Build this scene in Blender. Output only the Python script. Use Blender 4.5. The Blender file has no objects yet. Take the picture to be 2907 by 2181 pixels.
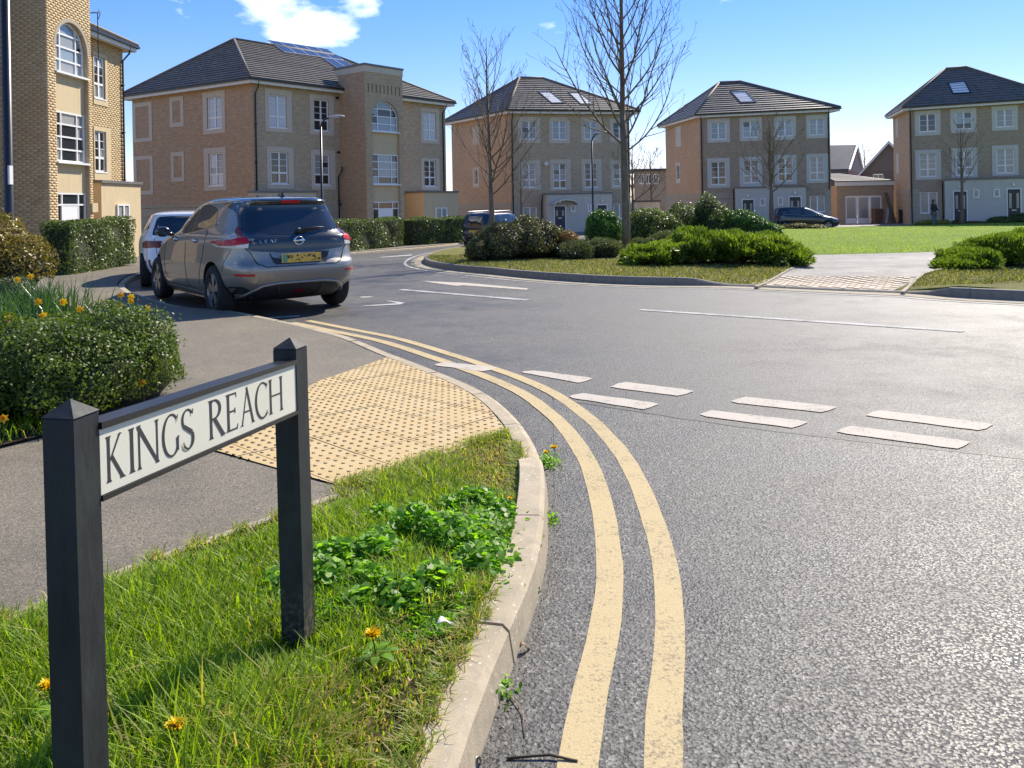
import bpy, bmesh, math, random
import numpy as np
from mathutils import Vector, Matrix
from mathutils.bvhtree import BVHTree
from mathutils.geometry import tessellate_polygon

random.seed(7); rng = np.random.default_rng(7)
scene = bpy.context.scene
COL = scene.collection
PI = math.pi
# ---------------------------------------------------------------- camera
EYE = Vector((0.0, 0.0, 1.45)); FOC = 2300.0; PX0, PY0 = 1453.5, 580.0; ROLL = 0.018
cam = bpy.data.cameras.new('camera'); cam_ob = bpy.data.objects.new('camera', cam); COL.objects.link(cam_ob)
cam.sensor_width = 36.0; cam.lens = FOC / 2907.0 * 36.0
cam.shift_y = (PY0 - 1090.5) / 2907.0
cam.clip_start = 0.05; cam.clip_end = 3000
RIGHT = Vector((math.cos(ROLL), 0, -math.sin(ROLL))); UP = Vector((math.sin(ROLL), 0, math.cos(ROLL))); FWD = Vector((0, 1, 0))
cam_ob.matrix_world = Matrix(((RIGHT.x, UP.x, -FWD.x, EYE.x), (RIGHT.y, UP.y, -FWD.y, EYE.y), (RIGHT.z, UP.z, -FWD.z, EYE.z), (0, 0, 0, 1)))
scene.camera = cam_ob
# ---------------------------------------------------------------- light
SUN_AZ, SUN_EL = math.radians(35), math.radians(42)      # azimuth clockwise from +Y
SUNDIR = Vector((math.sin(SUN_AZ) * math.cos(SUN_EL), math.cos(SUN_AZ) * math.cos(SUN_EL), math.sin(SUN_EL)))
world = bpy.data.worlds.new('World'); scene.world = world; world.use_nodes = True
wn, wl = world.node_tree.nodes, world.node_tree.links
bg = wn['Background']; bg.inputs['Strength'].default_value = 0.09
sky = wn.new('ShaderNodeTexSky'); sky.sky_type = 'NISHITA'; sky.sun_disc = False
sky.sun_elevation = SUN_EL; sky.sun_rotation = SUN_AZ; sky.air_density = 1.0; sky.dust_density = 0.05; sky.ozone_density = 4.0
tc = wn.new('ShaderNodeTexCoord')
def wmath(op, a, b=None, c=None, clamp=False):
    n = wn.new('ShaderNodeMath'); n.operation = op; n.use_clamp = clamp
    for i, v in enumerate((a, b, c)):
        if v is None: continue
        if isinstance(v, (int, float)): n.inputs[i].default_value = v
        else: wl.new(v, n.inputs[i])
    return n.outputs[0]
# scattered fair weather clouds, the same kind all round the sky
mp = wn.new('ShaderNodeMapping'); mp.inputs['Scale'].default_value = (1, 1, 2.2); wl.new(tc.outputs['Generated'], mp.inputs['Vector'])
nz = wn.new('ShaderNodeTexNoise'); nz.inputs['Scale'].default_value = 9.0; nz.inputs['Detail'].default_value = 9.0; nz.inputs['Roughness'].default_value = 0.58
wl.new(mp.outputs[0], nz.inputs['Vector'])
spots = None
for az, el, rad in ((-16.0, 14.8, .135), (-10.6, 15.3, .06), (-52, 22, .2), (15, 34, .2), (60, 30, .16), (100, 24, .22), (150, 28, .25), (200, 20, .2), (250, 30, .25), (-40, 45, .2), (300, 40, .2), (-75, 12, .15)):
    a, e = math.radians(az), math.radians(el)
    vd = wn.new('ShaderNodeVectorMath'); vd.operation = 'DISTANCE'; wl.new(tc.outputs['Generated'], vd.inputs[0])
    vd.inputs[1].default_value = (math.sin(a) * math.cos(e), math.cos(a) * math.cos(e), math.sin(e))
    f = wmath('SUBTRACT', 1.0, wmath('DIVIDE', vd.outputs['Value'], rad), clamp=True)
    spots = f if spots is None else wmath('MAXIMUM', spots, f)
cl = wmath('ADD', wmath('MULTIPLY', spots, 0.42), nz.outputs['Fac'])
cl = wmath('MULTIPLY', wmath('SUBTRACT', cl, 0.66), 3.6, clamp=True)
cmix = wn.new('ShaderNodeMixRGB'); wl.new(cl, cmix.inputs['Fac']); cmix.inputs['Color2'].default_value = (12.5, 12.6, 12.8, 1)
hs = wn.new('ShaderNodeHueSaturation'); hs.inputs['Saturation'].default_value = 1.5; hs.inputs['Value'].default_value = 1.0
wb = wn.new('ShaderNodeMixRGB'); wb.blend_type = 'MULTIPLY'; wb.inputs['Fac'].default_value = 1.0; wb.inputs['Color2'].default_value = (1.46, 1.30, 1.42, 1)
gm = wn.new('ShaderNodeGamma'); gm.inputs['Gamma'].default_value = .78; wl.new(sky.outputs[0], gm.inputs['Color']); wl.new(gm.outputs[0], wb.inputs['Color1']); wl.new(wb.outputs[0], hs.inputs['Color']); wl.new(hs.outputs[0], cmix.inputs['Color1']); wl.new(cmix.outputs[0], bg.inputs['Color'])
sl = bpy.data.lights.new('sun', 'SUN'); sl.energy = 3.75; sl.angle = math.radians(0.53); sl.color = (1.0, 0.91, 0.76)
sun = bpy.data.objects.new('sun', sl); COL.objects.link(sun)
sun.rotation_euler = (-SUNDIR).to_track_quat('-Z', 'Y').to_euler(); sun.location = (30, 40, 40)
vs = scene.view_settings; vs.view_transform = 'Standard'; vs.look = 'None'; vs.gamma = 1.0; vs.exposure = 1.1; vs.use_curve_mapping = False
scene.cycles.max_bounces = 8; scene.cycles.diffuse_bounces = 3; scene.cycles.glossy_bounces = 3; scene.cycles.transparent_max_bounces = 8
scene.cycles.caustics_reflective = False; scene.cycles.caustics_refractive = False

# ---------------------------------------------------------------- surveying helpers
def smooth(a, b, t):
    t = min(1, max(0, (t - a) / (b - a))); return t * t * (3 - 2 * t)
def G(x, y): return -0.5 * smooth(10, 45, y)              # the street falls gently away
def ray(px, py):
    return FWD + RIGHT * ((px - PX0) / FOC) + UP * (-(py - PY0) / FOC)
def gp(px, py, dz=0.0):
    d = ray(px, py); t = 3.0
    for _ in range(60):
        h = EYE.z - (G(0, d.y * t) + dz); nt = h / max(1e-6, -d.z)
        nt = min(nt, 400); t = 0.5 * t + 0.5 * nt
    return Vector((d.x * t, d.y * t, EYE.z + d.z * t))
def at(px, py, Y):
    d = ray(px, py); return EYE + d * (Y / d.y)
def xy(p): return (p[0], p[1])

# ---------------------------------------------------------------- object helpers
def link(name, me, mats=None, parent=None, kind=None):
    o = bpy.data.objects.new(name, me); COL.objects.link(o)
    if mats is not None and me is not None and len(me.materials) == 0:
        for m in (mats if isinstance(mats, (list, tuple)) else [mats]): me.materials.append(m)
    if parent is not None:
        o.parent = parent
        if parent.type == 'EMPTY' and parent.parent is None and not parent.get('_local'):
            o.matrix_parent_inverse = Matrix.Translation(-parent.location)
    if kind: o['kind'] = kind
    return o
def tag(o, label, cat, group=None):
    o['label'] = label; o['category'] = cat
    if group: o['group'] = group
    return o
def thing(name, loc, label, cat, group=None):
    o = bpy.data.objects.new(name, None); COL.objects.link(o); o.location = loc; o.empty_display_size = .2
    return tag(o, label, cat, group)
def local_thing(name, loc, rotz, label, cat, group=None, tilt=(0, 0)):
    o = thing(name, loc, label, cat, group); o['_local'] = 1; o.rotation_euler = (tilt[0], tilt[1], rotz); return o
def me_from(verts, faces, smooth_=False, name='m'):
    me = bpy.data.meshes.new(name); me.from_pydata([tuple(v) for v in verts], [], faces); me.update()
    if smooth_: me.polygons.foreach_set('use_smooth', [True] * len(me.polygons))
    return me
def bm_me(bm, smooth_=False, recalc=True):
    if recalc: bmesh.ops.recalc_face_normals(bm, faces=bm.faces[:])
    me = bpy.data.meshes.new('m'); bm.to_mesh(me); bm.free()
    if smooth_: me.polygons.foreach_set('use_smooth', [True] * len(me.polygons))
    return me
class MB:
    """collects simple shapes for one mesh"""
    def __init__(s): s.v = []; s.f = []; s.uv = None
    def quad(s, a, b, c, d):
        n = len(s.v); s.v += [tuple(a), tuple(b), tuple(c), tuple(d)]; s.f.append((n, n+1, n+2, n+3)); return s
    def poly(s, pts):
        n = len(s.v); s.v += [tuple(p) for p in pts]; s.f.append(tuple(range(n, n+len(pts)))); return s
    def hexa(s, p):                      # 8 points: bottom 4, top 4
        n = len(s.v); s.v += [tuple(q) for q in p]
        for f in ((3,2,1,0),(4,5,6,7),(0,1,5,4),(1,2,6,5),(2,3,7,6),(3,0,4,7)): s.f.append(tuple(n+i for i in f))
        return s
    def box(s, c, d):
        x, y, z = c; a, b, h = d[0]/2, d[1]/2, d[2]/2
        return s.hexa([(x-a,y-b,z-h),(x+a,y-b,z-h),(x+a,y+b,z-h),(x-a,y+b,z-h),(x-a,y-b,z+h),(x+a,y-b,z+h),(x+a,y+b,z+h),(x-a,y+b,z+h)])
    def tube(s, pts, r, n=8, cap=True):
        pts = [Vector(p) for p in pts]; rs = r if isinstance(r, (list, tuple)) else [r]*len(pts); base = len(s.v)
        prev = None
        for i, p in enumerate(pts):
            t = (pts[min(i+1, len(pts)-1)] - pts[max(i-1, 0)]).normalized()
            if prev is None: a = t.orthogonal().normalized()
            else: a = (prev - t * prev.dot(t)).normalized()
            prev = a; b = t.cross(a)
            for k in range(n):
                q = p + (a*math.cos(2*PI*k/n) + b*math.sin(2*PI*k/n)) * rs[i]; s.v.append(tuple(q))
        for i in range(len(pts)-1):
            for k in range(n):
                s.f.append((base+i*n+k, base+i*n+(k+1)%n, base+(i+1)*n+(k+1)%n, base+(i+1)*n+k))
        if cap:
            s.f.append(tuple(base+k for k in range(n))[::-1]); s.f.append(tuple(base+(len(pts)-1)*n+k for k in range(n)))
        return s
    def lathe(s, prof, c=(0,0,0), n=16, axis='z'):
        base = len(s.v)
        for r, h in prof:
            for k in range(n):
                a = 2*PI*k/n; p = (r*math.cos(a), r*math.sin(a), h)
                if axis == 'y': p = (p[0], p[2], p[1])
                if axis == 'x': p = (p[2], p[0], p[1])
                s.v.append((c[0]+p[0], c[1]+p[1], c[2]+p[2]))
        for i in range(len(prof)-1):
            for k in range(n): s.f.append((base+i*n+k, base+i*n+(k+1)%n, base+(i+1)*n+(k+1)%n, base+(i+1)*n+k))
        return s
    def me(s, smooth_=False): return me_from(s.v, s.f, smooth_)
    def build(s, name, mat, parent=None, smooth_=False, kind=None, fix=True):
        me = s.me(False)
        if fix:
            bm = bmesh.new(); bm.from_mesh(me); bmesh.ops.recalc_face_normals(bm, faces=bm.faces[:]); bm.to_mesh(me); bm.free()
        if smooth_: me.polygons.foreach_set('use_smooth', [True]*len(me.polygons))
        return link(name, me, mat, parent, kind)
def np_mesh(V, F, tint=None, smooth_=False):
    """V (n,3), F (m,k) numpy -> mesh, optional per vertex tint"""
    me = bpy.data.meshes.new('m'); n, m, k = len(V), len(F), F.shape[1]
    me.vertices.add(n); me.vertices.foreach_set('co', np.ascontiguousarray(V, dtype=np.float32).ravel())
    me.loops.add(m*k); me.loops.foreach_set('vertex_index', np.ascontiguousarray(F, dtype=np.int32).ravel())
    me.polygons.add(m); me.polygons.foreach_set('loop_start', np.arange(0, m*k, k, dtype=np.int32))
    if smooth_: me.polygons.foreach_set('use_smooth', np.ones(m, dtype=bool))
    if tint is not None:
        at_ = me.attributes.new('tint', 'FLOAT', 'POINT'); at_.data.foreach_set('value', np.ascontiguousarray(tint, dtype=np.float32))
    me.update(calc_edges=True); me.validate(); return me

# ---------------------------------------------------------------- materials
class NT:
    def __init__(s, name):
        s.m = bpy.data.materials.new(name); s.m.use_nodes = True; s.n = s.m.node_tree.nodes; s.l = s.m.node_tree.links
        s.p = s.n['Principled BSDF']; s.out = s.n['Material Output']
        s.co = s.n.new('ShaderNodeTexCoord')
    def node(s, t, **kw):
        n = s.n.new(t)
        for k, v in kw.items():
            if k in n.inputs: n.inputs[k].default_value = v
            else: setattr(n, k, v)
        return n
    def put(s, sock, v):
        if isinstance(v, bpy.types.NodeSocket): s.l.new(v, sock)
        else: sock.default_value = v
    def noise(s, scale, detail=4, rough=.55, vec=None, stretch=None):
        n = s.node('ShaderNodeTexNoise', Scale=scale, Detail=detail, Roughness=rough)
        src = vec or s.co.outputs['Object']
        if stretch:
            m = s.node('ShaderNodeMapping'); m.inputs['Scale'].default_value = stretch; s.l.new(src, m.inputs[0]); src = m.outputs[0]
        s.l.new(src, n.inputs['Vector']); return n.outputs['Fac']
    def voro(s, scale, feat='F1', vec=None):
        n = s.node('ShaderNodeTexVoronoi', Scale=scale); n.feature = feat
        s.l.new(vec or s.co.outputs['Object'], n.inputs['Vector']); return n
    def math(s, op, a, b=0.0, clamp=False):
        n = s.node('ShaderNodeMath'); n.operation = op; n.use_clamp = clamp; s.put(n.inputs[0], a); s.put(n.inputs[1], b); return n.outputs[0]
    def ramp(s, fac, stops, interp='LINEAR'):
        n = s.node('ShaderNodeValToRGB'); n.color_ramp.interpolation = interp; e = n.color_ramp.elements
        while len(e) < len(stops): e.new(0.5)
        for i, (p, c) in enumerate(stops):
            e[i].position = p; e[i].color = (c[0], c[1], c[2], 1) if isinstance(c, (tuple, list)) else (c, c, c, 1)
        s.put(n.inputs[0], fac); return n.outputs[0]
    def mix(s, fac, a, b, mode='MIX'):
        n = s.node('ShaderNodeMixRGB'); n.blend_type = mode
        s.put(n.inputs[0], fac)
        for i, c in ((1, a), (2, b)):
            s.put(n.inputs[i], c if isinstance(c, bpy.types.NodeSocket) else ((c[0], c[1], c[2], 1) if isinstance(c, (tuple, list)) else (c, c, c, 1)))
        return n.outputs[0]
    def bump(s, h, strength=.3, dist=.01):
        n = s.node('ShaderNodeBump', Strength=strength, Distance=dist); s.l.new(h, n.inputs['Height']); s.l.new(n.outputs[0], s.p.inputs['Normal']); return n
    def set(s, color=None, rough=None, metal=None, spec=None, coat=None):
        if color is not None: s.put(s.p.inputs['Base Color'], color if isinstance(color, bpy.types.NodeSocket) else (*color, 1))
        if rough is not None: s.put(s.p.inputs['Roughness'], rough)
        if metal is not None: s.put(s.p.inputs['Metallic'], metal)
        if spec is not None: s.put(s.p.inputs['Specular IOR Level'], spec)
        if coat is not None: s.p.inputs['Coat Weight'].default_value = coat; s.p.inputs['Coat Roughness'].default_value = .03
        return s
def plain(name, c, rough=.6, var=.12, scale=6, bump=0, metal=0, spec=.5, coat=None, bscale=60):
    t = NT(name); n = t.noise(scale, 5)
    lo = tuple(v*(1-var) for v in c); hi = tuple(min(1, v*(1+var)) for v in c)
    t.set(t.ramp(n, [(.3, lo), (.7, hi)]), rough, metal, spec, coat)
    if bump: t.bump(t.noise(bscale, 3), bump, .004)
    return t.m
M = {}
def asphalt(name, c, stone, rough, bumpd, patch=.25, speck=.5):
    t = NT(name); v = t.voro(stone); v2 = t.voro(stone*.9)
    big = t.noise(.45, 6, .65, stretch=(.6, 1.6, 1)); mid = t.noise(2.6, 6, .7); fine = t.noise(stone*1.1, 3, .6)
    stones = t.ramp(v.outputs['Color'], [(.15, tuple(q*(1-speck*.7) for q in c)), (.75, tuple(q*(1+speck*.6) for q in c)), (1, tuple(q*(1+speck*2.6) for q in c))])
    c2 = t.ramp(t.math('MULTIPLY', t.math('ADD', big, mid), .5), [(.36, 1-patch*.75), (.5, 1.0), (.64, 1+patch*.6)])
    col = t.mix(1, stones, c2, 'MULTIPLY')
    t.set(col, t.ramp(t.math('MULTIPLY', t.math('ADD', big, mid), .5), [(.38, rough-.10), (.62, rough+.12)]), 0, .5)
    pit = t.math('ADD', t.math('MULTIPLY', t.math('SUBTRACT', 1.0, v2.outputs['Distance']), .55), t.math('MULTIPLY', fine, .75))
    h = t.math('ADD', t.ramp(pit, [(.34, 0), (.66, 1)]), t.math('MULTIPLY', v.outputs['Distance'], .35))
    col = t.mix(t.ramp(pit, [(.36, 1), (.60, 0)]), col, tuple(q*.18 for q in c)); t.put(t.p.inputs['Base Color'], col)
    t.bump(h, .55, bumpd); return t.m
M['road'] = asphalt('asphalt road', (.074, .070, .063), 120, .58, .0048, .65, .8)
M['road_side'] = asphalt('asphalt junction mouth', (.070, .066, .058), 100, .53, .0060, .8, 1.0)
M['path'] = asphalt('tarmac footway', (.165, .141, .102), 150, .75, .0025, .35, .35)
M['path_far'] = asphalt('tarmac park path', (.19, .18, .165), 120, .75, .003, .15, .3)
def paint(name, c, wear=.5, dirt=(.2, .19, .17)):
    t = NT(name); n = t.noise(90, 4, .7); big = t.noise(3.0, 6, .7); s = t.noise(22, 4, .7)
    w = t.math('ADD', t.math('MULTIPLY', n, .5), t.math('ADD', t.math('MULTIPLY', big, .3), t.math('MULTIPLY', s, .2)))
    col = t.mix(t.ramp(s, [(.35, 0), (.75, .35)]), c, tuple(q*.72 for q in c))
    col = t.mix(t.ramp(w, [(wear, 1), (wear+.07, 0)]), col, dirt)
    t.set(col, .75, 0, .2); t.bump(t.math('ADD', n, t.voro(110).outputs['Distance']), .35, .0025); return t.m
M['yellow'] = paint('yellow line paint', (.50, .395, .215), .41, (.24, .20, .13))
M['white_mark'] = paint('white thermoplastic', (.50, .445, .375), .41, (.22, .2, .18))
M['worn_mark'] = paint('worn white paint', (.50, .49, .46), .44, (.12, .12, .12))
M['faint_yellow'] = paint('faint yellow paint', (.34, .30, .2), .46, (.11, .11, .105))
def concrete(name, c, spots=True):
    t = NT(name); n = t.noise(14, 6, .65); f = t.noise(160, 3)
    col = t.ramp(n, [(.28, tuple(q*.74 for q in c)), (.55, c), (.75, tuple(min(1, q*1.12) for q in c))])
    if spots:
        v = t.voro(38); k = t.math('ADD', v.outputs['Distance'], t.math('MULTIPLY', t.noise(60, 3), .35))
        col = t.mix(t.math('MULTIPLY', t.ramp(k, [(.30, 1), (.36, 0)]), t.ramp(t.noise(4, 3), [(.38, 0), (.52, .9)])), col, (.66, .60, .48))
        col = t.mix(t.ramp(t.noise(7, 5, .7), [(.5, 0), (.72, .6)]), col, (.17, .15, .10))
    t.set(col, .85, 0, .3); t.bump(t.math('ADD', n, t.math('MULTIPLY', f, .5)), .5, .005); return t.m
M['kerb'] = concrete('kerb concrete', (.43, .36, .255))
M['kerb_far'] = concrete('weathered kerb', (.22, .20, .165), False)
M['edging'] = concrete('edging concrete', (.36, .31, .23), False)
def attr_tint(t, name='tint'):
    n = t.node('ShaderNodeAttribute'); n.attribute_name = name; return n.outputs['Fac']
def leafmat(name, stops, rough=.45, trans=.35, tcol=None, spec=.5):
    t = NT(name); a = attr_tint(t); col = t.ramp(a, stops)
    t.set(col, rough, 0, spec)
    if trans:
        tr = t.node('ShaderNodeBsdfTranslucent'); k = t.mix(1, col, tcol or (1.5, 1.6, .7), 'MULTIPLY'); t.l.new(k, tr.inputs['Color'])
        mx = t.node('ShaderNodeMixShader'); mx.inputs[0].default_value = trans
        t.l.new(t.p.outputs[0], mx.inputs[1]); t.l.new(tr.outputs[0], mx.inputs[2]); t.l.new(mx.outputs[0], t.out.inputs[0])
    return t.m
M['grass_blade'] = leafmat('grass blades', [(0, (.13, .22, .008)), (.55, (.25, .39, .014)), (.84, (.35, .45, .03)), (.88, (.36, .31, .10)), (1, (.46, .38, .16))], .55, .5, (1.6, 1.5, .5))
M['grass_dry'] = leafmat('rough island turf', [(0, (.10, .13, .018)), (.55, (.18, .20, .03)), (.84, (.25, .25, .06)), (.88, (.34, .29, .12)), (1, (.42, .36, .18))], .6, .4, (1.4, 1.4, .6))
M['clover'] = leafmat('broad weed leaves', [(0, (.09, .20, .012)), (.6, (.18, .37, .02)), (1, (.27, .46, .035))], .5, .5)
M['leaf_gloss'] = leafmat('glossy dark leaves', [(0, (.045, .08, .012)), (.6, (.10, .15, .022)), (1, (.21, .26, .045))], .5, .36, spec=.45)
M['leaf_hedge'] = leafmat('laurel hedge leaves', [(0, (.04, .07, .014)), (.6, (.085, .13, .022)), (1, (.17, .21, .05))], .42, .32, spec=.5)
M['leaf_olive'] = leafmat('olive bronze leaves', [(0, (.08, .07, .018)), (.5, (.16, .13, .028)), (1, (.30, .22, .05))], .4, .35)
M['leaf_brown'] = leafmat('dull evergreen leaves', [(0, (.065, .07, .024)), (.6, (.14, .13, .042)), (.9, (.23, .18, .06)), (1, (.32, .23, .08))], .42, .3)
M['leaf_grey'] = leafmat('grey green needles', [(0, (.07, .085, .04)), (.7, (.13, .15, .072)), (1, (.2, .22, .12))], .5, .25)
M['leaf_orange'] = leafmat('orange spring leaves', [(0, (.14, .07, .02)), (.6, (.28, .15, .04)), (1, (.36, .24, .08))], .5, .35)
M['leaf_deep'] = leafmat('deep green leaves', [(0, (.03, .085, .012)), (.7, (.065, .165, .02)), (1, (.12, .24, .03))], .4, .35)
M['leaf_mid'] = leafmat('mid green leaves', [(0, (.05, .08, .018)), (.6, (.10, .14, .03)), (1, (.18, .21, .05))], .42, .35)
M['leaf_juniper'] = leafmat('bright juniper sprays', [(0, (.045, .085, .008)), (.5, (.125, .19, .016)), (1, (.28, .34, .04))], .45, .4)
M['leaf_yellow'] = leafmat('yellow green leaves', [(0, (.12, .15, .02)), (1, (.38, .36, .05))], .45, .35)
M['daff_leaf'] = leafmat('daffodil leaves', [(0, (.03, .085, .02)), (1, (.09, .17, .04))], .35, .3)
M['petal'] = leafmat('yellow petals', [(0, (.85, .55, .01)), (1, (.88, .70, .02))], .5, .3, (1, .95, .3))
M['petal_orange'] = leafmat('orange yellow trumpets', [(0, (.80, .30, .01)), (1, (.85, .42, .02))], .5, .25, (1, .8, .4))
M['petal_pink'] = leafmat('pink petals', [(0, (.55, .20, .20)), (1, (.7, .35, .33))], .5, .25, (1, .8, .8))
def barkmat(name, c):
    t = NT(name); n = t.noise(9, 6, .7, stretch=(1, 1, .25)); t.set(t.ramp(n, [(.3, tuple(q*.55 for q in c)), (.7, tuple(q*1.3 for q in c))]), .85, 0, .3)
    t.bump(t.noise(40, 4, stretch=(1, 1, .2)), .5, .01); return t.m
M['bark'] = barkmat('tree bark', (.17, .14, .10)); M['twig'] = barkmat('twig bark', (.17, .13, .09)); M['stem'] = barkmat('shrub stems', (.07, .055, .035))
def lawn(name, a, b, d, sc=1.0):
    t = NT(name); n = t.noise(1.2*sc, 6, .7); f = t.noise(28, 5, .75); g = t.noise(9, 5, .7)
    col = t.mix(t.ramp(t.math('ADD', t.math('MULTIPLY', f, .5), t.math('MULTIPLY', n, .5)), [(.35, 0), (.65, 1)]), a, b)
    col = t.mix(t.ramp(g, [(.58, 0), (.72, .7)]), col, d)
    t.set(col, .85, 0, .2); t.bump(t.math('ADD', f, t.math('MULTIPLY', g, 1.5)), 1, .05); return t.m
M['lawn'] = lawn('mown park lawn', (.13, .205, .012), (.205, .29, .018), (.10, .155, .015))
M['island_grass'] = lawn('rough island grass', (.135, .145, .025), (.24, .22, .055), (.085, .08, .02))
M['soil'] = lawn('soil under grass', (.06, .06, .018), (.10, .085, .035), (.035, .03, .016), 4)
M['bed'] = lawn('planting bed soil', (.04, .03, .02), (.075, .06, .035), (.03, .045, .015), 3)
M['terrain'] = lawn('far ground', (.07, .09, .03), (.10, .12, .04), (.08, .07, .04), .2)
# ================================================================ ground, roads, kerbs, markings
def catmull(pts, step=.12, closed=False):
    P = [Vector((p[0], p[1])) for p in pts]; out = []
    for i in range(len(P)-1):
        p0, p1, p2, p3 = P[max(0, i-1)], P[i], P[i+1], P[min(len(P)-1, i+2)]
        n = max(2, int((p2-p1).length/step))
        for k in range(n):
            t = k/n
            out.append(0.5*((2*p1)+(p2-p0)*t+(2*p0-5*p1+4*p2-p3)*t*t+(3*p1-p0-3*p2+p3)*t**3))
    out.append(P[-1]); return out
def lefts(path):
    N = []
    for i in range(len(path)):
        t = (path[min(i+1, len(path)-1)]-path[max(i-1, 0)]).normalized(); N.append(Vector((-t.y, t.x)))
    return N
def offset(path, d):
    return [p+n*d for p, n in zip(path, lefts(path))]
def sheet(name, poly, dz, mat, cell=.8, parent=None, kind='structure', region=None):
    """flat patch of ground draped on the terrain; dz is a number or function of x, y"""
    bm = bmesh.new(); vs_ = [bm.verts.new((p[0], p[1], 0)) for p in poly]
    for t in tessellate_polygon([[Vector((p[0], p[1], 0)) for p in poly]]):
        try: bm.faces.new([vs_[i] for i in t])
        except ValueError: pass
    xs = [p[0] for p in poly]; ys = [p[1] for p in poly]
    r = region or (max(min(xs), -40), min(max(xs), 45), max(min(ys), -3), min(max(ys), 62))
    for ax, lo, hi in ((0, r[0], r[1]), (1, r[2], r[3])):
        k = lo
        while k < hi:
            no = (1, 0, 0) if ax == 0 else (0, 1, 0); co = (k, 0, 0) if ax == 0 else (0, k, 0)
            bmesh.ops.bisect_plane(bm, geom=bm.verts[:]+bm.edges[:]+bm.faces[:], dist=1e-5, plane_co=co, plane_no=no); k += cell
    for v in bm.verts:
        v.co.z = G(v.co.x, v.co.y) + (dz(v.co.x, v.co.y) if callable(dz) else dz)
    bmesh.ops.recalc_face_normals(bm, faces=bm.faces[:])
    for f in bm.faces:
        if f.normal.z < 0: f.normal_flip()
    me = bm_me(bm, recalc=False); return link(name, me, mat, parent, kind if parent is None else None)
def strip(name, path, d0, d1, dz, mat, parent):
    a, b = offset(path, d0), offset(path, d1); V = []; F = []
    if 'line' in name:
        e = random.random()*9
        for i, q in enumerate(lefts(path)): a[i] = a[i]+q*(.0012*math.sin(i*.9+e)+random.uniform(-.0022, .0022)); b[i] = b[i]+q*(.0012*math.sin(i*.7+e*2)+random.uniform(-.0022, .0022))
    for i in range(len(path)):
        for q in (a[i], b[i]): V.append((q.x, q.y, G(q.x, q.y)+dz))
    for i in range(len(path)-1): F.append((2*i, 2*i+2, 2*i+3, 2*i+1))
    bm = bmesh.new(); me = me_from(V, F); bm.from_mesh(me)
    for f in bm.faces:
        f.normal_update()
        if f.normal.z < 0: f.normal_flip()
    bm.to_mesh(me); bm.free(); return link(name, me, mat, parent)

ground = sheet('ground', [(-700, -300), (700, -300), (700, 1500), (-700, 1500)], -.09, M['terrain'], 3, region=(-60, 60, 0, 66))
road = sheet('road', [(-60, -14), (60, -14), (60, 80), (-60, 80)], 0, M['road'], 1.5)

# ---- near corner kerb, as surveyed along its foot (near end first)
foot = [gp(*p) for p in ((1240, 2600), (1300, 2360), (1351, 2181), (1395, 2050), (1440, 1925), (1490, 1808), (1530, 1690), (1549, 1598), (1556, 1490), (1554, 1401), (1541, 1328), (1515, 1262), (1470, 1196), (1400, 1133), (1320, 1090), (1240, 1057), (1160, 1026), (1020, 978), (900, 951), (764, 921), (640, 897))]
foot += [Vector(p) for p in ((-4.72, 11.55), (-5.6, 12.65), (-6.6, 14.0), (-7.6, 15.9), (-8.5, 18.5), (-8.9, 21.5), (-8.3, 25.2), (-6.0, 29.6), (-4.1, 34.0), (-2.7, 38.7), (-1.9, 44.0), (-1.6, 50.0))]
KP = catmull(foot, .1)
KS = [0]
for i in range(1, len(KP)): KS.append(KS[-1]+(KP[i]-KP[i-1]).length)
def s_near(p):
    return KS[min(range(len(KP)), key=lambda i: (KP[i]-Vector((p[0], p[1]))).length_squared)]
S_DROP0, S_DROP1 = s_near(gp(1522, 1275)), s_near(gp(1235, 1055)); S_TACT1 = s_near(gp(1140, 1019))
S_LOW = s_near(gp(700, 908))
def upstand(s):
    if s < S_DROP0: return .025 + .095*smooth(0, .75, S_DROP0-s)
    if s < S_TACT1: return .025
    return .025 + .06*smooth(0, 2.0, s-S_TACT1)
DROP = [p for p, s in zip(KP, KS) if S_DROP0 <= s <= S_TACT1][::3]
def PH(x, y):
    d = min((p-Vector((x, y))).length for p in DROP); return .022 + .078*smooth(.1, 2.2, d)
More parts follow.
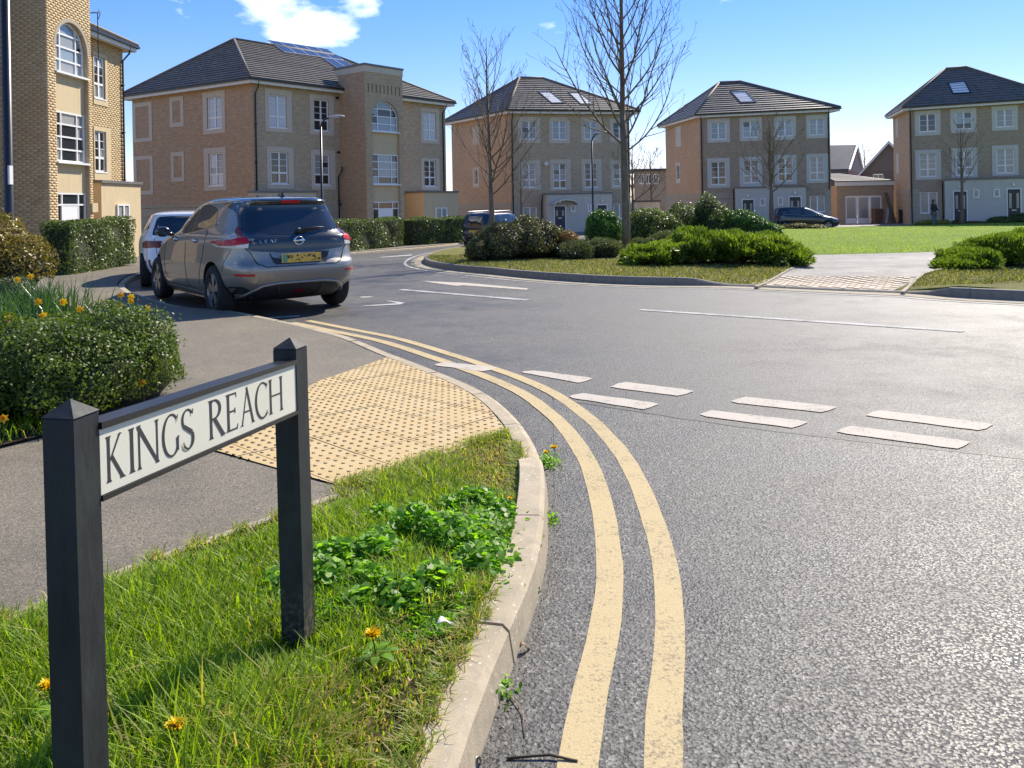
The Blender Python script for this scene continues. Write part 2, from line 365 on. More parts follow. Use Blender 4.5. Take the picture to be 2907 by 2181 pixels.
def kerb_stones(root, path, up, mat, length=.915, width=.13, wide=None, s_end=1e9, gap=.007, seg=4, name='kerb_stone', batter=.022):
    S = [0]
    for i in range(1, len(path)): S.append(S[-1]+(path[i]-path[i-1]).length)
    N = lefts(path)
    def pos(s):
        s = min(max(s, 0), S[-1]-1e-6); i = int(np.searchsorted(S, s, 'right'))-1; i = min(i, len(path)-2); t = (s-S[i])/(S[i+1]-S[i])
        return path[i].lerp(path[i+1], t), N[i].lerp(N[i+1], t).normalized()
    s = 0
    while s < min(S[-1], s_end)-.3:
        e = min(s+length, S[-1]); V = []; F = []; jit = random.uniform(-.004, .004); jo = random.uniform(-.004, .004)
        ss = [s+gap/2+(e-s-gap)*k/seg for k in range(seg+1)]
        for q in ss:
            p, n = pos(q); u = up(q)+jit; w = wide(q) if wide else width
            prof = ((jo, -.06), (jo, .0), (jo+batter*min(1, u/.12)*.7, max(.004, u-.02)), (jo+batter+.014, u), (jo+w-.004, u), (jo+w, u-.01), (jo+w, -.06))
            for d, h in prof:
                c = p+n*d; V.append((c.x, c.y, G(c.x, c.y)+h))
        m = 7
        for k in range(seg):
            for j in range(m-1): F.append((k*m+j, (k+1)*m+j, (k+1)*m+j+1, k*m+j+1))
        F.append(tuple(range(m))); F.append(tuple(seg*m+j for j in range(m))[::-1])
        me = me_from(V, F); bm = bmesh.new(); bm.from_mesh(me); bmesh.ops.recalc_face_normals(bm, faces=bm.faces[:]); bm.to_mesh(me); bm.free()
        link(name, me, mat, root); s = e
def setting(name, loc=(0, 0, 0)):
    o = bpy.data.objects.new(name, None); COL.objects.link(o); o.location = loc; o['kind'] = 'structure'; return o
kerb_near = setting('kerb')
kerb_stones(kerb_near, KP, upstand, M['kerb'], wide=lambda s: .14 if s < S_DROP0-.4 else .125, gap=.012)
# joint filler beneath the stones
strip('kerb_bed', KP, .035, .12, .008, M['soil'], kerb_near)

# ---- footway, verge and planting bed on the near side
inner = offset(KP, .137)
EDGE = [gp(px, py, .1) for px, py in ((-700, 2060), (-300, 1880), (0, 1768), (315, 1643), (560, 1548), (800, 1468), (890, 1436), (975, 1388))]
TACT = [gp(*p, .05) for p in ((595, 1290), (905, 1086), (1160, 1046))]
tact_br = gp(1440, 1228, .025); tact_b = gp(975, 1388, .06)
verge_in = [p for p, s in zip(inner, KS) if s <= S_DROP0+.02]
verge = sheet('verge', [xy(p) for p in verge_in] + [xy(tact_br)] + [xy(p) for p in EDGE[::-1]] + [(-2.2, .4), (-.3, .4)], lambda x, y: PH(x, y)+.004, M['soil'], .2)
fw_in = [p for p, s in zip(inner, KS) if s > S_DROP0+.02]
fw_poly = [xy(p) for p in EDGE] + [xy(tact_br)] + [xy(p) for p in fw_in] + [(-1.6, 70), (-60, 70), (-60, 1.5), (-6, 1.0)]
footway = sheet('footway', fw_poly, lambda x, y: PH(x, y) if y < 14 else .1, M['path'], .35, region=(-9, 1, 1, 13))
# narrow concrete edging between footway and verge, stone by stone
ep = catmull([xy(p) for p in EDGE], .1)
ed = setting('path_edging')
S = 0
for i in range(0, len(ep)-8, 9):
    a, b = ep[i], ep[min(i+9, len(ep)-1)]; t = (b-a).normalized(); n = Vector((-t.y, t.x)); a = a+t*.004; b = b-t*.004
    V = []
    zz = lambda p: G(p.x, p.y)+PH(p.x, p.y)
    for h in (-.05, .012):
        for p in (a-n*.024, b-n*.024, b+n*.024, a+n*.024): V.append((p.x, p.y, zz(p)+h))
    MB().hexa(V).build('edging_stone', M['edging'], ed)
# planting bed to the left of the footway
BED = [gp(px, py, .1) for px, py in ((-900, 1500), (-300, 1340), (0, 1275), (200, 1225), (400, 1130), (455, 1050), (400, 960), (250, 890), (150, 855), (60, 845), (-300, 850), (-1200, 900))]
bed = sheet('planting_bed', [xy(p) for p in BED], lambda x, y: PH(x, y)+.02, M['bed'], .5)

# ---- tactile paving: buff blister slabs laid square to the dropped kerb
M['tactile'] = (lambda t: (t.set(t.mix(t.ramp(t.noise(6, 6, .7), [(.3, 0), (.72, 1)]), (.465, .33, .155), (.50, .39, .22)), .82, 0, .3), t.bump(t.noise(140, 4), .4, .003), t.m)[-1])(NT('buff blister paving'))
tp = setting('tactile_paving')
tact_arc = [p for p, s in zip(inner, KS) if s_near(gp(1440, 1215)) <= s <= S_TACT1]
tpoly = [xy(tact_b), xy(tact_br)] + [xy(p) for p in tact_arc[::3]] + [xy(tact_arc[-1]), xy(gp(905, 1086, .05)), xy(gp(595, 1290, .07))]
tpoly = [Vector(p) for p in tpoly]
sheet('mortar_bed', [xy(p) for p in tpoly], lambda x, y: PH(x, y)+.002, M['soil'], .25, tp)
td = (Vector(xy(gp(1440, 1222)))-Vector(xy(gp(960, 1386)))).normalized(); tn = Vector((-td.y, td.x)); to = Vector(xy(tact_b))
def convex_clip(bm, hull):
    c = sum(hull, Vector((0, 0)))/len(hull)
    for i in range(len(hull)):
        a, b = hull[i], hull[(i+1) % len(hull)]; e = b-a
        if e.length < 1e-4: continue
        n = Vector((-e.y, e.x)).normalized()
        if n.dot(c-a) > 0: n = -n
        bmesh.ops.bisect_plane(bm, geom=bm.verts[:]+bm.edges[:]+bm.faces[:], dist=1e-5, plane_co=(a.x, a.y, 0), plane_no=(n.x, n.y, 0), clear_outer=True)
        if not bm.faces: return
def hull2(pts):
    pts = sorted(set((round(p[0], 4), round(p[1], 4)) for p in pts))
    def half(ps):
        h = []
        for p in ps:
            while len(h) > 1 and (h[-1][0]-h[-2][0])*(p[1]-h[-2][1])-(h[-1][1]-h[-2][1])*(p[0]-h[-2][0]) <= 0: h.pop()
            h.append(p)
        return h
    a, b = half(pts), half(pts[::-1]); return [Vector(p) for p in a[:-1]+b[:-1]]
TH = hull2(tpoly)
SL = .40
for i in range(-9, 10):
    for j in range(-6, 12):
        o = to+td*(i*SL)+tn*(j*SL); bm = bmesh.new()
        if not (-6 < o.x < 2 and 1 < o.y < 9): bm.free(); continue
        a0, a1 = .004, SL-.004
        tl = random.uniform(-.0015, .0015)
        q = [o+td*u+tn*v for u, v in ((a0, a0), (a1, a0), (a1, a1), (a0, a1))]
        top = [bm.verts.new((p.x, p.y, .007+tl)) for p in q]; bot = [bm.verts.new((p.x, p.y, -.02)) for p in q]
        bm.faces.new(top)
        for k in range(4): bm.faces.new((top[k], bot[k], bot[(k+1) % 4], top[(k+1) % 4]))
        for u in range(6):
            for v in range(6):
                c = o+td*(SL*(u+.5)/6)+tn*(SL*(v+.5)/6); r0 = []; r1 = []
                for k in range(8):
                    an = 2*PI*k/8; dx, dy = math.cos(an), math.sin(an)
                    r0.append(bm.verts.new((c.x+dx*.0145, c.y+dy*.0145, .0071+tl))); r1.append(bm.verts.new((c.x+dx*.0095, c.y+dy*.0095, .0138+tl)))
                for k in range(8): bm.faces.new((r0[k], r0[(k+1) % 8], r1[(k+1) % 8], r1[k]))
                bm.faces.new(r1)
        convex_clip(bm, TH)
        if len(bm.faces) < 3: bm.free(); continue
        for v in bm.verts: v.co.z += G(v.co.x, v.co.y)+PH(v.co.x, v.co.y)
        link('blister_slab', bm_me(bm, recalc=False), M['tactile'], tp)

# ---- paint on the near carriageway
yl = [p for p, s in zip(KP, KS) if s < s_near(gp(770, 922))]
strip('yellow_line', yl, -.205, -.31, .0045, M['yellow'], road)
strip('yellow_line', yl, -.425, -.525, .0045, M['yellow'], road)
k_ = 1.3142
def mark(name, quad, mat, dz=.0055, k=k_):
    P0 = [gp(x*k, y*k) for x, y in quad]; P = []
    for i, p in enumerate(P0):
        q = P0[(i+1) % len(P0)]; n = max(2, int((q-p).length/.06)); w = min(.006, (q-p).length*.02)
        for j in range(n): r = p.lerp(q, (j+(.35 if j == 0 and name == 'give_way_dash' else 0))/n); P.append(r+Vector((random.uniform(-w, w), random.uniform(-w, w), 0)))
    V = [(p.x, p.y, G(p.x, p.y)+dz) for p in P]
    me = me_from(V, [(0, 1, 2, 3)] if len(V) == 4 else [tuple(range(len(V)))]); 
    if me.polygons[0].normal.z < 0: me.flip_normals()
    return link(name, me, mat, road)
for q in (((960, 783), (1078, 795), (1046, 804), (933, 790)), ((1150, 801), (1282, 818), (1254, 829), (1121, 805)), ((1346, 826), (1503, 845), (1470, 857), (1315, 838)),
          ((1606, 858), (1811, 880), (1780, 893), (1574, 870)), ((1892, 887), (2151, 917), (2120, 932), (1867, 900)),
          ((1252, 850), (1426, 873), (1395, 887), (1224, 859)), ((1532, 887), (1748, 912), (1718, 927), (1507, 899)), ((1832, 921), (2098, 955), (2075, 972), (1804, 936))):
    mark('give_way_dash', q, M['white_mark'])
# side road surfacing laid up to the give way line
side = [gp(x*k_, y*k_) for x, y in ((1195, 862), (1505, 910), (1800, 948), (2140, 985), (2600, 1035))]
sheet('junction_surfacing', [xy(p) for p in side] + [(7.5, 3.9), (7.5, -6), (0.2, -6)] + [xy(p-n*.03) for p, n, s in zip(KP, lefts(KP), KS) if s < s_near(gp(1553, 1401))][::4], .0025, M['road_side'], 1.2)
# tarred joint where the side road surfacing meets the main carriageway, and grit washed along the gutter
M['tar'] = plain('tarred joint', (.025, .024, .023), .6, .3, 20)
jp = catmull([xy(p) for p in side], .08); jp = [p+Vector((random.uniform(-.006, .006), random.uniform(-.006, .006))) for p in jp]
strip('tarred_joint', jp, -.009, .009, .004, M['tar'], road)
gr = np.random.default_rng(44); gV = []; gF = []
gfoot = [(p, n) for p, n, s in zip(KP, lefts(KP), KS) if s < s_near(gp(1100, 1003))]
for _ in range(1100):
    p, n = gfoot[int(gr.random()*len(gfoot))]; d_ = -abs(gr.normal())*.05-.004; c = p+n*d_+Vector((gr.uniform(-.05, .05), gr.uniform(-.05, .05))); z = .003; s = .0015+.0035*gr.random()**3
    if (c-p).dot(n) > -.004: continue
    b0 = len(gV)
    for q in ((-1, -.6, 0), (1, -.8, 0), (.7, 1, 0), (-.8, .8, 0), (0, 0, .9)): gV.append((c.x+q[0]*s+gr.normal()*s*.2, c.y+q[1]*s, G(c.x, c.y)+z+q[2]*s))
    gF += [(b0, b0+1, b0+4), (b0+1, b0+2, b0+4), (b0+2, b0+3, b0+4), (b0+3, b0, b0+4)]
link('gutter_grit', me_from(gV, gF), plain('gutter grit', (.36, .30, .21), .9, .5, 30), None, 'stuff')
mark('lane_line', ((1378, 671), (1385, 668.5), (2085, 715), (2080, 718.5)), M['worn_mark'])
mark('lane_line', ((860, 627), (870, 625.5), (1146, 648), (1135, 650.5)), M['worn_mark'])
mark('direction_arrow', ((911, 607.5), (1010, 612), (1142, 624), (1138, 627), (1000, 617), (985, 618.5), (930, 611)), M['white_mark'])
mark('bay_mark', ((780, 663), (786, 661), (874, 655), (866, 658.5)), M['worn_mark']); mark('bay_mark', ((832, 651), (842, 650.5), (876, 655), (866, 657)), M['worn_mark'])
mark('bay_mark', ((556, 690), (562, 688), (650, 682), (645, 685)), M['worn_mark']); mark('bay_mark', ((775, 642), (800, 641), (808, 643), (782, 644)), M['worn_mark'])
mark('lane_line', ((820, 557), (826, 555.5), (892, 550), (888, 553)), M['worn_mark'])

# ---- the green opposite: kerb, grass, ramp of blocks, path
IK = [gp(*p) for p in ((1330, 706), (1268, 716), (1222, 728), (1202, 744), (1222, 757), (1290, 769), (1400, 780), (1530, 793), (1692, 804), (1855, 810), (2072, 813), (2300, 823), (2465, 830), (2591, 835), (2712, 845), (2907, 855), (3400, 880), (4200, 925))]
IP = catmull([xy(p) for p in IK], .25)
IS = [0]
for i in range(1, len(IP)): IS.append(IS[-1]+(IP[i]-IP[i-1]).length)
def is_near(p): return IS[min(range(len(IP)), key=lambda i: (IP[i]-Vector((p[0], p[1]))).length_squared)]
sA, sB, sC, sD = is_near(gp(1940, 812)), is_near(gp(2085, 813)), is_near(gp(2591, 835)), is_near(gp(2735, 846))
def iup(s):
    if s < sB: return .03+.11*(1-smooth(sA, sB, s))
    return .03+.11*smooth(sC, sD, s)
ik = setting('island_kerb'); kerb_stones(ik, IP, iup, M['kerb_far'], .915, .14, seg=3)
iin = offset(IP, .135)
def IH(x, y):
    s = is_near((x, y)); i = min(range(len(IP)), key=lambda i: (IP[i]-Vector((x, y))).length_squared); d = (IP[i]-Vector((x, y))).length
    a = iup(s); return a-.015+(.13-a+.015)*smooth(.3, 3.0, d)
back = [(32, 50.5), (24, 48.3), (17.5, 46.8), (9, 44), (3, 38), (.2, 31), (-1.2, 26.5)]
island = sheet('island_verge', [xy(p) for p in iin] + [(60, 52)] + back, IH, M['island_grass'], 1.0, region=(-4, 40, 12, 52))
def flat(px, py): return xy(gp(px, py, .1))
RMP = [flat(2128, 812), flat(2212, 780), flat(2608, 786), flat(2545, 829)]
PTH = [flat(2212, 781), flat(2300, 751), flat(2262, 735), flat(2300, 730), flat(2695, 720), flat(3300, 712), flat(3300, 760), flat(2760, 748), flat(2640, 780), flat(2606, 787)]
sheet('park_path', PTH, lambda x, y: IH(x, y)+.018, M['path_far'], .7)
LW = [flat(2240, 735), flat(2300, 730), flat(2695, 720), flat(3300, 712), (34, 22), (60, 30), (60, 52), (32, 50.4), (24, 48.2), (17.5, 46.7), (11, 44.4), (8, 36)]
sheet('lawn', LW, lambda x, y: IH(x, y)+.02+.12*smooth(24, 38, y)*smooth(4, 14, x), M['lawn'], 1.0, region=(5, 40, 18, 52))
for qs in ((((2146, 804)), ((2212, 780)), ((2306, 750))), (((2562, 818)), ((2608, 787)), ((2660, 775)), ((2760, 748)))):
    pts = [Vector(flat(*q)) for q in qs]; r_ = setting('path_edging')
    pp = catmull(pts, .2); n_ = lefts(pp)
    for i in range(0, len(pp)-4, 4):
        a, b = pp[i], pp[i+4]; t = (b-a).normalized(); n = Vector((-t.y, t.x)); V = []
        for h in (-.05, .035):
            for p in (a-n*.03, b-t*.01-n*.03, b-t*.01+n*.03, a+n*.03): V.append((p.x, p.y, G(p.x, p.y)+IH(p.x, p.y)+h))
        MB().hexa(V).build('edging_stone', M['edging'], r_)
# block paved ramp
t_ = NT('buff paving blocks'); oi = t_.node('ShaderNodeObjectInfo')
t_.set(t_.mix(t_.math('MULTIPLY', oi.outputs['Random'], .8), (.44, .36, .26), (.54, .46, .35)), .85); M['block'] = t_.m
M['block2'] = plain('buff paving blocks far', (.49, .41, .30), .85, .2, 9)
rp = setting('block_ramp')
rfr = [xy(p) for p, s in zip(iin, IS) if is_near(gp(2128, 812)) <= s <= is_near(gp(2545, 829))]
RPOLY = rfr+[RMP[2], RMP[1]]
def pip(p, poly):
    c = False; j = len(poly)-1
    for i in range(len(poly)):
        a, b = poly[i], poly[j]
        if (a[1] > p[1]) != (b[1] > p[1]) and p[0] < (b[0]-a[0])*(p[1]-a[1])/(b[1]-a[1])+a[0]: c = not c
        j = i
    return c
sheet('bedding', RPOLY, lambda x, y: IH(x, y)+.009, M['edging'], .6, rp)
RH = hull2(RMP); o = Vector(RMP[0]); bd = (Vector(RMP[1])-o).normalized(); dd = (Vector(RMP[3])-o).normalized()
bn = Vector((bd.y, -bd.x))
def inside(h, p): 
    return all((h[(i+1) % len(h)]-h[i]).cross(p-h[i]) > -1e-6 for i in range(len(h)))
cells = []
BW, BL = .105, .23
for i in range(-30, 60):
    for j in range(-30, 60):
        c = o+bn*(i*BW)+bd*(j*BL+(i % 2)*BL/2)
        if pip(c, RPOLY) and pip(c-Vector((0, .10)), RPOLY): cells.append(c)
cells.sort(key=lambda c: c.y)
def blockmesh(): 
    m = MB(); a, b = BW/2-.004, BL/2-.003
    m.hexa([(-a, -b, -.03), (a, -b, -.03), (a, b, -.03), (-a, b, -.03), (-a+.004, -b+.004, .02), (a-.004, -b+.004, .02), (a-.004, b-.004, .02), (-a+.004, b-.004, .02)]); return m.me()
bme = blockmesh(); bme.materials.append(M['block']); ang = math.atan2(bd.y, bd.x)-PI/2
rest = MB()
for k, c in enumerate(cells):
    z = G(c.x, c.y)+IH(c.x, c.y)+random.uniform(-.002, .002)
    if k < 300:
        b = link('paving_block', bme, None, rp); b.location = (c.x, c.y, z); b.rotation_euler = (0, 0, ang)
    else:
        V = []
        for v in bme.vertices:
            q = Matrix.Rotation(ang, 3, 'Z') @ v.co; V.append((c.x+q.x, c.y+q.y, z+q.z))
        n = len(rest.v); rest.v += V; rest.f += [tuple(n+i for i in p.vertices) for p in bme.polygons]
if rest.v: rest.build('paving_blocks', M['block2'], rp, kind='stuff')
# faded edge lines beside the island kerb
ipv = [p for p, s in zip(IP, IS) if s > .5]
strip('edge_line', ipv, -.28, -.36, .0045, M['faint_yellow'], road); strip('edge_line', ipv, -.48, -.56, .0045, M['worn_mark'], road)
strip('channel', ipv, -.004, -.27, .003, M['edging'], road)
# ---- far footway in front of the houses opposite
FK = catmull([(-.2, 49.5), (6, 49.2), (12, 50.5), (20, 52), (28, 54), (45, 58)], .5)
fk = setting('far_kerb'); kerb_stones(fk, FK, lambda s: .1, M['kerb_far'], 1.83, .14, seg=2)
sheet('far_footway', [xy(p) for p in offset(FK, .13)] + [(60, 90), (-1.6, 90), (-1.6, 50)], .095, M['path_far'], 2.5)
# ================================================================ buildings
def brickmat(name, c1, c2, mortar, patch, pamt=.6, bw=.225, bh=.075):
    c1, c2, mortar, patch = [tuple(min(.64, (q*.95+(.3*c[0]+.59*c[1]+.11*c[2])*.05)*1.58) for q in c) for c in (c1, c2, mortar, patch)]
    t = NT(name); uv = t.co.outputs['UV']
    b = t.node('ShaderNodeTexBrick', Scale=1.0); b.inputs['Mortar Size'].default_value = .008; b.inputs['Brick Width'].default_value = bw; b.inputs['Row Height'].default_value = bh
    b.inputs['Color1'].default_value = (*c1, 1); b.inputs['Color2'].default_value = (*c2, 1); b.inputs['Mortar'].default_value = (*mortar, 1); b.inputs['Bias'].default_value = -.1
    t.l.new(uv, b.inputs['Vector'])
    n = t.noise(.55, 5, .65, vec=uv); n2 = t.noise(3, 5, .7, vec=uv, stretch=(1, 3, 1))
    col = t.mix(t.math('MULTIPLY', t.ramp(n, [(.4, 0), (.62, 1)]), pamt), b.outputs['Color'], t.mix(.6, b.outputs['Color'], patch))
    col = t.mix(1, col, t.ramp(n2, [(.3, .78), (.7, 1.15)]), 'MULTIPLY')
    t.set(col, .9, 0, .25)
    t.bump(t.math('ADD', t.math('SUBTRACT', 1, b.outputs['Fac']), t.math('MULTIPLY', t.noise(30, 3, vec=uv), .4)), .7, .01); return t.m
M['brick_buff'] = brickmat('buff brickwork', (.36, .275, .165), (.30, .225, .135), (.31, .25, .175), (.33, .21, .13), .5)
M['brick_warm'] = brickmat('red brown buff brickwork', (.34, .225, .135), (.28, .18, .11), (.30, .225, .15), (.30, .225, .125), .5)
M['brick_pink'] = brickmat('salmon brickwork', (.36, .24, .145), (.31, .205, .125), (.30, .235, .16), (.40, .29, .165), .6)
M['brick_grey'] = brickmat('grey buff brickwork', (.35, .275, .18), (.29, .23, .15), (.30, .25, .18), (.30, .22, .14), .5)
M['brick_dark'] = brickmat('dull brown brickwork', (.29, .225, .155), (.24, .185, .13), (.25, .2, .15), (.25, .18, .125), .5)
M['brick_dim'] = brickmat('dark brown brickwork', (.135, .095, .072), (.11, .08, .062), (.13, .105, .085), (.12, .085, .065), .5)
M['brick_red'] = brickmat('red brickwork', (.33, .14, .09), (.26, .11, .08), (.28, .2, .16), (.3, .16, .1), .4)
def streaked(name, c, amt=.3):
    t = NT(name); n = t.noise(2.2, 6, .65, stretch=(3, 3, .45)); f = t.noise(9, 5, .7)
    col = t.mix(t.math('MULTIPLY', t.ramp(n, [(.5, 0), (.75, 1)]), amt), t.ramp(f, [(.3, tuple(q*.93 for q in c)), (.7, c)]), tuple(q*.55 for q in c))
    t.set(col, .88, 0, .25); t.bump(t.noise(120, 3), .3, .003); return t.m
M['render_cream'] = streaked('cream render', (.62, .50, .31)); M['render_grey'] = streaked('pale grey render', (.58, .55, .48), .35)
M['surround'] = streaked('stone coloured surround', (.60, .53, .42), .22); M['surround_grey'] = streaked('grey stone surround', (.58, .56, .50), .22)
M['stone_band'] = streaked('banded stone base', (.42, .37, .28), .3)
M['upvc'] = plain('white window frame', (.80, .80, .78), .35, .03)
M['fascia'] = plain('white fascia board', (.72, .71, .68), .45, .05)
M['black'] = plain('black pipe', (.02, .02, .022), .35, .1)
M['lead'] = plain('lead coping', (.16, .155, .15), .5, .15)
M['dark_in'] = plain('unlit room', (.012, .012, .013), .9, .1)
t_ = NT('roof tile'); n_ = t_.noise(3.5, 5, .7); f_ = t_.noise(24, 4, .7)
t_.set(t_.mix(t_.ramp(n_, [(.35, 0), (.7, 1)]), t_.mix(f_, (.075, .064, .056), (.14, .12, .10)), (.19, .165, .13)), t_.ramp(f_, [(.3, .32), (.7, .52)]), 0, .7); t_.bump(f_, .4, .01); M['tile'] = t_.m
M['slate'] = plain('blue grey slate', (.055, .065, .072), .55, .2, 3)
M['hip'] = plain('hip tiles', (.15, .125, .10), .7, .2, 5)
def glassmat(name, c, rough=.04, spec=.8):
    t = NT(name); t.set(c, rough, 0, spec); t.bump(t.noise(.7, 2), .12, .02); return t.m
M['glass'] = glassmat('dark window glass', (.022, .026, .03)); M['glass_curtain'] = glassmat('glass before net curtain', (.30, .30, .29), .12, .6)
M['glass_blind'] = glassmat('glass before white blind', (.52, .54, .56), .12, .6); M['glass_blue'] = glassmat('glass with painted sky reflection', (.26, .31, .34), .06, .8)  # glass_blue has the reflected sky painted in as a pale blue base
M['glass_sky'] = glassmat('rooflight glass', (.80, .79, .74), .35, .6)
M['door_white'] = plain('white door', (.80, .80, .79), .35, .03); M['door_dark'] = plain('dark green door', (.018, .026, .026), .4, .1); M['door_navy'] = plain('navy door', (.02, .025, .05), .4, .1)
M['pv'] = glassmat('solar cells', (.035, .05, .085), .22, .6); M['alu'] = plain('aluminium frame', (.6, .61, .62), .35, .05, metal=.6)

class Wall:
    """vertical wall plane from a to b (plan), outside on the right hand when walking a -> b ... chosen towards eye"""
    def __init__(s, a, b, z0, z1):
        s.a = Vector((a[0], a[1])); s.b = Vector((b[0], b[1])); s.L = (s.b-s.a).length; s.d = (s.b-s.a)/s.L
        n = Vector((s.d.y, -s.d.x)); s.n = n if n.dot(-s.a) > 0 else -n; s.z0, s.z1 = z0, z1
    def pt(s, u, z, o=0):
        p = s.a+s.d*u+s.n*o; return (p.x, p.y, z)
    def pix(s, px, py, o=0):
        d = ray(px, py); q = s.a+s.n*o; t = (q.x*s.n.x+q.y*s.n.y)/(d.x*s.n.x+d.y*s.n.y)
        p = EYE+d*t; return ((Vector((p.x, p.y))-s.a).dot(s.d), p.z)
    def box(s, xl, xr, yt, yb, o=0):
        ym, xm = (yt+yb)/2, (xl+xr)/2
        u0, u1 = s.pix(xl, ym, o)[0], s.pix(xr, ym, o)[0]; z1, z0 = s.pix(xm, yt, o)[1], s.pix(xm, yb, o)[1]
        return (min(u0, u1), max(u0, u1), z0, z1)
    def slab(s, mb, u0, u1, z0, z1, o0, o1):
        P = [s.pt(u, z, o) for z in (z0, z1) for u, o in ((u0, o0), (u1, o0), (u1, o1), (u0, o1))]
        return mb.hexa(P)
def wall_mesh(w, holes, mat, parent, depth=.12, name='wall', z0=None, z1=None, u0=0, u1=None, under=0):
    """brick wall with real openings and reveals, UV in metres"""
    z0 = w.z0 if z0 is None else z0; z1 = w.z1 if z1 is None else z1; u1 = w.L if u1 is None else u1
    holes = [h for h in holes if h[0] < u1 and h[1] > u0]
    us = sorted(set([u0, u1] + [min(max(v, u0), u1) for h in holes for v in h[:2]])); zs = sorted(set([z0, z1] + [min(max(v, z0), z1) for h in holes for v in h[2:4]]))
    V = []; F = []; UV = []
    def q(p, uvs):
        n = len(V); V.extend(p); F.append((n, n+1, n+2, n+3)); UV.extend(uvs)
    for i in range(len(us)-1):
        for j in range(len(zs)-1):
            cu, cz = (us[i]+us[i+1])/2, (zs[j]+zs[j+1])/2
            if any(h[0] < cu < h[1] and h[2] < cz < h[3] for h in holes): continue
            c = [(us[i], zs[j]), (us[i+1], zs[j]), (us[i+1], zs[j+1]), (us[i], zs[j+1])]; q([w.pt(u, z) for u, z in c], c)
    for h in holes:
        a, b, c, d = h[:4]
        for (p, r) in (((a, c), (b, c)), ((b, c), (b, d)), ((b, d), (a, d)), ((a, d), (a, c))):
            q([w.pt(*p), w.pt(*r), w.pt(*r, -depth), w.pt(*p, -depth)], [p, r, (r[0]+depth, r[1]), (p[0]+depth, p[1])])
    me = me_from(V, F); uvl = me.uv_layers.new(name='UVMap')
    k = 0
    for poly in me.polygons:
        for li in poly.loop_indices: uvl.data[li].uv = UV[k]; k += 1
    return link(name, me, mat, parent)
def window(w, box, parent, lights=2, split=.33, bars=2, glass='glass', recess=.09, frame=.055, bar=.022, sill=True, name='window', o=0, backing=True):
    """casement: frame with mullions; opening lights above a fixed band; each pane is its own piece"""
    u0, u1, z0, z1 = box; m = MB(); f = frame; r0, r1 = o-recess, o-recess+.05
    w.slab(m, u0, u0+f, z0, z1, r0, r1); w.slab(m, u1-f, u1, z0, z1, r0, r1); w.slab(m, u0+f, u1-f, z0, z0+f, r0, r1); w.slab(m, u0+f, u1-f, z1-f, z1, r0, r1)
    lw = (u1-u0-2*f)/lights; zs = z0+f+(z1-z0-2*f)*split if split else None; panes = []
    for i in range(lights):
        a, b = u0+f+i*lw, u0+f+(i+1)*lw
        if i: w.slab(m, a-.045, a+.045, z0+f, z1-f, r0+.002, r1+.006)
        rows = [(z0+f, zs), (zs, z1-f)] if zs else [(z0+f, z1-f)]
        for k, (c, d) in enumerate(rows):
            nb = bars if (k == len(rows)-1) else 0
            a_, b_ = a+(.045 if i else .02), b-(.045 if i < lights-1 else .02)
            c_ = c+(.04 if k else .015); d_ = d-(.04 if (zs and k == 0) else .015)
            hgt = (d_-c_)/(nb+1)
            for t in range(nb+1):
                panes.append((a_, b_, c_+hgt*t+(bar/2 if t else 0), c_+hgt*(t+1)-(bar/2 if t < nb else 0)))
                if t: w.slab(m, a_, b_, c_+hgt*t-bar/2, c_+hgt*t+bar/2, r0+.01, r1-.004)
            # light frame
            w.slab(m, a if not i else a+.045, a_, c, d, r0+.004, r1-.002); w.slab(m, b_, b-(.045 if i < lights-1 else 0), c, d, r0+.004, r1-.002)
        if zs: w.slab(m, a+.001, b-.001, zs-.04, zs+.04, r0+.003, r1+.003)
    if sill: w.slab(m, u0-.02, u1+.02, z0-.05, z0-.002, o-recess, o+.045)
    win = m.build(name, M['upvc'], parent)
    for a, b, c, d in panes:
        g = glass if isinstance(glass, str) else random.choice(glass)
        w_m = MB().quad(w.pt(a, c, r0+.02), w.pt(b, c, r0+.02), w.pt(b, d, r0+.02), w.pt(a, d, r0+.02))
        w_m.build('pane', M[g], win)
    return win
def surround(w, outer, inner, parent, mat, proud=.03, name='window_surround', back=-.1):
    m = MB(); a, b, c, d = outer; e, f, g, h = inner
    w.slab(m, a, e, c, d, back, proud); w.slab(m, f, b, c, d, back, proud); w.slab(m, e, f, c, g, back, proud-.001); w.slab(m, e, f, h, d, back, proud-.001)
    return m.build(name, mat, parent)
def roof_face(el, er, rl, rr, n, parent, lift=.055, mat=None):
    """hip roof slope laid in overlapping courses, eave edge el-er, top edge rl-rr"""
    el, er, rl, rr = map(Vector, (el, er, rl, rr)); nrm = (er-el).cross(rl-el).normalized()
    if nrm.z < 0: nrm = -nrm
    for i in range(n):
        t0, t1 = i/n, (i+1)/n
        a, b, c, d = el.lerp(rl, t0), er.lerp(rr, t0), er.lerp(rr, t1), el.lerp(rl, t1)
        j = nrm*(lift+random.uniform(-.004, .004))
        m = MB(); m.quad(a+j, b+j, c+nrm*.004, d+nrm*.004); m.quad(a, b, b+j, a+j)
        m.build('tile_course', mat or M['tile'], parent, fix=False)
def tube_part(name, pts, r, mat, parent, n=8): return MB().tube(pts, r, n).build(name, mat, parent, True)
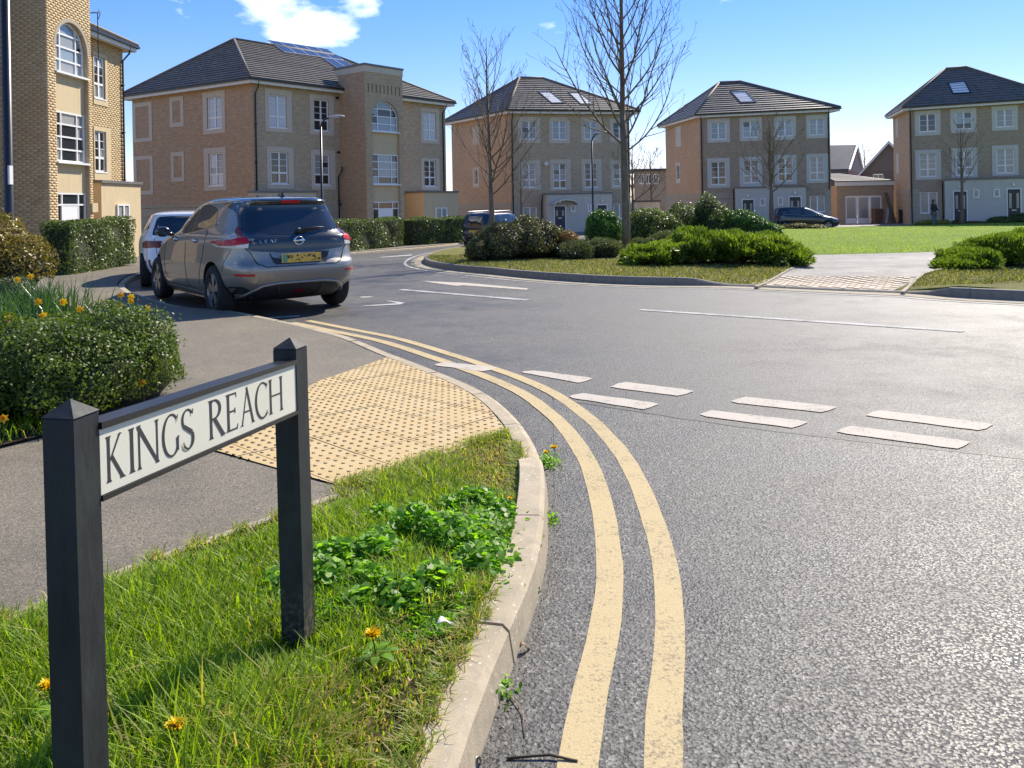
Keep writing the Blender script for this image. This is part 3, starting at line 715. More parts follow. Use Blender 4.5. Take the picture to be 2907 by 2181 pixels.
def hip_roof(root, C, ze, R1, R2, n, over=.42, hips=True):
    """C: 4 plan corners counter clockwise as (front-left, front-right, back-right, back-left); R1, R2 ridge ends (front side order left, right)"""
    cen = sum((Vector(c) for c in C), Vector((0, 0)))/4
    E = []
    for i in range(4):
        p, q, r = Vector(C[i-1]), Vector(C[i]), Vector(C[(i+1) % 4]); d1 = (q-p).normalized(); d2 = (r-q).normalized()
        n1, n2 = Vector((d1.y, -d1.x)), Vector((d2.y, -d2.x)); 
        bis = (n1+n2).normalized(); E.append(q+bis*over/max(.3, bis.dot(n1)))
    E3 = [Vector((e.x, e.y, ze)) for e in E]; A, B = Vector(R1), Vector(R2)
    base = MB(); dn = Vector((0, 0, -.03))
    for f in ((E3[0], E3[1], B, A), (E3[1], E3[2], B), (E3[2], E3[3], A, B), (E3[3], E3[0], A)): base.poly([p+dn for p in f])
    roof = base.build('roof', M['slate'], root)
    for i, (rl, rr) in enumerate(((A, B), (B, B), (B, A), (A, A))):
        roof_face(E3[i], E3[(i+1) % 4], rl, rr, n, roof)
    for i, t in enumerate((A, B, B, A)): tube_part('hip_tiles', [E3[i]+Vector((0, 0, .03)), t+Vector((0, 0, .04))], .075, M['hip'], roof, 6)
    tube_part('ridge_tiles', [A+Vector((0, 0, .04)), B+Vector((0, 0, .04))], .085, M['hip'], roof, 6)
    fb = MB(); gt = MB(); sf = MB()
    for i in range(4):
        a, b = E[i], E[(i+1) % 4]; d = (b-a).normalized(); n = Vector((d.y, -d.x)); a2, b2 = a-n*.06, b-n*.06
        w = Wall.__new__(Wall); w.a, w.d, w.n, w.L = a2, d, n, (b2-a2).length
        w.slab(fb, .05, w.L-.05, ze-.24, ze-.035, -.02, .012); w.slab(gt, -.02, w.L+.02, ze-.1, ze-.015, .015, .12)
        ca, cb = Vector(C[i]), Vector(C[(i+1) % 4]); sf.quad((a2.x, a2.y, ze-.2), (b2.x, b2.y, ze-.2), (cb.x, cb.y, ze-.2), (ca.x, ca.y, ze-.2))
    fb.build('fascia', M['fascia'], root); gt.build('gutter', M['black'], root); sf.build('soffit', M['fascia'], root)
    return roof, E3
def downpipe(w, u, z0, z1, parent, o=.06, r=.035, shoe=True):
    pts = [w.pt(u, z1+.12, o+.30), w.pt(u, z1-.12, o+.26), w.pt(u, z1-.4, o), w.pt(u, z0, o)]
    m = MB().tube(pts, r, 8); 
    z = z0+.6
    while z < z1-.5: w.slab(m, u-.05, u+.05, z, z+.05, 0.003, o+.04); z += 1.8
    return m.build('downpipe', M['black'], parent, True)
def skylight(root_roof, quad, glass='glass_sky', up=.07):
    """quad: four world points on the roof slope"""
    P = [Vector(p) for p in quad]; n = (P[1]-P[0]).cross(P[3]-P[0]).normalized(); n = n if n.z > 0 else -n
    c = sum(P, Vector())/4; m = MB(); k = .87
    I = [c+(p-c)*k for p in P]; O = [p+n*up for p in P]; J = [p+n*up for p in I]
    for i in range(4):
        j = (i+1) % 4; m.quad(O[i], O[j], J[j], J[i]); m.quad(P[i], P[j], O[j], O[i]); m.quad(J[i], J[j], I[j], I[i])
    s = m.build('skylight', M['black'], root_roof); MB().quad(*[p+n*(up-.025) for p in I]).build('pane', M[glass], s); return s
def on_plane(px, py, p0, n):
    d = ray(px, py); t = (Vector(p0)-EYE).dot(n)/d.dot(n); return EYE+d*t
def plane_of(a, b, c):
    n = (Vector(b)-Vector(a)).cross(Vector(c)-Vector(a)).normalized(); return Vector(a), n
def flat_box(name, w, u0, u1, z0, z1, o0, o1, mat, parent):
    m = MB(); w.slab(m, u0, u1, z0, z1, o0, o1); return m.build(name, mat, parent)
def arch_window(w, cu, half, zs, zspring, parent, cols=(.25, .75), nrows=4, recess=.18, glass='glass_blue', o=0, arch=True, ztop=None):
    """white gridded staircase window, semicircular head if arch; returns part"""
    ztop = zspring+half if arch else ztop; m = MB(); r0, r1 = o-recess, o-recess+.06; f = .05
    us = [cu-half]+[cu-half+2*half*c for c in cols]+[cu+half]
    tops = zspring if arch else ztop
    zr = [zs+(ztop-zs)*k/nrows for k in range(nrows+1)]
    def topz(u): return zspring+math.sqrt(max(0, half*half-(u-cu)**2)) if arch else ztop
    w.slab(m, cu-half, cu-half+f, zs, tops, r0, r1); w.slab(m, cu+half-f, cu+half, zs, tops, r0, r1); w.slab(m, cu-half, cu+half, zs, zs+f, r0+.001, r1+.001)
    w.slab(m, cu-half-.03, cu+half+.03, zs-.06, zs-.003, r0, o+.05)
    if arch:
        N = 16
        for k in range(N):
            a0, a1 = PI*k/N, PI*(k+1)/N
            P = []
            for oo in (r0, r1):
                for a, r in ((a0, half), (a1, half), (a1, half-f), (a0, half-f)): P.append(w.pt(cu+r*math.cos(a), zspring+r*math.sin(a), oo))
            m.hexa(P)
    else: w.slab(m, cu-half, cu+half, ztop-f, ztop, r0+.001, r1+.001)
    for u in us[1:-1]: w.slab(m, u-.024, u+.024, zs+f, topz(u)-.02, r0+.003, r1-.003)
    for z in zr[1:-1]:
        h = half if z <= tops else math.sqrt(max(0, half*half-(z-zspring)**2)); w.slab(m, cu-h+.02, cu+h-.02, z-.024, z+.024, r0+.005, r1-.005)
    win = m.build('staircase_window', M['upvc'], parent)
    for i in range(len(us)-1):
        for j in range(nrows):
            a, b, c, d = us[i], us[i+1], zr[j], zr[j+1]; pts = [(a, c), (b, c)]
            if d <= tops+1e-6: pts += [(b, d), (a, d)]
            else:
                for k in range(9):
                    u = b+(a-b)*k/8; z = min(d, topz(u)-.01)
                    if z > c+.005: pts.append((u, z))
                    elif k in (0, 8): pass
            pts = [p for p in pts if p[1] <= topz(p[0])+.001]
            if len(pts) < 3: continue
            MB().poly([w.pt(u, z, r0+.02) for u, z in pts]).build('pane', M[glass if isinstance(glass, str) else random.choice(glass)], win)
    return win
def spandrel(w, cu, half, zspring, ztop, parent, mat, o0, o1, name='arch_spandrel', ring=.0):
    """fills the corners between a square opening and its round head; also the arch soffit"""
    V = []; F = []; N = 18; R = half
    for sgn in (-1, 1):
        for k in range(N//2):
            a0, a1 = PI/2*k/(N//2), PI/2*(k+1)/(N//2)
            p = [(cu+sgn*R*math.cos(a0), zspring+R*math.sin(a0)), (cu+sgn*R*math.cos(a1), zspring+R*math.sin(a1))]
            n = len(V); V += [w.pt(p[0][0], p[0][1], o1), w.pt(p[1][0], p[1][1], o1), w.pt(p[1][0], ztop, o1), w.pt(p[0][0], ztop, o1)]; F.append((n, n+1, n+2, n+3))
            n = len(V); V += [w.pt(*p[0], o1), w.pt(*p[1], o1), w.pt(*p[1], o0), w.pt(*p[0], o0)]; F.append((n, n+1, n+2, n+3))
    me = me_from(V, F); uvl = me.uv_layers.new(name='UVMap')
    for poly in me.polygons:
        for li, vi in zip(poly.loop_indices, poly.vertices):
            co = Vector(me.vertices[vi].co); uvl.data[li].uv = ((Vector((co.x, co.y))-w.a).dot(w.d), co.z)
    return link(name, me, mat, parent)
def entrance(w, u0, u1, z0, z1, parent, recess=.18, mat='door_white', o=0):
    """glazed screen with a panelled door: frame, side lights, transom and door"""
    m = MB(); r0, r1 = o-recess, o-recess+.06; f = .05; du = (u1-u0)
    zt = z1-.38; a, b = u0+du*.24, u0+du*.76
    for x in (u0, u1-f, a-f/2, b-f/2): w.slab(m, x, x+f, z0, z1, r0, r1)
    for z in (zt, z1-f): w.slab(m, u0, u1, z, z+f, r0+.001, r1+.002)
    for s, e in ((u0+f, a-f/2), (b+f/2, u1-f)): w.slab(m, s, e, z0+(zt-z0)*.45, z0+(zt-z0)*.45+.04, r0+.004, r1-.004)
    fr = m.build('entrance_screen', M['upvc'], parent)
    for s, e, c, d in ((u0+f, a-f/2, z0, zt), (b+f/2, u1-f, z0, zt), (u0+f, u1-f, zt+f, z1-f)):
        MB().quad(w.pt(s, c, r0+.02), w.pt(e, c, r0+.02), w.pt(e, d, r0+.02), w.pt(s, d, r0+.02)).build('pane', M['glass'], fr)
    dm = MB(); w.slab(dm, a+f/2, b-f/2, z0, zt, r0+.005, r1-.01); d = dm.build('door', M[mat], parent)
    h = MB(); w.slab(h, (a+b)/2-.045, (a+b)/2+.045, z0+.55, zt-.45, r1-.009, r1+.004); h.build('door_slot_window', M['glass'], d)
    h = MB(); w.slab(h, b-.16, b-.13, z0+.95, z0+1.1, r1-.01, r1+.04); h.build('handle', M['alu'], d)
    return fr
def small_box(w, px0, px1, yt, yb, parent, mat, name, o=0, depth=.1):
    b = w.box(px0, px1, yt, yb, o); return flat_box(name, w, b[0], b[1], b[2], b[3], o, o+depth, mat, parent)

def crop(x0, y0, k): return lambda a, b: (x0+k*a, y0+k*b)
def cb(w, cr, a, t, b, d, o=0):
    x0, y0 = cr(a, t); x1, y1 = cr(b, d); return w.box(x0, x1, y0, y1, o)

# ---------------------------------------------------------------- B: flats with solar panels
def eave_point(px, py, z):
    d = ray(px, py); t = (z-EYE.z)/d.z; p = EYE+d*t; return Vector((p.x, p.y))
ZE = 7.5
c1 = crop(0, 0, .4337); c2 = crop(640, 80, .3855); c3 = crop(1220, 150, .3915); c4 = crop(1820, 180, .3494); c5 = crop(2320, 150, .3676)
def plan(fl, fr, bl, inset=.42, ze=ZE):
    """wall corners from surveyed eave corners (front-left, front-right, back-left)"""
    a, b, d = eave_point(*fl, ze), eave_point(*fr, ze), eave_point(*bl, ze); c = b+(d-a)
    E = [a, b, c, d]; cen = sum(E, Vector((0, 0)))/4; out = []
    for i in range(4):
        p, q, r = E[i-1], E[i], E[(i+1) % 4]; e1 = (q-p).normalized(); e2 = (r-q).normalized(); n1, n2 = Vector((e1.y, -e1.x)), Vector((e2.y, -e2.x)); bis = (n1+n2).normalized()
        out.append(q-bis*inset/max(.3, bis.dot(n1)))
    return out
CB = plan((710, 219), (1294, 291), (338, 272))
GB = -.62
B = thing('apartment_building', (CB[0].x, CB[0].y, GB), 'three storey buff brick flats with solar panels and an arched stair tower', 'building')
wr = Wall(CB[0], CB[1], GB, ZE-.2); wl_ = Wall(CB[3], CB[0], GB, ZE-.2)
wb1, wb2 = Wall(CB[1], CB[2], GB, ZE-.2), Wall(CB[2], CB[3], GB, ZE-.2)
holes = []; SUR = []
for o, i, g in (((290, 452, 487, 766), (322, 494, 448, 732), 'glass_blind'), ((620, 492, 797, 788), (648, 528, 760, 757), 'glass'), ((305, 877, 500, 1184), (333, 912, 462, 1146), 'glass'),
             ((630, 898, 808, 1189), (655, 932, 770, 1154), ['glass', 'glass_curtain']), ((1438, 592, 1572, 850), (1455, 620, 1550, 820), ['glass_blue', 'glass_blind']), ((1440, 958, 1575, 1195), (1462, 975, 1550, 1165), 'glass')):
    O, I = cb(wr, c2, *o), cb(wr, c2, *i); SUR.append((O, I, g)); holes.append(I)
gwin = cb(wr, c2, 716, 1338, 782, 1480); holes.append(gwin)
wall_mesh(wr, holes, M['brick_grey'], B, .1)
for O, I, g in SUR: surround(wr, O, I, B, M['surround']); window(wr, I, B, glass=g)
window(wr, gwin, B, glass='glass', split=None, bars=1)
holesL = []; PN = []
for o, i, k in (((870, 672, 997, 930), (890, 700, 977, 905), 0), ((1113, 633, 1203, 832), (1132, 662, 1183, 803), 0), ((1330, 597, 1475, 877), (1357, 635, 1453, 842), 1),
             ((880, 1022, 1003, 1275), (897, 1046, 985, 1250), 0), ((1122, 995, 1208, 1190), (1140, 1022, 1192, 1162), 0), ((1338, 968, 1483, 1248), (1368, 1003, 1463, 1215), 2)):
    O, I = cb(wl_, c1, *o), cb(wl_, c1, *i); PN.append((O, I, k))
    if k: holesL.append(I)
wall_mesh(wl_, holesL, M['brick_warm'], B, .1)
for O, I, k in PN:
    surround(wl_, O, I, B, M['surround'], name='window_surround' if k else 'blind_window_surround')
    if k: window(wl_, I, B, glass='glass_blind' if k == 1 else ['glass_curtain', 'glass_blind'])
wall_mesh(wb1, [], M['brick_pink'], B); wall_mesh(wb2, [], M['brick_buff'], B)
m = MB(); zb = wl_.pix(*c1(1000, 1352))[1]; wl_.slab(m, 0, wl_.L+.04, zb-.08, zb+.06, 0, .05); m.build('string_course', M['stone_band'], B)
m = MB()
zq = zb-.12
while zq > GB+.3: wl_.slab(m, 0, wl_.L+.02, max(GB, zq-.42), zq, 0.001, .03); zq -= .45
m.build('banded_base', M['stone_band'], B)
rA = Vector(CB[0]).lerp(CB[3], .5); rB = Vector(CB[1]).lerp(CB[2], .5)
R1 = rA.lerp(rB, .20); R2 = rA.lerp(rB, .70); ZR = 10.25
roofB, EB = hip_roof(B, CB, ZE, (R1.x, R1.y, ZR), (R2.x, R2.y, ZR), 19)
pB = plane_of(EB[0], EB[1], (R1.x, R1.y, ZR))
# seven solar panels on the front slope
nb_ = pB[1] if pB[1].z > 0 else -pB[1]
tl, tr, bl = on_plane(*c2(305, 97), *pB), on_plane(*c2(745, 163), *pB), on_plane(*c2(432, 186), *pB)
ex, ey = (tr-tl)/5, (bl-tl)
def panel(i, j, s=1.0):
    a = tl+ex*i+ey*j+nb_*.09; b = a+ex*.985; c = b+ey*.985; d = a+ey*.985; m = MB(); cn = (a+b+c+d)/4; k = .955
    I = [cn+(p-cn)*k for p in (a, b, c, d)]; O = [a, b, c, d]
    for q in range(4):
        r = (q+1) % 4; m.quad(O[q], O[r], I[r], I[q]); m.quad(O[q], O[r], O[r]-nb_*.045, O[q]-nb_*.045)
    f = m.build('solar_panel', M['alu'], roofB); MB().quad(*[p-nb_*.004 for p in I]).build('cell_sheet', M['pv'], f)
for i in range(5): panel(i, 0)
panel(3.0, 1.02); panel(4.0, 1.02)
# stair tower
def stair_tower(root, w_front, depth, z0, z1, info, brick, brick_side, glass1, glass2, cutouts=True, slots=9, geom=False):
    """square tower in front of a facade: front wall with a tall recess holding two stair windows, render panels and the entrance"""
    cu, half, za, zsp, zp1, zw2, zp2, zd = info     # centre, half width, arch sill, spring, 2nd window head, 2nd sill, door head, ...
    rec = (cu-half, cu+half, z0, zsp+half)
    sl = []
    if slots:
        zt = z1-1.32
        for k in range(slots): u = .22+(w_front.L-.44)*k/(slots-1); sl.append((u-.035, u+.035, zt, zt+.42))
    if not geom: wall_mesh(w_front, [rec]+sl, brick, root, .16, 'tower_wall')
    spandrel(w_front, cu, half, zsp, zsp+half, root, brick, -.16, 0.0)
    for s in sl:
        MB().quad(*[w_front.pt(u, z, -.09) for u, z in ((s[0], s[2]), (s[1], s[2]), (s[1], s[3]), (s[0], s[3]))]).build('wall_slot', M['dark_in'], root)
    L = Wall(w_front.pt(0, 0, -depth), w_front.pt(0, 0, 0), z0, z1); R = Wall(w_front.pt(w_front.L, 0, 0), w_front.pt(w_front.L, 0, -depth), z0, z1)
    L.n = -w_front.d; R.n = w_front.d
    for ww in (L, R):
        if geom and ww is L: continue
        wall_mesh(ww, [], brick_side, root, name='tower_wall')
    m = MB(); w_front.slab(m, -.06, w_front.L+.06, z1, z1+.10, -depth-.4, .06); m.build('coping', M['lead'], root)
    m = MB(); w_front.slab(m, -.025, w_front.L+.025, z1-.32, z1-.002, -depth-.3, .025); m.build('parapet_band', M['surround'], root)
    arch_window(w_front, cu, half-.02, za, zsp, root, glass=glass1)
    arch_window(w_front, cu, half-.02, zw2, 0, root, glass=glass2, arch=False, ztop=zp1)
    for a, b in ((zp1, za-.06), (zd, zw2-.06)): flat_box('render_panel', w_front, cu-half, cu+half, a+.002, b-.002, -.2, -.13, M['render_cream'], root)
    entrance(w_front, cu-half+.02, cu+half-.02, z0+.02, zd-.002, root)
    # arch trim ring
    N = 20; m = MB()
    for k in range(N):
        a0, a1 = PI*k/N, PI*(k+1)/N; P = []
        for o in (-.02, .012):
            for a, r in ((a0, half+.10), (a1, half+.10), (a1, half-.01), (a0, half-.01)): P.append(w_front.pt(cu+r*math.cos(a), zsp+r*math.sin(a), o))
        m.hexa(P)
    m.build('arch_ring', M['stone_band'], root)
    return L, R
uT = wr.pix(966, 500)[0]
# depth so that its near corner falls where surveyed
best = min((abs((lambda p: PX0+FOC*((p.x*RIGHT.x+(4-EYE.z)*RIGHT.z)/p.y))(Vector(wr.pt(uT, 0, d)[:2]))-1040), d) for d in [k*.05 for k in range(10, 60)])[1]
f0 = wr.pt(uT, 0, best); wtmp = Wall(f0[:2], wr.pt(uT+3, 0, best)[:2], GB, 8.5); LT = wtmp.pix(1145, 400)[0]
wt = Wall(f0[:2], wr.pt(uT+LT, 0, best)[:2], GB, wtmp.pix(*c2(1160, 292))[1])
u_a, u_b = wt.pix(*c2(1078, 650))[0], wt.pix(*c2(1278, 650))[0]; cu, half = (u_a+u_b)/2, (u_b-u_a)/2
zz = lambda y: wt.pix(*c2(1180, y))[1]
zs_ = zz(540)-half
stair_tower(B, wt, best+.02, GB, wt.z1, (cu, half, zz(762), zs_, zz(930), zz(1150), None, zz(1278)), M['brick_buff'], M['brick_warm'], ['glass_blue', 'glass_blue', 'glass'], ['glass_blue', 'glass'])
# projecting single storey porches with flat roofs
def porch(root, w, box, depth, mat, side=None):
    u0, u1, z0, z1 = box
    m = MB(); w.slab(m, u0, u1, z0, z1, -.02, depth); p = m.build('porch', mat, root)
    m = MB(); w.slab(m, u0-.06, u1+.06, z1, z1+.09, -.02, depth+.07); m.build('porch_coping', M['lead'], p)
    return Wall(w.pt(u0, 0, depth)[:2], w.pt(u1, 0, depth)[:2], z0, z1), p
z_t = wr.pix(*c2(1500, 1212), 1.3)[1]
ua, ub = wr.pix(*c2(1462, 1300), 1.5)[0], wr.pix(*c2(1712, 1300), 1.5)[0]
pw, pp_ = porch(B, wr, (ua, ub, GB, z_t), 1.5, M['render_cream'])
b_ = cb(pw, c2, 1545, 1322, 1630, 1470); window(pw, b_, B, split=None, bars=1, recess=-.005, glass=['glass_blue', 'glass_curtain'])
ua, ub = wr.pix(*c2(215, 1300), .5)[0], wr.pix(*c2(668, 1300), .5)[0]
pw, pp_ = porch(B, wr, (ua, ub, GB, wr.pix(*c2(440, 1212), .5)[1]), .5, M['surround'])
downpipe(wr, .12, GB, ZE-.25, B); downpipe(wr, wr.L-.25, GB+2.4, ZE-.25, B); downpipe(wr, uT-.15, GB, ZE-4.1, B)
for (a, t) in ((820, 515), (830, 915), (845, 1300)): small_box(wr, *[c2(a-9, t)[0], c2(a+9, t)[0]], c2(0, t-9)[1], c2(0, t+9)[1], B, M['black'], 'wall_vent', 0, .06)
m = MB()
z_ = GB+.05
for k in range(5): wr.slab(m, ub+.05, wr.L-.02, z_, z_+.40, 0.001, .025); z_ += .43
m.build('banded_base', M['stone_band'], B)

# ---------------------------------------------------------------- A: flats at the left edge, brick by brick near the eye
GA = -.28; XF, XT = -14.75, -13.0
ZEA = 7.8
A = thing('apartment_building', (XF, 27, GA), 'sunlit yellow brick flats with arched stair window at the left edge', 'building')
wt = Wall((XT-.05, 22.85), (XT, 25.15), GA, 9.9); wm = Wall((XF-.1, 25.15), (XF, 30.9), GA, ZEA-.2); ws = Wall((XT-2.6, 22.85), (XT-.05, 22.85), GA, 9.9)
wt.n = Vector((wt.d.y, -wt.d.x)); wm.n = Vector((wm.d.y, -wm.d.x)); ws.n = Vector((0, -1))
cA = c1
mid = lambda y: wt.pix(*cA(470, y))[1]
u_a, u_b = wt.pix(*cA(368, 700))[0], wt.pix(*cA(578, 700))[0]; cu, half = (u_a+u_b)/2, (u_b-u_a)/2
za, zw2, zp1, zd = mid(487), mid(1062), mid(737), mid(1262); zs_ = mid(150)-half
t_ = NT('weathered yellow bricks'); a_ = attr_tint(t_); oi = t_.node('ShaderNodeObjectInfo')
tt = t_.math('ADD', a_, t_.math('MULTIPLY', oi.outputs['Random'], .35)); nn = t_.noise(.5, 4, .6)
col = t_.ramp(tt, [(0, (.54, .40, .21)), (.35, (.62, .48, .27)), (.7, (.52, .36, .20)), (1, (.43, .28, .17))])
col = t_.mix(t_.ramp(nn, [(.45, 0), (.65, .5)]), col, (.56, .37, .19)); col = t_.mix(1, col, t_.ramp(t_.noise(60, 4), [(.3, .8), (.7, 1.15)]), 'MULTIPLY')
t_.set(col, .9, 0, .25); t_.bump(t_.noise(70, 4), .6, .006); M['brick_one'] = t_.m
M['mortar'] = plain('mortar', (.42, .33, .21), .95, .15, 20)
M['brick_buff_yellow'] = brickmat('buff yellow brickwork', (.33, .24, .13), (.28, .20, .12), (.25, .2, .14), (.25, .15, .09), .4)  # yellower buff brick of the left block
BRICKS = []
def brickwork(w, u0, u1, z0, z1, holes, arch=None, proud=.005):
    c = 0; z = z0
    while z < z1-.02:
        u = u0-(.1125 if c % 2 else 0)
        while u < u1:
            a, b = max(u, u0), min(u+.215, u1); segs = [(a, b)]
            for h in holes:
                if z+.065 > h[2] and z < h[3]:
                    hl, hr = h[0], h[1]
                    if arch and h is holes[0] and z+.03 > arch[2]:
                        dz = z+.03-arch[2]
                        if dz >= arch[1]: continue
                        k = math.sqrt(arch[1]**2-dz**2); hl, hr = arch[0]-k, arch[0]+k
                    ns = []
                    for s, e in segs:
                        if e <= hl or s >= hr: ns.append((s, e)); continue
                        if s < hl: ns.append((s, hl))
                        if e > hr: ns.append((hr, e))
                    segs = ns
            for s, e in segs:
                if e-s > .03: BRICKS.append((w, s, e, z, min(z+.065, z1), proud+random.uniform(-.001, .0015)))
            u += .225
        z += .075; c += 1
rec = (cu-half, cu+half, GA, zs_+half)
slots = [(u-.035, u+.035, 9.9-1.32, 9.9-.9) for u in [.22+(wt.L-.44)*k/8 for k in range(9)]]
brickwork(wt, 0, wt.L, GA, 9.55, [rec]+slots, (cu, half+.1, zs_)); brickwork(ws, 0, ws.L, GA, 9.55, [])
SURA = []
for o, i in (((607, 352, 700, 690), (612, 372, 685, 645)), ((612, 835, 722, 1180), (618, 860, 692, 1125))):
    O, I = cb(wm, cA, *o), cb(wm, cA, *i); SURA.append((O, I))
brickwork(wm, 0, wm.L, GA, ZEA-.2, [O for O, I in SURA])
wall_mesh(wt, [rec]+slots, M['mortar'], A, .16, 'tower_wall'); wall_mesh(ws, [], M['mortar'], A, name='tower_wall'); wall_mesh(wm, [I for O, I in SURA], M['mortar'], A, .1)
stair_tower(A, wt, 1.75, GA, 9.9, (cu, half, za, zs_, zp1, zw2, None, zd), M['brick_buff_yellow'], M['brick_buff_yellow'], ['glass_blue', 'glass_curtain'], ['glass', 'glass', 'glass_curtain'], geom=True)
for O, I in SURA: surround(wm, O, I, A, M['render_cream']); window(wm, I, A, glass=['glass', 'glass_blue'], recess=.08)
# bricks: the 300 that show largest are pieces, the rest one mass
BRICKS.sort(key=lambda b: -((b[2]-b[1])*(1.0 if b[0] is not wm else .6)/(Vector(b[0].pt((b[1]+b[2])/2, b[3])).length_squared))*(1 if (Vector(b[0].pt(b[1], b[3])).z > 1.4) else .2)*(1 if (b[0] is not ws or b[1] > 1.1) else .1))
V = []; F = []; T = []
def brick_pts(b):
    w, s, e, z0, z1, p = b; q = .004
    return [w.pt(s, z0, -.02), w.pt(e, z0, -.02), w.pt(e, z1, -.02), w.pt(s, z1, -.02), w.pt(s+q, z0+q, p), w.pt(e-q, z0+q, p), w.pt(e-q, z1-q, p), w.pt(s+q, z1-q, p)]
BF = ((4, 5, 6, 7), (0, 1, 5, 4), (1, 2, 6, 5), (2, 3, 7, 6), (3, 0, 4, 7))
for k, b in enumerate(BRICKS):
    P = brick_pts(b); tn_ = random.random()*.65
    if k < 300:
        me = np_mesh(np.array(P), np.array(BF), np.full(8, tn_)); link('brick', me, M['brick_one'], A)
    else:
        n = len(V); V += P; F += [[n+i for i in f] for f in BF]; T += [tn_]*8
link('brickwork', np_mesh(np.array(V), np.array(F), np.array(T)), M['brick_one'], A, 'stuff')
# rest of A: body beyond the frame, roof, porch, pipes
CA = [Vector((XF-.1, 19.0)), Vector((XF, 30.9)), Vector((XF-10, 31.1)), Vector((XF-10, 19.0))]
CA = [Vector((XF-10, 19.0)), Vector((XF-.1, 19.0)), Vector((XF, 30.9)), Vector((XF-10, 31.1))]
for i, j in ((0, 1), (2, 3), (3, 0)):
    w_ = Wall(CA[i], CA[j], GA, ZEA-.2); wall_mesh(w_, [], M['brick_buff_yellow'], A)
w_ = Wall(CA[1], Vector((XF-.1, 22.85)), GA, ZEA-.2); wall_mesh(w_, [], M['brick_buff_yellow'], A)
roofA, EA = hip_roof(A, CA, ZEA, (XF-5, 23.5, 10.4), (XF-5, 26.5, 10.4), 18)
pw, pp_ = porch(A, wm, (27.0-25.15, 29.75-25.15, GA, wm.pix(*cA(800, 1203), 1.2)[1]), 1.15, M['render_cream'])
b_ = cb(pw, cA, 762, 1338, 842, 1500); window(pw, b_, A, split=None, bars=1, recess=-.005, glass='glass_curtain')
downpipe(wm, wm.L-.12, GA+2.3, ZEA-.25, A)
small_box(wt, cA(603, 0)[0]-3, cA(632, 0)[0], cA(0, 1330)[1], cA(0, 1390)[1], A, M['render_cream'], 'entry_panel', 0, .05)
# television aerial
m = MB(); ap = Vector(at(c1(640, 165)[0], c1(640, 165)[1], 27.5)); tp_ = ap+Vector((0, 0, .42))
m.tube([ap-Vector((0, 0, 1.2)), tp_], .016, 6); m.tube([tp_+Vector((-.55, .1, .02)), tp_+Vector((.1, -.05, -.02))], .012, 6)
for k in range(7): q = tp_+Vector((-.5+.09*k, .09-.02*k, .02)); m.tube([q-Vector((.02, .16, .05)), q+Vector((.02, .16, .05))], .007, 5)
m.tube([tp_+Vector((.02, 0, .12)), tp_+Vector((.1, 0, -.02)), tp_+Vector((.02, 0, -.22))], .012, 5)
m.build('television_aerial', M['black'], A)

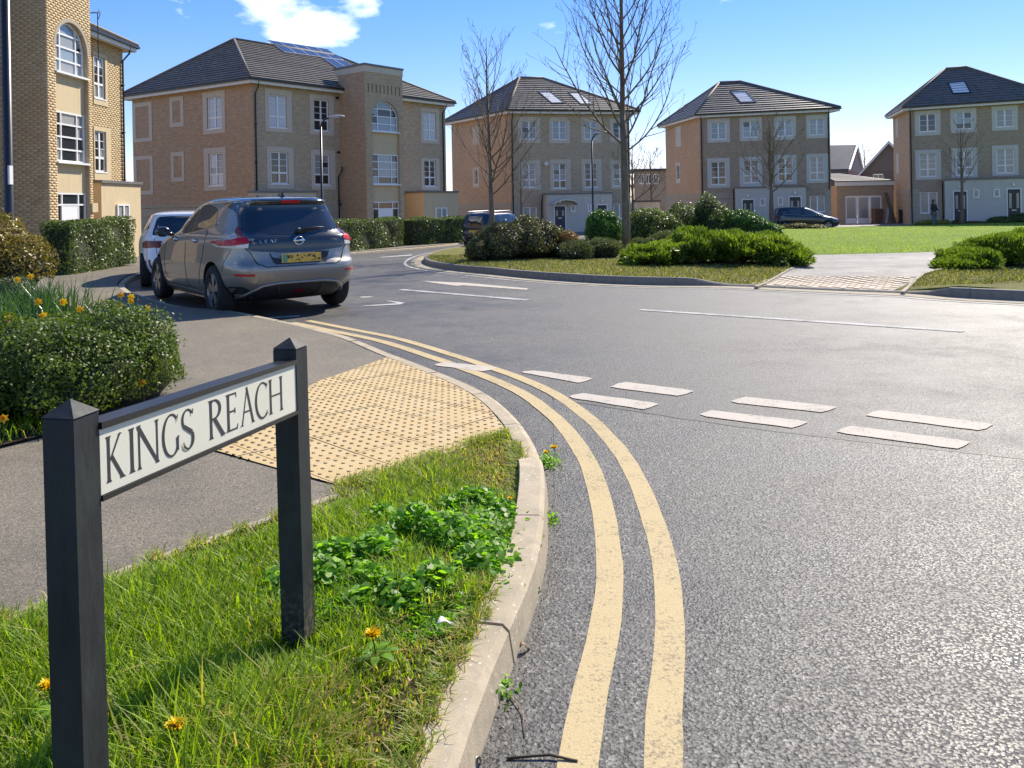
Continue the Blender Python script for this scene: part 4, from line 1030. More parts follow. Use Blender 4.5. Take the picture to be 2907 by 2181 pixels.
# ---------------------------------------------------------------- three storey houses opposite
def house(name, label, C, z0, front, left, ridge, nt, brick, sbrick, sur, porchspec, doors, smalls, gwins, panels, sky_quads, cr, bands, zr):
    h = thing(name, (C[0].x, C[0].y, z0), label, 'house')
    wf = Wall(C[0], C[1], z0, ZE-.2); wl2 = Wall(C[3], C[0], z0, ZE-.2); w3 = Wall(C[1], C[2], z0, ZE-.2); w4 = Wall(C[2], C[3], z0, ZE-.2)
    holes = []; todo = []
    for o, i, g in front:
        O, I = cb(wf, cr, *o), cb(wf, cr, *i); holes.append(I); todo.append((O, I, g))
    gw = []
    for i, g in gwins: I = cb(wf, cr, *i); I = (I[0], I[1], max(I[2], z0+.1), I[3]); holes.append(I); gw.append((I, g))
    wall_mesh(wf, holes, brick, h, .1)
    for O, I, g in todo:
        surround(wf, O, I, h, sur); tall = (I[3]-I[2]) > 1.35; window(wf, I, h, split=.3 if tall else None, bars=2, glass=g, frame=.05)
    for I, g in gw: window(wf, I, h, split=None, bars=0, glass=g, frame=.05)
    lh = []; lt = []
    for o, i in panels:
        O = cb(wl2, cr, *o); I = cb(wl2, cr, *i) if i else None; lt.append((O, I))
        if I: lh.append(I)
    wall_mesh(wl2, lh, sbrick, h, .1); wall_mesh(w3, [], sbrick, h); wall_mesh(w4, [], brick, h)
    for O, I in lt:
        if I: surround(wl2, O, I, h, sur); window(wl2, I, h, lights=1, split=None, bars=1)
        else: flat_box('blind_window_surround', wl2, *O, -.01, .025, sur, h)
    # banded base
    for ww in (wf, wl2):
        m = MB(); z = z0
        zt = wf.pix(*cr(*bands))[1]
        while z < zt-.1:
            e = min(z+.42, zt); segs = [(0, ww.L)]
            for I in (x for x, g in gw):
                if ww is wf and e > I[2] and z < I[3]:
                    segs = [(a, b) for s, t in segs for a, b in ((s, min(t, I[0])), (max(s, I[1]), t)) if b-a > .05]
            for s, t in segs: ww.slab(m, s, t, z, e-.03, .001, .04)
            z = e
        m.build('banded_base', M['stone_band'], h)
    # porch with its doors and small windows
    a, b, y, dpt = porchspec; u0, u1 = wf.pix(*cr(a, 1100), dpt)[0], wf.pix(*cr(b, 1100), dpt)[0]; zt = wf.pix(*cr((a+b)/2, y), dpt)[1]
    pw, p = porch(h, wf, (u0, u1, z0, zt), dpt, M['render_grey'])
    for (d0, t, d1, mt) in doors:
        bx = cb(pw, cr, d0, t, d1, t+60); m = MB(); pw.slab(m, bx[0], bx[1], z0+.12, bx[3], .002, .03); d = m.build('door', M[mt], h)
        m = MB(); f = .06; pw.slab(m, bx[0]-f, bx[0], z0+.1, bx[3]+f, .001, .05); pw.slab(m, bx[1], bx[1]+f, z0+.1, bx[3]+f, .001, .05); pw.slab(m, bx[0], bx[1], bx[3], bx[3]+f, .001, .05); m.build('door_frame', M['upvc'], d)
        c_ = (bx[0]+bx[1])/2
        for s in (-1, 1):
            m = MB(); pw.slab(m, c_+s*.2-.07, c_+s*.2+.07, z0+1.15, bx[3]-.25, .028, .034); m.build('door_pane', M['glass_curtain'], d)
        m = MB(); pw.slab(m, c_-.13, c_+.13, z0+1.0, z0+1.05, .03, .045); m.build('letter_plate', M['alu'], d)
        m = MB(); pw.slab(m, c_-.06, c_+.06, bx[3]+.22, bx[3]+.36, .001, .12); m.build('porch_lamp', M['alu'], h)
        m = MB(); pw.slab(m, bx[0]-.3, bx[1]+.3, z0, z0+.1, .003, .5); m.build('door_step', M['edging'], h)
    for s in smalls: window(pw, cb(pw, cr, *s), h, lights=1, split=None, bars=0, recess=-.005, glass='glass_curtain')
    rA = Vector(C[0]).lerp(C[3], .5); rB = Vector(C[1]).lerp(C[2], .5); R1 = rA.lerp(rB, ridge[0]); R2 = rA.lerp(rB, ridge[1])
    rf, E = hip_roof(h, C, ZE, (R1.x, R1.y, zr), (R2.x, R2.y, zr), nt)
    p0, n = plane_of(E[0], E[1], (R1.x, R1.y, zr))
    for q in sky_quads: skylight(rf, [on_plane(*cr(*p), p0, n) for p in q])
    downpipe(wf, .1, z0, ZE-.25, h); downpipe(wf, wf.L-.1, z0+2.6, ZE-.25, h)
    dpu = u0-.12; downpipe(wf, dpu, z0, zt-.15, h, o=.06)
    return h, wf, wl2, rf
G3 = -.52
CH = plan((1439, 311), (1817, 314), (1255, 347))
gl = ['glass', 'glass_curtain', 'glass_blue']
H2, wf2, wl2_, rf2 = house('town_house', 'brown brick town house with two rooflights behind the tall bare tree', CH, G3,
    [((640, 465, 800, 655), (665, 498, 775, 626), ['glass_curtain', 'glass']), ((865, 465, 1015, 658), (888, 495, 992, 628), 'glass_blue'), ((1095, 470, 1245, 655), (1120, 500, 1215, 625), 'glass_blue'), ((1305, 478, 1445, 652), (1325, 505, 1425, 625), 'glass'),
     ((650, 780, 805, 995), (672, 805, 770, 975), 'glass_curtain'), ((870, 775, 1022, 1000), (893, 803, 992, 982), ['glass_curtain', 'glass']), ((1100, 772, 1247, 1003), (1122, 800, 1217, 975), 'glass'), ((1310, 780, 1450, 988), (1330, 805, 1430, 965), ['glass', 'glass_curtain'])],
    None, (.36, .56), 16, M['brick_grey'], M['brick_pink'], M['surround'], (848, 1322, 1025, .9), [(905, 1114, 980, 'door_navy'), (1215, 1105, 1282, 'door_dark')], [(1022, 1106, 1055, 1150), (1143, 1102, 1170, 1148)],
    [((678, 1120, 778, 1215), 'glass_curtain'), ((1332, 1096, 1420, 1200), 'glass_curtain')], [((312, 535, 360, 665), None), ((314, 832, 362, 978), (328, 850, 350, 955))],
    [[(778, 283), (870, 283), (980, 370), (885, 372)], [(1000, 290), (1085, 290), (1195, 378), (1095, 380)]], c3, (600, 1085), 10.15)
# door canopy, alarm box
pwx = Wall(wf2.pt(0, 0, .9)[:2], wf2.pt(wf2.L, 0, .9)[:2], G3, 3); b_ = cb(pwx, c3, 885, 1078, 1055, 1104)
m = MB(); N = 8
for k in range(N):
    a0, a1 = PI*k/N, PI*(k+1)/N; cu_, hw, hh = (b_[0]+b_[1])/2, (b_[1]-b_[0])/2, .3; P = []
    for o in (0.0, .7):
        for a, e in ((a0, 0), (a1, 0), (a1, .05), (a0, .05)): P.append(pwx.pt(cu_+(hw+e)*math.cos(a), b_[2]+(hh+e)*math.sin(a), o))
    m.hexa(P)
m.build('door_canopy', M['alu'], H2)
q = wf2.pix(*c3(838, 808)); MB().lathe([(.0, .0), (.12, .03), (.15, .08)], (0, 0, 0), 14, 'y').build('alarm_box', M['fascia'], H2, True).location = Vector(wf2.pt(q[0], q[1], .32))-Vector(H2.location)*0  # round white alarm box on the front wall
CC = plan((1974, 325), (2387, 305), (1866, 357))
HC, wfc, wlc, rfc = house('town_house', 'brown brick town house with one rooflight behind the dark parked hatchback', CC, G3,
    [((538, 450, 722, 643), (563, 482, 690, 615), 'glass_blue'), ((800, 440, 982, 632), (823, 472, 952, 600), ['glass_blue', 'glass']), ((1080, 430, 1260, 622), (1105, 462, 1232, 590), 'glass_blue'), ((1340, 418, 1522, 610), (1363, 452, 1490, 580), 'glass_blue'),
     ((538, 770, 722, 1012), (565, 800, 690, 985), 'glass'), ((800, 760, 985, 1005), (830, 790, 955, 970), ['glass', 'glass_curtain']), ((1085, 745, 1265, 985), (1110, 770, 1235, 955), ['glass_curtain', 'glass']), ((1342, 735, 1523, 972), (1368, 762, 1492, 945), 'glass_curtain')],
    None, (.33, .50), 15, M['brick_dark'], M['brick_pink'], M['surround_grey'], (765, 1340, 1010, .8), [(826, 1110, 914, 'door_dark'), (1206, 1087, 1296, 'door_dark')], [(963, 1098, 1010, 1156), (1110, 1090, 1153, 1148)],
    [((1370, 1078, 1494, 1205), 'glass_curtain')], [((283, 512, 325, 680), None), ((285, 808, 322, 975), (293, 830, 317, 945))],
    [[(722, 230), (850, 228), (938, 320), (808, 325)]], c4, (1430, 1035), 10.1)
CD = plan((2563, 304), (3010, 275), (2513, 330))
HD, wfd, wld, rfd = house('town_house', 'brown brick town house at the right edge with dark green doors', CD, G3,
    [((753, 447, 953, 640), (785, 475, 918, 608), 'glass'), ((1028, 430, 1230, 618), (1065, 460, 1197, 588), ['glass', 'glass_blue']), ((1347, 410, 1550, 600), (1378, 440, 1518, 570), 'glass_curtain'), ((1630, 395, 1830, 585), (1662, 425, 1798, 555), 'glass'),
     ((757, 750, 957, 980), (787, 778, 920, 955), 'glass_curtain'), ((1037, 735, 1238, 965), (1070, 760, 1200, 945), 'glass_curtain'), ((1350, 715, 1555, 950), (1382, 745, 1522, 927), 'glass_curtain'), ((1640, 700, 1840, 935), (1672, 730, 1808, 912), 'glass')],
    None, (.36, .52), 15, M['brick_dark'], M['brick_buff'], M['surround_grey'], (985, 1640, 978, .8), [(1057, 1072, 1153, 'door_dark'), (1470, 1054, 1568, 'door_dark')], [(1203, 1058, 1252, 1118), (1360, 1053, 1412, 1112)],
    [((793, 1077, 930, 1238), 'glass_curtain')], [((608, 508, 628, 655), None), ((612, 783, 634, 935), None)],
    [[(1005, 235), (1140, 222), (1190, 315), (1045, 322)]], c5, (880, 1040), 10.2)
# ---------------------------------------------------------------- garage between the two houses, and what shows behind
g0, g1 = at(*c5(150, 1060), 59.0), at(*c5(578, 1030), 58.5)
wg = Wall(g0[:2], g1[:2], G3, g1.z+.1); wg.n = Vector((wg.d.y, -wg.d.x))
GR = thing('garage', (g0.x, g0.y, G3), 'low brick garage with white panelled door between the two houses', 'garage')
db = cb(wg, c5, 217, 1103, 500, 1308); db = (db[0], db[1], G3, db[3])
wall_mesh(wg, [db], M['brick_dark'], GR, .15)
wall_mesh(Wall(wg.pt(0, 0, 0)[:2], wg.pt(0, 0, -6)[:2], G3, wg.z1), [], M['brick_warm'], GR); wall_mesh(Wall(wg.pt(wg.L, 0, 0)[:2], wg.pt(wg.L, 0, -6)[:2], G3, wg.z1), [], M['brick_warm'], GR)
m = MB(); wg.slab(m, -.1, wg.L+.1, wg.z1-.02, wg.z1+.3, -.05, .15); m.build('fascia', M['fascia'], GR)
for i in range(3):
    u0, u1 = db[0]+(db[1]-db[0])*i/3+.02, db[0]+(db[1]-db[0])*(i+1)/3-.02; fm = MB()
    wg.slab(fm, u0, u1, G3+.02, db[3]-.02, -.1, -.05); d = fm.build('garage_door_leaf', M['door_white'], GR)
    MB().quad(*[wg.pt(u, z, -.045) for u, z in ((u0+.09, G3+.5), (u1-.09, G3+.5), (u1-.09, db[3]-.14), (u0+.09, db[3]-.14))]).build('pane', M['glass_curtain'], d)
ga, gb_ = wg.pt(-.15, wg.z1+.3, .2), wg.pt(wg.L+.15, wg.z1+.3, .2); gt_ = at(*c5(150, 935), 63.5)
ra, rb = Vector((gt_.x-1.2, gt_.y, gt_.z)), Vector((gt_.x+.2, gt_.y, gt_.z))
m = MB().poly([Vector(ga)-Vector((0, 0, .03)), Vector(gb_)-Vector((0, 0, .03)), rb-Vector((0, 0, .03)), ra-Vector((0, 0, .03))]); rg = m.build('roof', M['slate'], GR); roof_face(ga, gb_, ra, rb, 7, rg)
def gable_house(name, label, a, b, depth, z0, ze, zr, brick, roofm, win=None, cr=c5):
    """gable end seen from a to b, ridge running away"""
    h = thing(name, (a[0], a[1], z0), label, 'house'); w = Wall(a, b, z0, ze); hole = [cb(w, cr, *win)] if win else []
    wall_mesh(w, hole, brick, h, .1)
    mid_ = w.L/2; MB().poly([w.pt(0, ze), w.pt(w.L, ze), w.pt(mid_, zr)]).build('gable', brick, h)
    if win: window(w, hole[0], h, split=None, bars=0)
    for u in (0, w.L): wall_mesh(Wall(w.pt(u, 0, 0)[:2], w.pt(u, 0, -depth)[:2], z0, ze), [], brick, h)
    rf = MB()
    for s, e in ((-.3, mid_), (w.L+.3, mid_)):
        k = (zr-ze)/mid_*.3
        rf.hexa([w.pt(s, ze-k, .25), w.pt(e, zr, .25), w.pt(e, zr, -depth), w.pt(s, ze-k, -depth), w.pt(s, ze-k+.12, .25), w.pt(e, zr+.12, .25), w.pt(e, zr+.12, -depth), w.pt(s, ze-k+.12, -depth)])
    rf.build('roof', roofm, h)
    bb = MB()
    for s, e in ((-.3, mid_), (w.L+.3, mid_)):
        k = (zr-ze)/mid_*.3; bb.hexa([w.pt(s, ze-k-.15, .26), w.pt(e, zr-.15, .26), w.pt(e, zr-.15, .31), w.pt(s, ze-k-.15, .31), w.pt(s, ze-k+.08, .26), w.pt(e, zr+.08, .26), w.pt(e, zr+.08, .31), w.pt(s, ze-k+.08, .31)])
    bb.build('bargeboard', M['fascia'], h); return h, w
p, q = at(*c5(345, 918), 72), at(*c5(775, 918), 70)
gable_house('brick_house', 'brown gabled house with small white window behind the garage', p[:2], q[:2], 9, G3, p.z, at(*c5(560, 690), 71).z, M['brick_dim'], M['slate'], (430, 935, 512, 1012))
# slate roofed house, side on, with a red brick gable towards the right
BG = thing('brick_house', (*at(*c5(200, 900), 84)[:2], G3), 'slate roofed house with red brick gable far behind the garage', 'house')
e0, e1 = at(*c5(60, 912), 84), at(*c5(238, 908), 82); r0_, r1_ = at(*c5(90, 726), 88), at(*c5(298, 722), 86); f1 = at(*c5(350, 892), 90)
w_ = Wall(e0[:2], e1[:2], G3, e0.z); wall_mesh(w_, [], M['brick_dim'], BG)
w_ = Wall(e1[:2], f1[:2], G3, e1.z); wall_mesh(w_, [], M['brick_red'], BG); MB().poly([e1, (f1.x, f1.y, e1.z), r1_]).build('gable', M['brick_red'], BG)
up_ = Vector((0, 0, .15)); f0_ = Vector((f1.x-(e1.x-e0.x), f1.y+(e0.y-e1.y), e1.z))
MB().hexa([e0, e1, r1_, r0_, e0+up_, e1+up_, r1_+up_, r0_+up_]).build('roof', M['slate'], BG)
MB().hexa([f0_, Vector((f1.x, f1.y, e1.z)), r1_, r0_, f0_+up_, Vector((f1.x, f1.y, e1.z))+up_, r1_+up_, r0_+up_]).build('roof', M['slate'], BG)
MB().tube([e1+Vector((.1, -.1, .05)), r1_+Vector((.1, -.1, .05)), Vector((f1.x+.1, f1.y, e1.z+.05))], .12, 5).build('bargeboard', M['fascia'], BG)
# long low brick range far behind, between the two houses
p, q = at(*c4(-60, 880), 78), at(*c4(330, 880), 78)
w_ = Wall(p[:2], q[:2], G3, p.z); BH = thing('brick_house', (p.x, p.y, G3), 'long flat roofed brick house seen in the gap beyond the trees', 'house')
wn_ = [cb(w_, c4, a, 900, a+42, 980) for a in (-20, 40, 100)]; wall_mesh(w_, wn_, M['brick_buff'], BH)
for b_ in wn_: window(w_, b_, BH, split=None, bars=0)
m = MB(); w_.slab(m, -.2, w_.L+.2, p.z, p.z+.25, -6, .2); m.build('roof', M['slate'], BH)
# white boundary fence and shed by the gap
p, q = at(*c4(-60, 1128), 66), at(*c4(150, 1120), 66)
w_ = Wall(p[:2], q[:2], G3, p.z); FN = thing('garden_wall', (p.x, p.y, G3), 'low pale garden wall with dark coping in the gap between houses', 'wall')
wall_mesh(w_, [], M['render_grey'], FN); m = MB(); w_.slab(m, -.1, w_.L+.1, p.z, p.z+.12, -.3, .1); m.build('coping', M['slate'], FN)
# ================================================================ vehicles
def carpaint(name, c, metal=.6, rough=.32, coat=1.0):
    t = NT(name); f = t.noise(900, 2); t.set(t.ramp(f, [(.3, tuple(q*.9 for q in c)), (.7, tuple(min(1, q*1.1) for q in c))]), rough, metal, .5, coat)
    return t.m
M['silver'] = carpaint('silver grey car paint', (.30, .28, .245), .55, .38, .7); M['pearl'] = carpaint('white car paint', (.78, .78, .77), 0, .35)
M['gloss_black'] = carpaint('gloss black paint', (.012, .013, .016), 0, .25); M['navy_paint'] = carpaint('navy car paint', (.018, .028, .06), .3, .3); M['dark_green'] = carpaint('blue black car paint', (.014, .02, .024), .3, .3)
M['car_glass'] = glassmat('tinted car glass', (.018, .02, .023), .03, .9); M['car_glass_side'] = glassmat('clear car glass', (.06, .062, .058), .03, 1.0)
M['lamp_red'] = plain('red lamp lens', (.50, .008, .015), .28, .15); M['lamp_dark'] = plain('dark red lamp lens', (.16, .006, .010), .25, .1); M['lamp_clear'] = plain('clear lamp lens', (.62, .60, .56), .15, .1, coat=.6)
M['chrome'] = plain('bright chrome', (.78, .78, .78), .12, .03, metal=1); M['trim'] = plain('black plastic trim', (.022, .022, .024), .55, .1); M['tyre'] = plain('tyre rubber', (.022, .021, .02), .85, .2, 20, .3); M['rim'] = plain('alloy rim', (.28, .28, .28), .3, .06, metal=.8)
M['seam'] = plain('panel gap', (.008, .008, .008), .8, 0); M['arch_in'] = plain('wheel arch liner', (.01, .01, .01), .9, 0)
t_ = NT('yellow number plate'); n_ = t_.node('ShaderNodeTexNoise', Scale=22, Detail=1.0); s_ = t_.node('ShaderNodeMapping'); s_.inputs['Scale'].default_value = (1, 1, 1.6); t_.l.new(t_.co.outputs['Object'], s_.inputs[0]); t_.l.new(s_.outputs[0], n_.inputs['Vector'])
t_.set(t_.mix(t_.ramp(n_.outputs['Fac'], [(.38, 1), (.47, 0)]), (.72, .46, .07), (.10, .06, .015)), .5); M['plate'] = t_.m
M['plate_green'] = plain('green plate band', (.10, .32, .20), .5, .05); M['plate_yellow'] = plain('yellow plate edge', (.70, .46, .08), .5, .05)

def hermite(xs, ys, q):
    xs = np.array(xs, float); ys = np.array(ys, float); h = np.diff(xs); d = np.diff(ys)/h; m = np.zeros(len(xs))
    for i in range(1, len(xs)-1): m[i] = 0 if d[i-1]*d[i] <= 0 else 2*d[i-1]*d[i]/(d[i-1]+d[i])
    m[0], m[-1] = d[0], d[-1]; i = np.clip(np.searchsorted(xs, q, 'right')-1, 0, len(xs)-2); t = (q-xs[i])/h[i]
    return (2*t**3-3*t**2+1)*ys[i]+(t**3-2*t**2+t)*h[i]*m[i]+(-2*t**3+3*t**2)*ys[i+1]+(t**3-t**2)*h[i]*m[i+1]
class Car:
    def __init__(s, root, tab, paint_m, roof_m=None, roof_z=9, wheels=(), nlev=46, narc=56, arch_r=.375):
        s.root = root; T = np.array(tab); z = T[:, 0]; zq = []
        for i in range(len(z)-1):
            k = max(1, int(round(nlev*(.5/len(z)+.5*abs(T[i+1]-T[i]).max()/abs(np.diff(T, axis=0)).max(1).sum()))))
            zq += [z[i]+(z[i+1]-z[i])*j/k for j in range(k)]
        zq.append(z[-1]); V = []; F = []
        for q in zq:
            xr, xf, hw, nr, nf = [float(hermite(z, T[:, c], q)) for c in range(1, 6)]; xm = xr+(xf-xr)*.5
            for k in range(narc):
                a = 2*PI*(k+.5)/narc; c, sn = math.cos(a), math.sin(a); n = nf if c > 0 else nr; rad = (xf-xm) if c > 0 else (xm-xr)
                V.append((xm+math.copysign(abs(c)**(2/n), c)*rad, math.copysign(abs(sn)**(2/n), sn)*hw, q))
        N = len(zq)
        for i in range(N-1):
            for k in range(narc): F.append((i*narc+k, i*narc+(k+1) % narc, (i+1)*narc+(k+1) % narc, (i+1)*narc+k))
        F.append(tuple(range(narc))[::-1]); F.append(tuple((N-1)*narc+k for k in range(narc)))
        me = me_from(V, F, True); bm = bmesh.new(); bm.from_mesh(me); bmesh.ops.recalc_face_normals(bm, faces=bm.faces[:]); bm.to_mesh(me); s.bvh = BVHTree.FromBMesh(bm); bm.free()
        me.materials.append(paint_m); me.materials.append(roof_m or paint_m); me.materials.append(M['arch_in'])
        for p in me.polygons:
            if p.center.z > roof_z: p.material_index = 1
        ob = bpy.data.objects.new('tmp', me); COL.objects.link(ob); cut = []
        for (wx, wz) in wheels:
            for sd in (-1, 1):
                mb = MB(); n = 28
                mb.tube([(wx, sd*.50, wz), (wx, sd*1.2, wz)], arch_r, n); cm = mb.me(); bmc = bmesh.new(); bmc.from_mesh(cm); bmesh.ops.recalc_face_normals(bmc, faces=bmc.faces[:]); bmc.to_mesh(cm); bmc.free()
                for m_ in (M['arch_in'],)*3: cm.materials.append(m_)
                for p in cm.polygons: p.material_index = 2
                co = bpy.data.objects.new('cut', cm); COL.objects.link(co); cut.append(co); md = ob.modifiers.new('b', 'BOOLEAN'); md.operation = 'DIFFERENCE'; md.object = co; md.solver = 'EXACT'
        dg = bpy.context.evaluated_depsgraph_get(); dg.update(); nm = bpy.data.meshes.new_from_object(ob.evaluated_get(dg))
        for o in cut+[ob]: bpy.data.objects.remove(o)
        try: nm.set_sharp_from_angle(angle=math.radians(42))
        except Exception: pass
        s.body = link('body', nm, None, root)
    def hit(s, axis, a, b):
        if axis == 'rear': r = s.bvh.ray_cast(Vector((-3, a, b)), Vector((1, 0, 0)))
        elif axis == 'front': r = s.bvh.ray_cast(Vector((9, a, b)), Vector((-1, 0, 0)))
        elif axis == 'left': r = s.bvh.ray_cast(Vector((a, 3, b)), Vector((0, -1, 0)))
        elif axis == 'right': r = s.bvh.ray_cast(Vector((a, -3, b)), Vector((0, 1, 0)))
        else: r = s.bvh.ray_cast(Vector((a, b, 4)), Vector((0, 0, -1)))
        return r[0], r[1]
    def panel(s, name, poly, axis, mat, off=.004, parent=None, cell=.07, rounding=0, lip=.02):
        P = [Vector(p) for p in poly]
        for _ in range(rounding):
            Q = []
            for i in range(len(P)):
                a, b = P[i], P[(i+1) % len(P)]; Q += [a.lerp(b, .2), a.lerp(b, .8)]
            P = Q
        bm = bmesh.new(); v = [bm.verts.new((p.x, p.y, 0)) for p in P]
        for t in tessellate_polygon([[Vector((p.x, p.y, 0)) for p in P]]):
            try: bm.faces.new([v[i] for i in t])
            except ValueError: pass
        for ax in (0, 1):
            lo, hi = min(p[ax] for p in P), max(p[ax] for p in P); k = lo+cell
            while k < hi:
                no = (1, 0, 0) if ax == 0 else (0, 1, 0); co = (k, 0, 0) if ax == 0 else (0, k, 0)
                bmesh.ops.bisect_plane(bm, geom=bm.verts[:]+bm.edges[:]+bm.faces[:], dist=1e-5, plane_co=co, plane_no=no); k += cell
        kill = []
        for q in bm.verts:
            h, n = s.hit(axis, q.co.x, q.co.y)
            if h is None: kill.append(q); continue
            q.co = h+n*off
        if kill: bmesh.ops.delete(bm, geom=kill, context='VERTS')
        bmesh.ops.recalc_face_normals(bm, faces=bm.faces[:])
        ref = {'rear': Vector((-1, 0, 0)), 'front': Vector((1, 0, 0)), 'left': Vector((0, 1, 0)), 'right': Vector((0, -1, 0)), 'top': Vector((0, 0, 1))}[axis]
        if sum((f.normal.dot(ref)*f.calc_area() for f in bm.faces)) < 0: bmesh.ops.reverse_faces(bm, faces=bm.faces[:])
        if lip:      # skirt so that the piece has thickness and reads as set into the body
            be = [e for e in bm.edges if e.is_boundary]; r = bmesh.ops.extrude_edge_only(bm, edges=be)
            for q in [g for g in r['geom'] if isinstance(g, bmesh.types.BMVert)]: q.co -= ref*lip
        me = bm_me(bm, True, False)
        try: me.set_sharp_from_angle(angle=math.radians(40))
        except Exception: pass
        return link(name, me, mat, parent or s.root)
    def line(s, name, pts, axis, r, mat, parent=None, off=.0):
        P = []
        for i in range(len(pts)-1):
            a, b = Vector(pts[i]), Vector(pts[i+1]); n = max(2, int((b-a).length/.06))
            P += [a.lerp(b, k/n) for k in range(n)]
        P.append(Vector(pts[-1])); Q = []
        for p in P:
            h, n = s.hit(axis, p.x, p.y)
            if h is not None: Q.append(h+n*off)
        if len(Q) < 2: return None
        return MB().tube(Q, r, 6).build(name, mat, parent or s.root, True)
    def mirror_panel(s, name, poly, mat, **kw):
        return s.panel(name, poly, 'left', mat, **kw), s.panel(name, poly, 'right', mat, **kw)
    def wheel(s, x, sd, r, hw, width=.2, spokes=5, rimm=None):
        t = MB().lathe([(r*.66, -width/2+.01), (r*.70, -width/2), (r*.92, -width/2), (r*.985, -width/2+.025), (r, -width/2+.06), (r, width/2-.06), (r*.985, width/2-.025), (r*.92, width/2), (r*.70, width/2), (r*.66, width/2-.01), (r*.66, -width/2+.01)], (0, 0, 0), 32, 'y')
        w = t.build('wheel', M['tyre'], s.root, True); w.location = (x, sd*(hw-width/2), r)
        m = MB(); o = sd*(width/2-.012); R = r*.675
        m.lathe([(R, o), (R*.93, o+sd*.008), (R*.90, o-sd*.03), (R*.90, -o*.5)], (0, 0, 0), 32, 'y'); m.lathe([(0.0, o-sd*.002), (R*.2, o-sd*.004), (R*.22, o-sd*.03)], (0, 0, 0), 16, 'y')
        for k in range(spokes):
            for da in (-.17, .17):
                a = 2*PI*k/spokes+da+.3; c, sn = math.cos(a), math.sin(a); tx, tz = -sn, c; P = []
                for oo in (o-sd*.035, o-sd*.004):
                    for rr, ww in ((R*.14, .020), (R*.92, .026), (R*.92, -.026), (R*.14, -.020)): P.append((c*rr+tx*ww, oo, sn*rr+tz*ww))
                m.hexa(P)
        rim = m.build('rim', rimm or M['rim'], w)
        d = MB().lathe([(0, -sd*.01), (R*.9, -sd*.01)], (0, 0, 0), 24, 'y').build('brake_disc', M['trim'], w)
        return w
LEAF = [(.17, .50, 3.95, .70, 5, 4), (.20, .34, 4.20, .78, 5, 4), (.30, .14, 4.38, .85, 5, 4), (.45, .035, 4.46, .885, 6.6, 3.6), (.58, .00, 4.47, .895, 6.6, 3.4), (.655, .015, 4.44, .897, 6.6, 3.3), (.70, .065, 4.38, .894, 6.6, 3.2), (.85, .10, 4.12, .887, 6.6, 3.2),
        (.93, .105, 3.85, .880, 6.6, 3.2), (.985, .125, 3.58, .850, 6.6, 3.2), (1.04, .175, 3.38, .795, 5.2, 3.2), (1.20, .28, 3.06, .735, 4.8, 3.2), (1.32, .365, 2.82, .685, 5, 3.2), (1.40, .375, 2.64, .645, 5, 3.2), (1.45, .345, 2.50, .61, 5, 3.2), (1.485, .40, 2.36, .56, 4.6, 3.2), (1.51, .60, 2.22, .49, 4, 3.2), (1.528, .90, 2.05, .38, 3.4, 3), (1.54, 1.25, 1.80, .18, 3, 3)]
def heading(deg_left): a = math.radians(deg_left); return a+PI/2
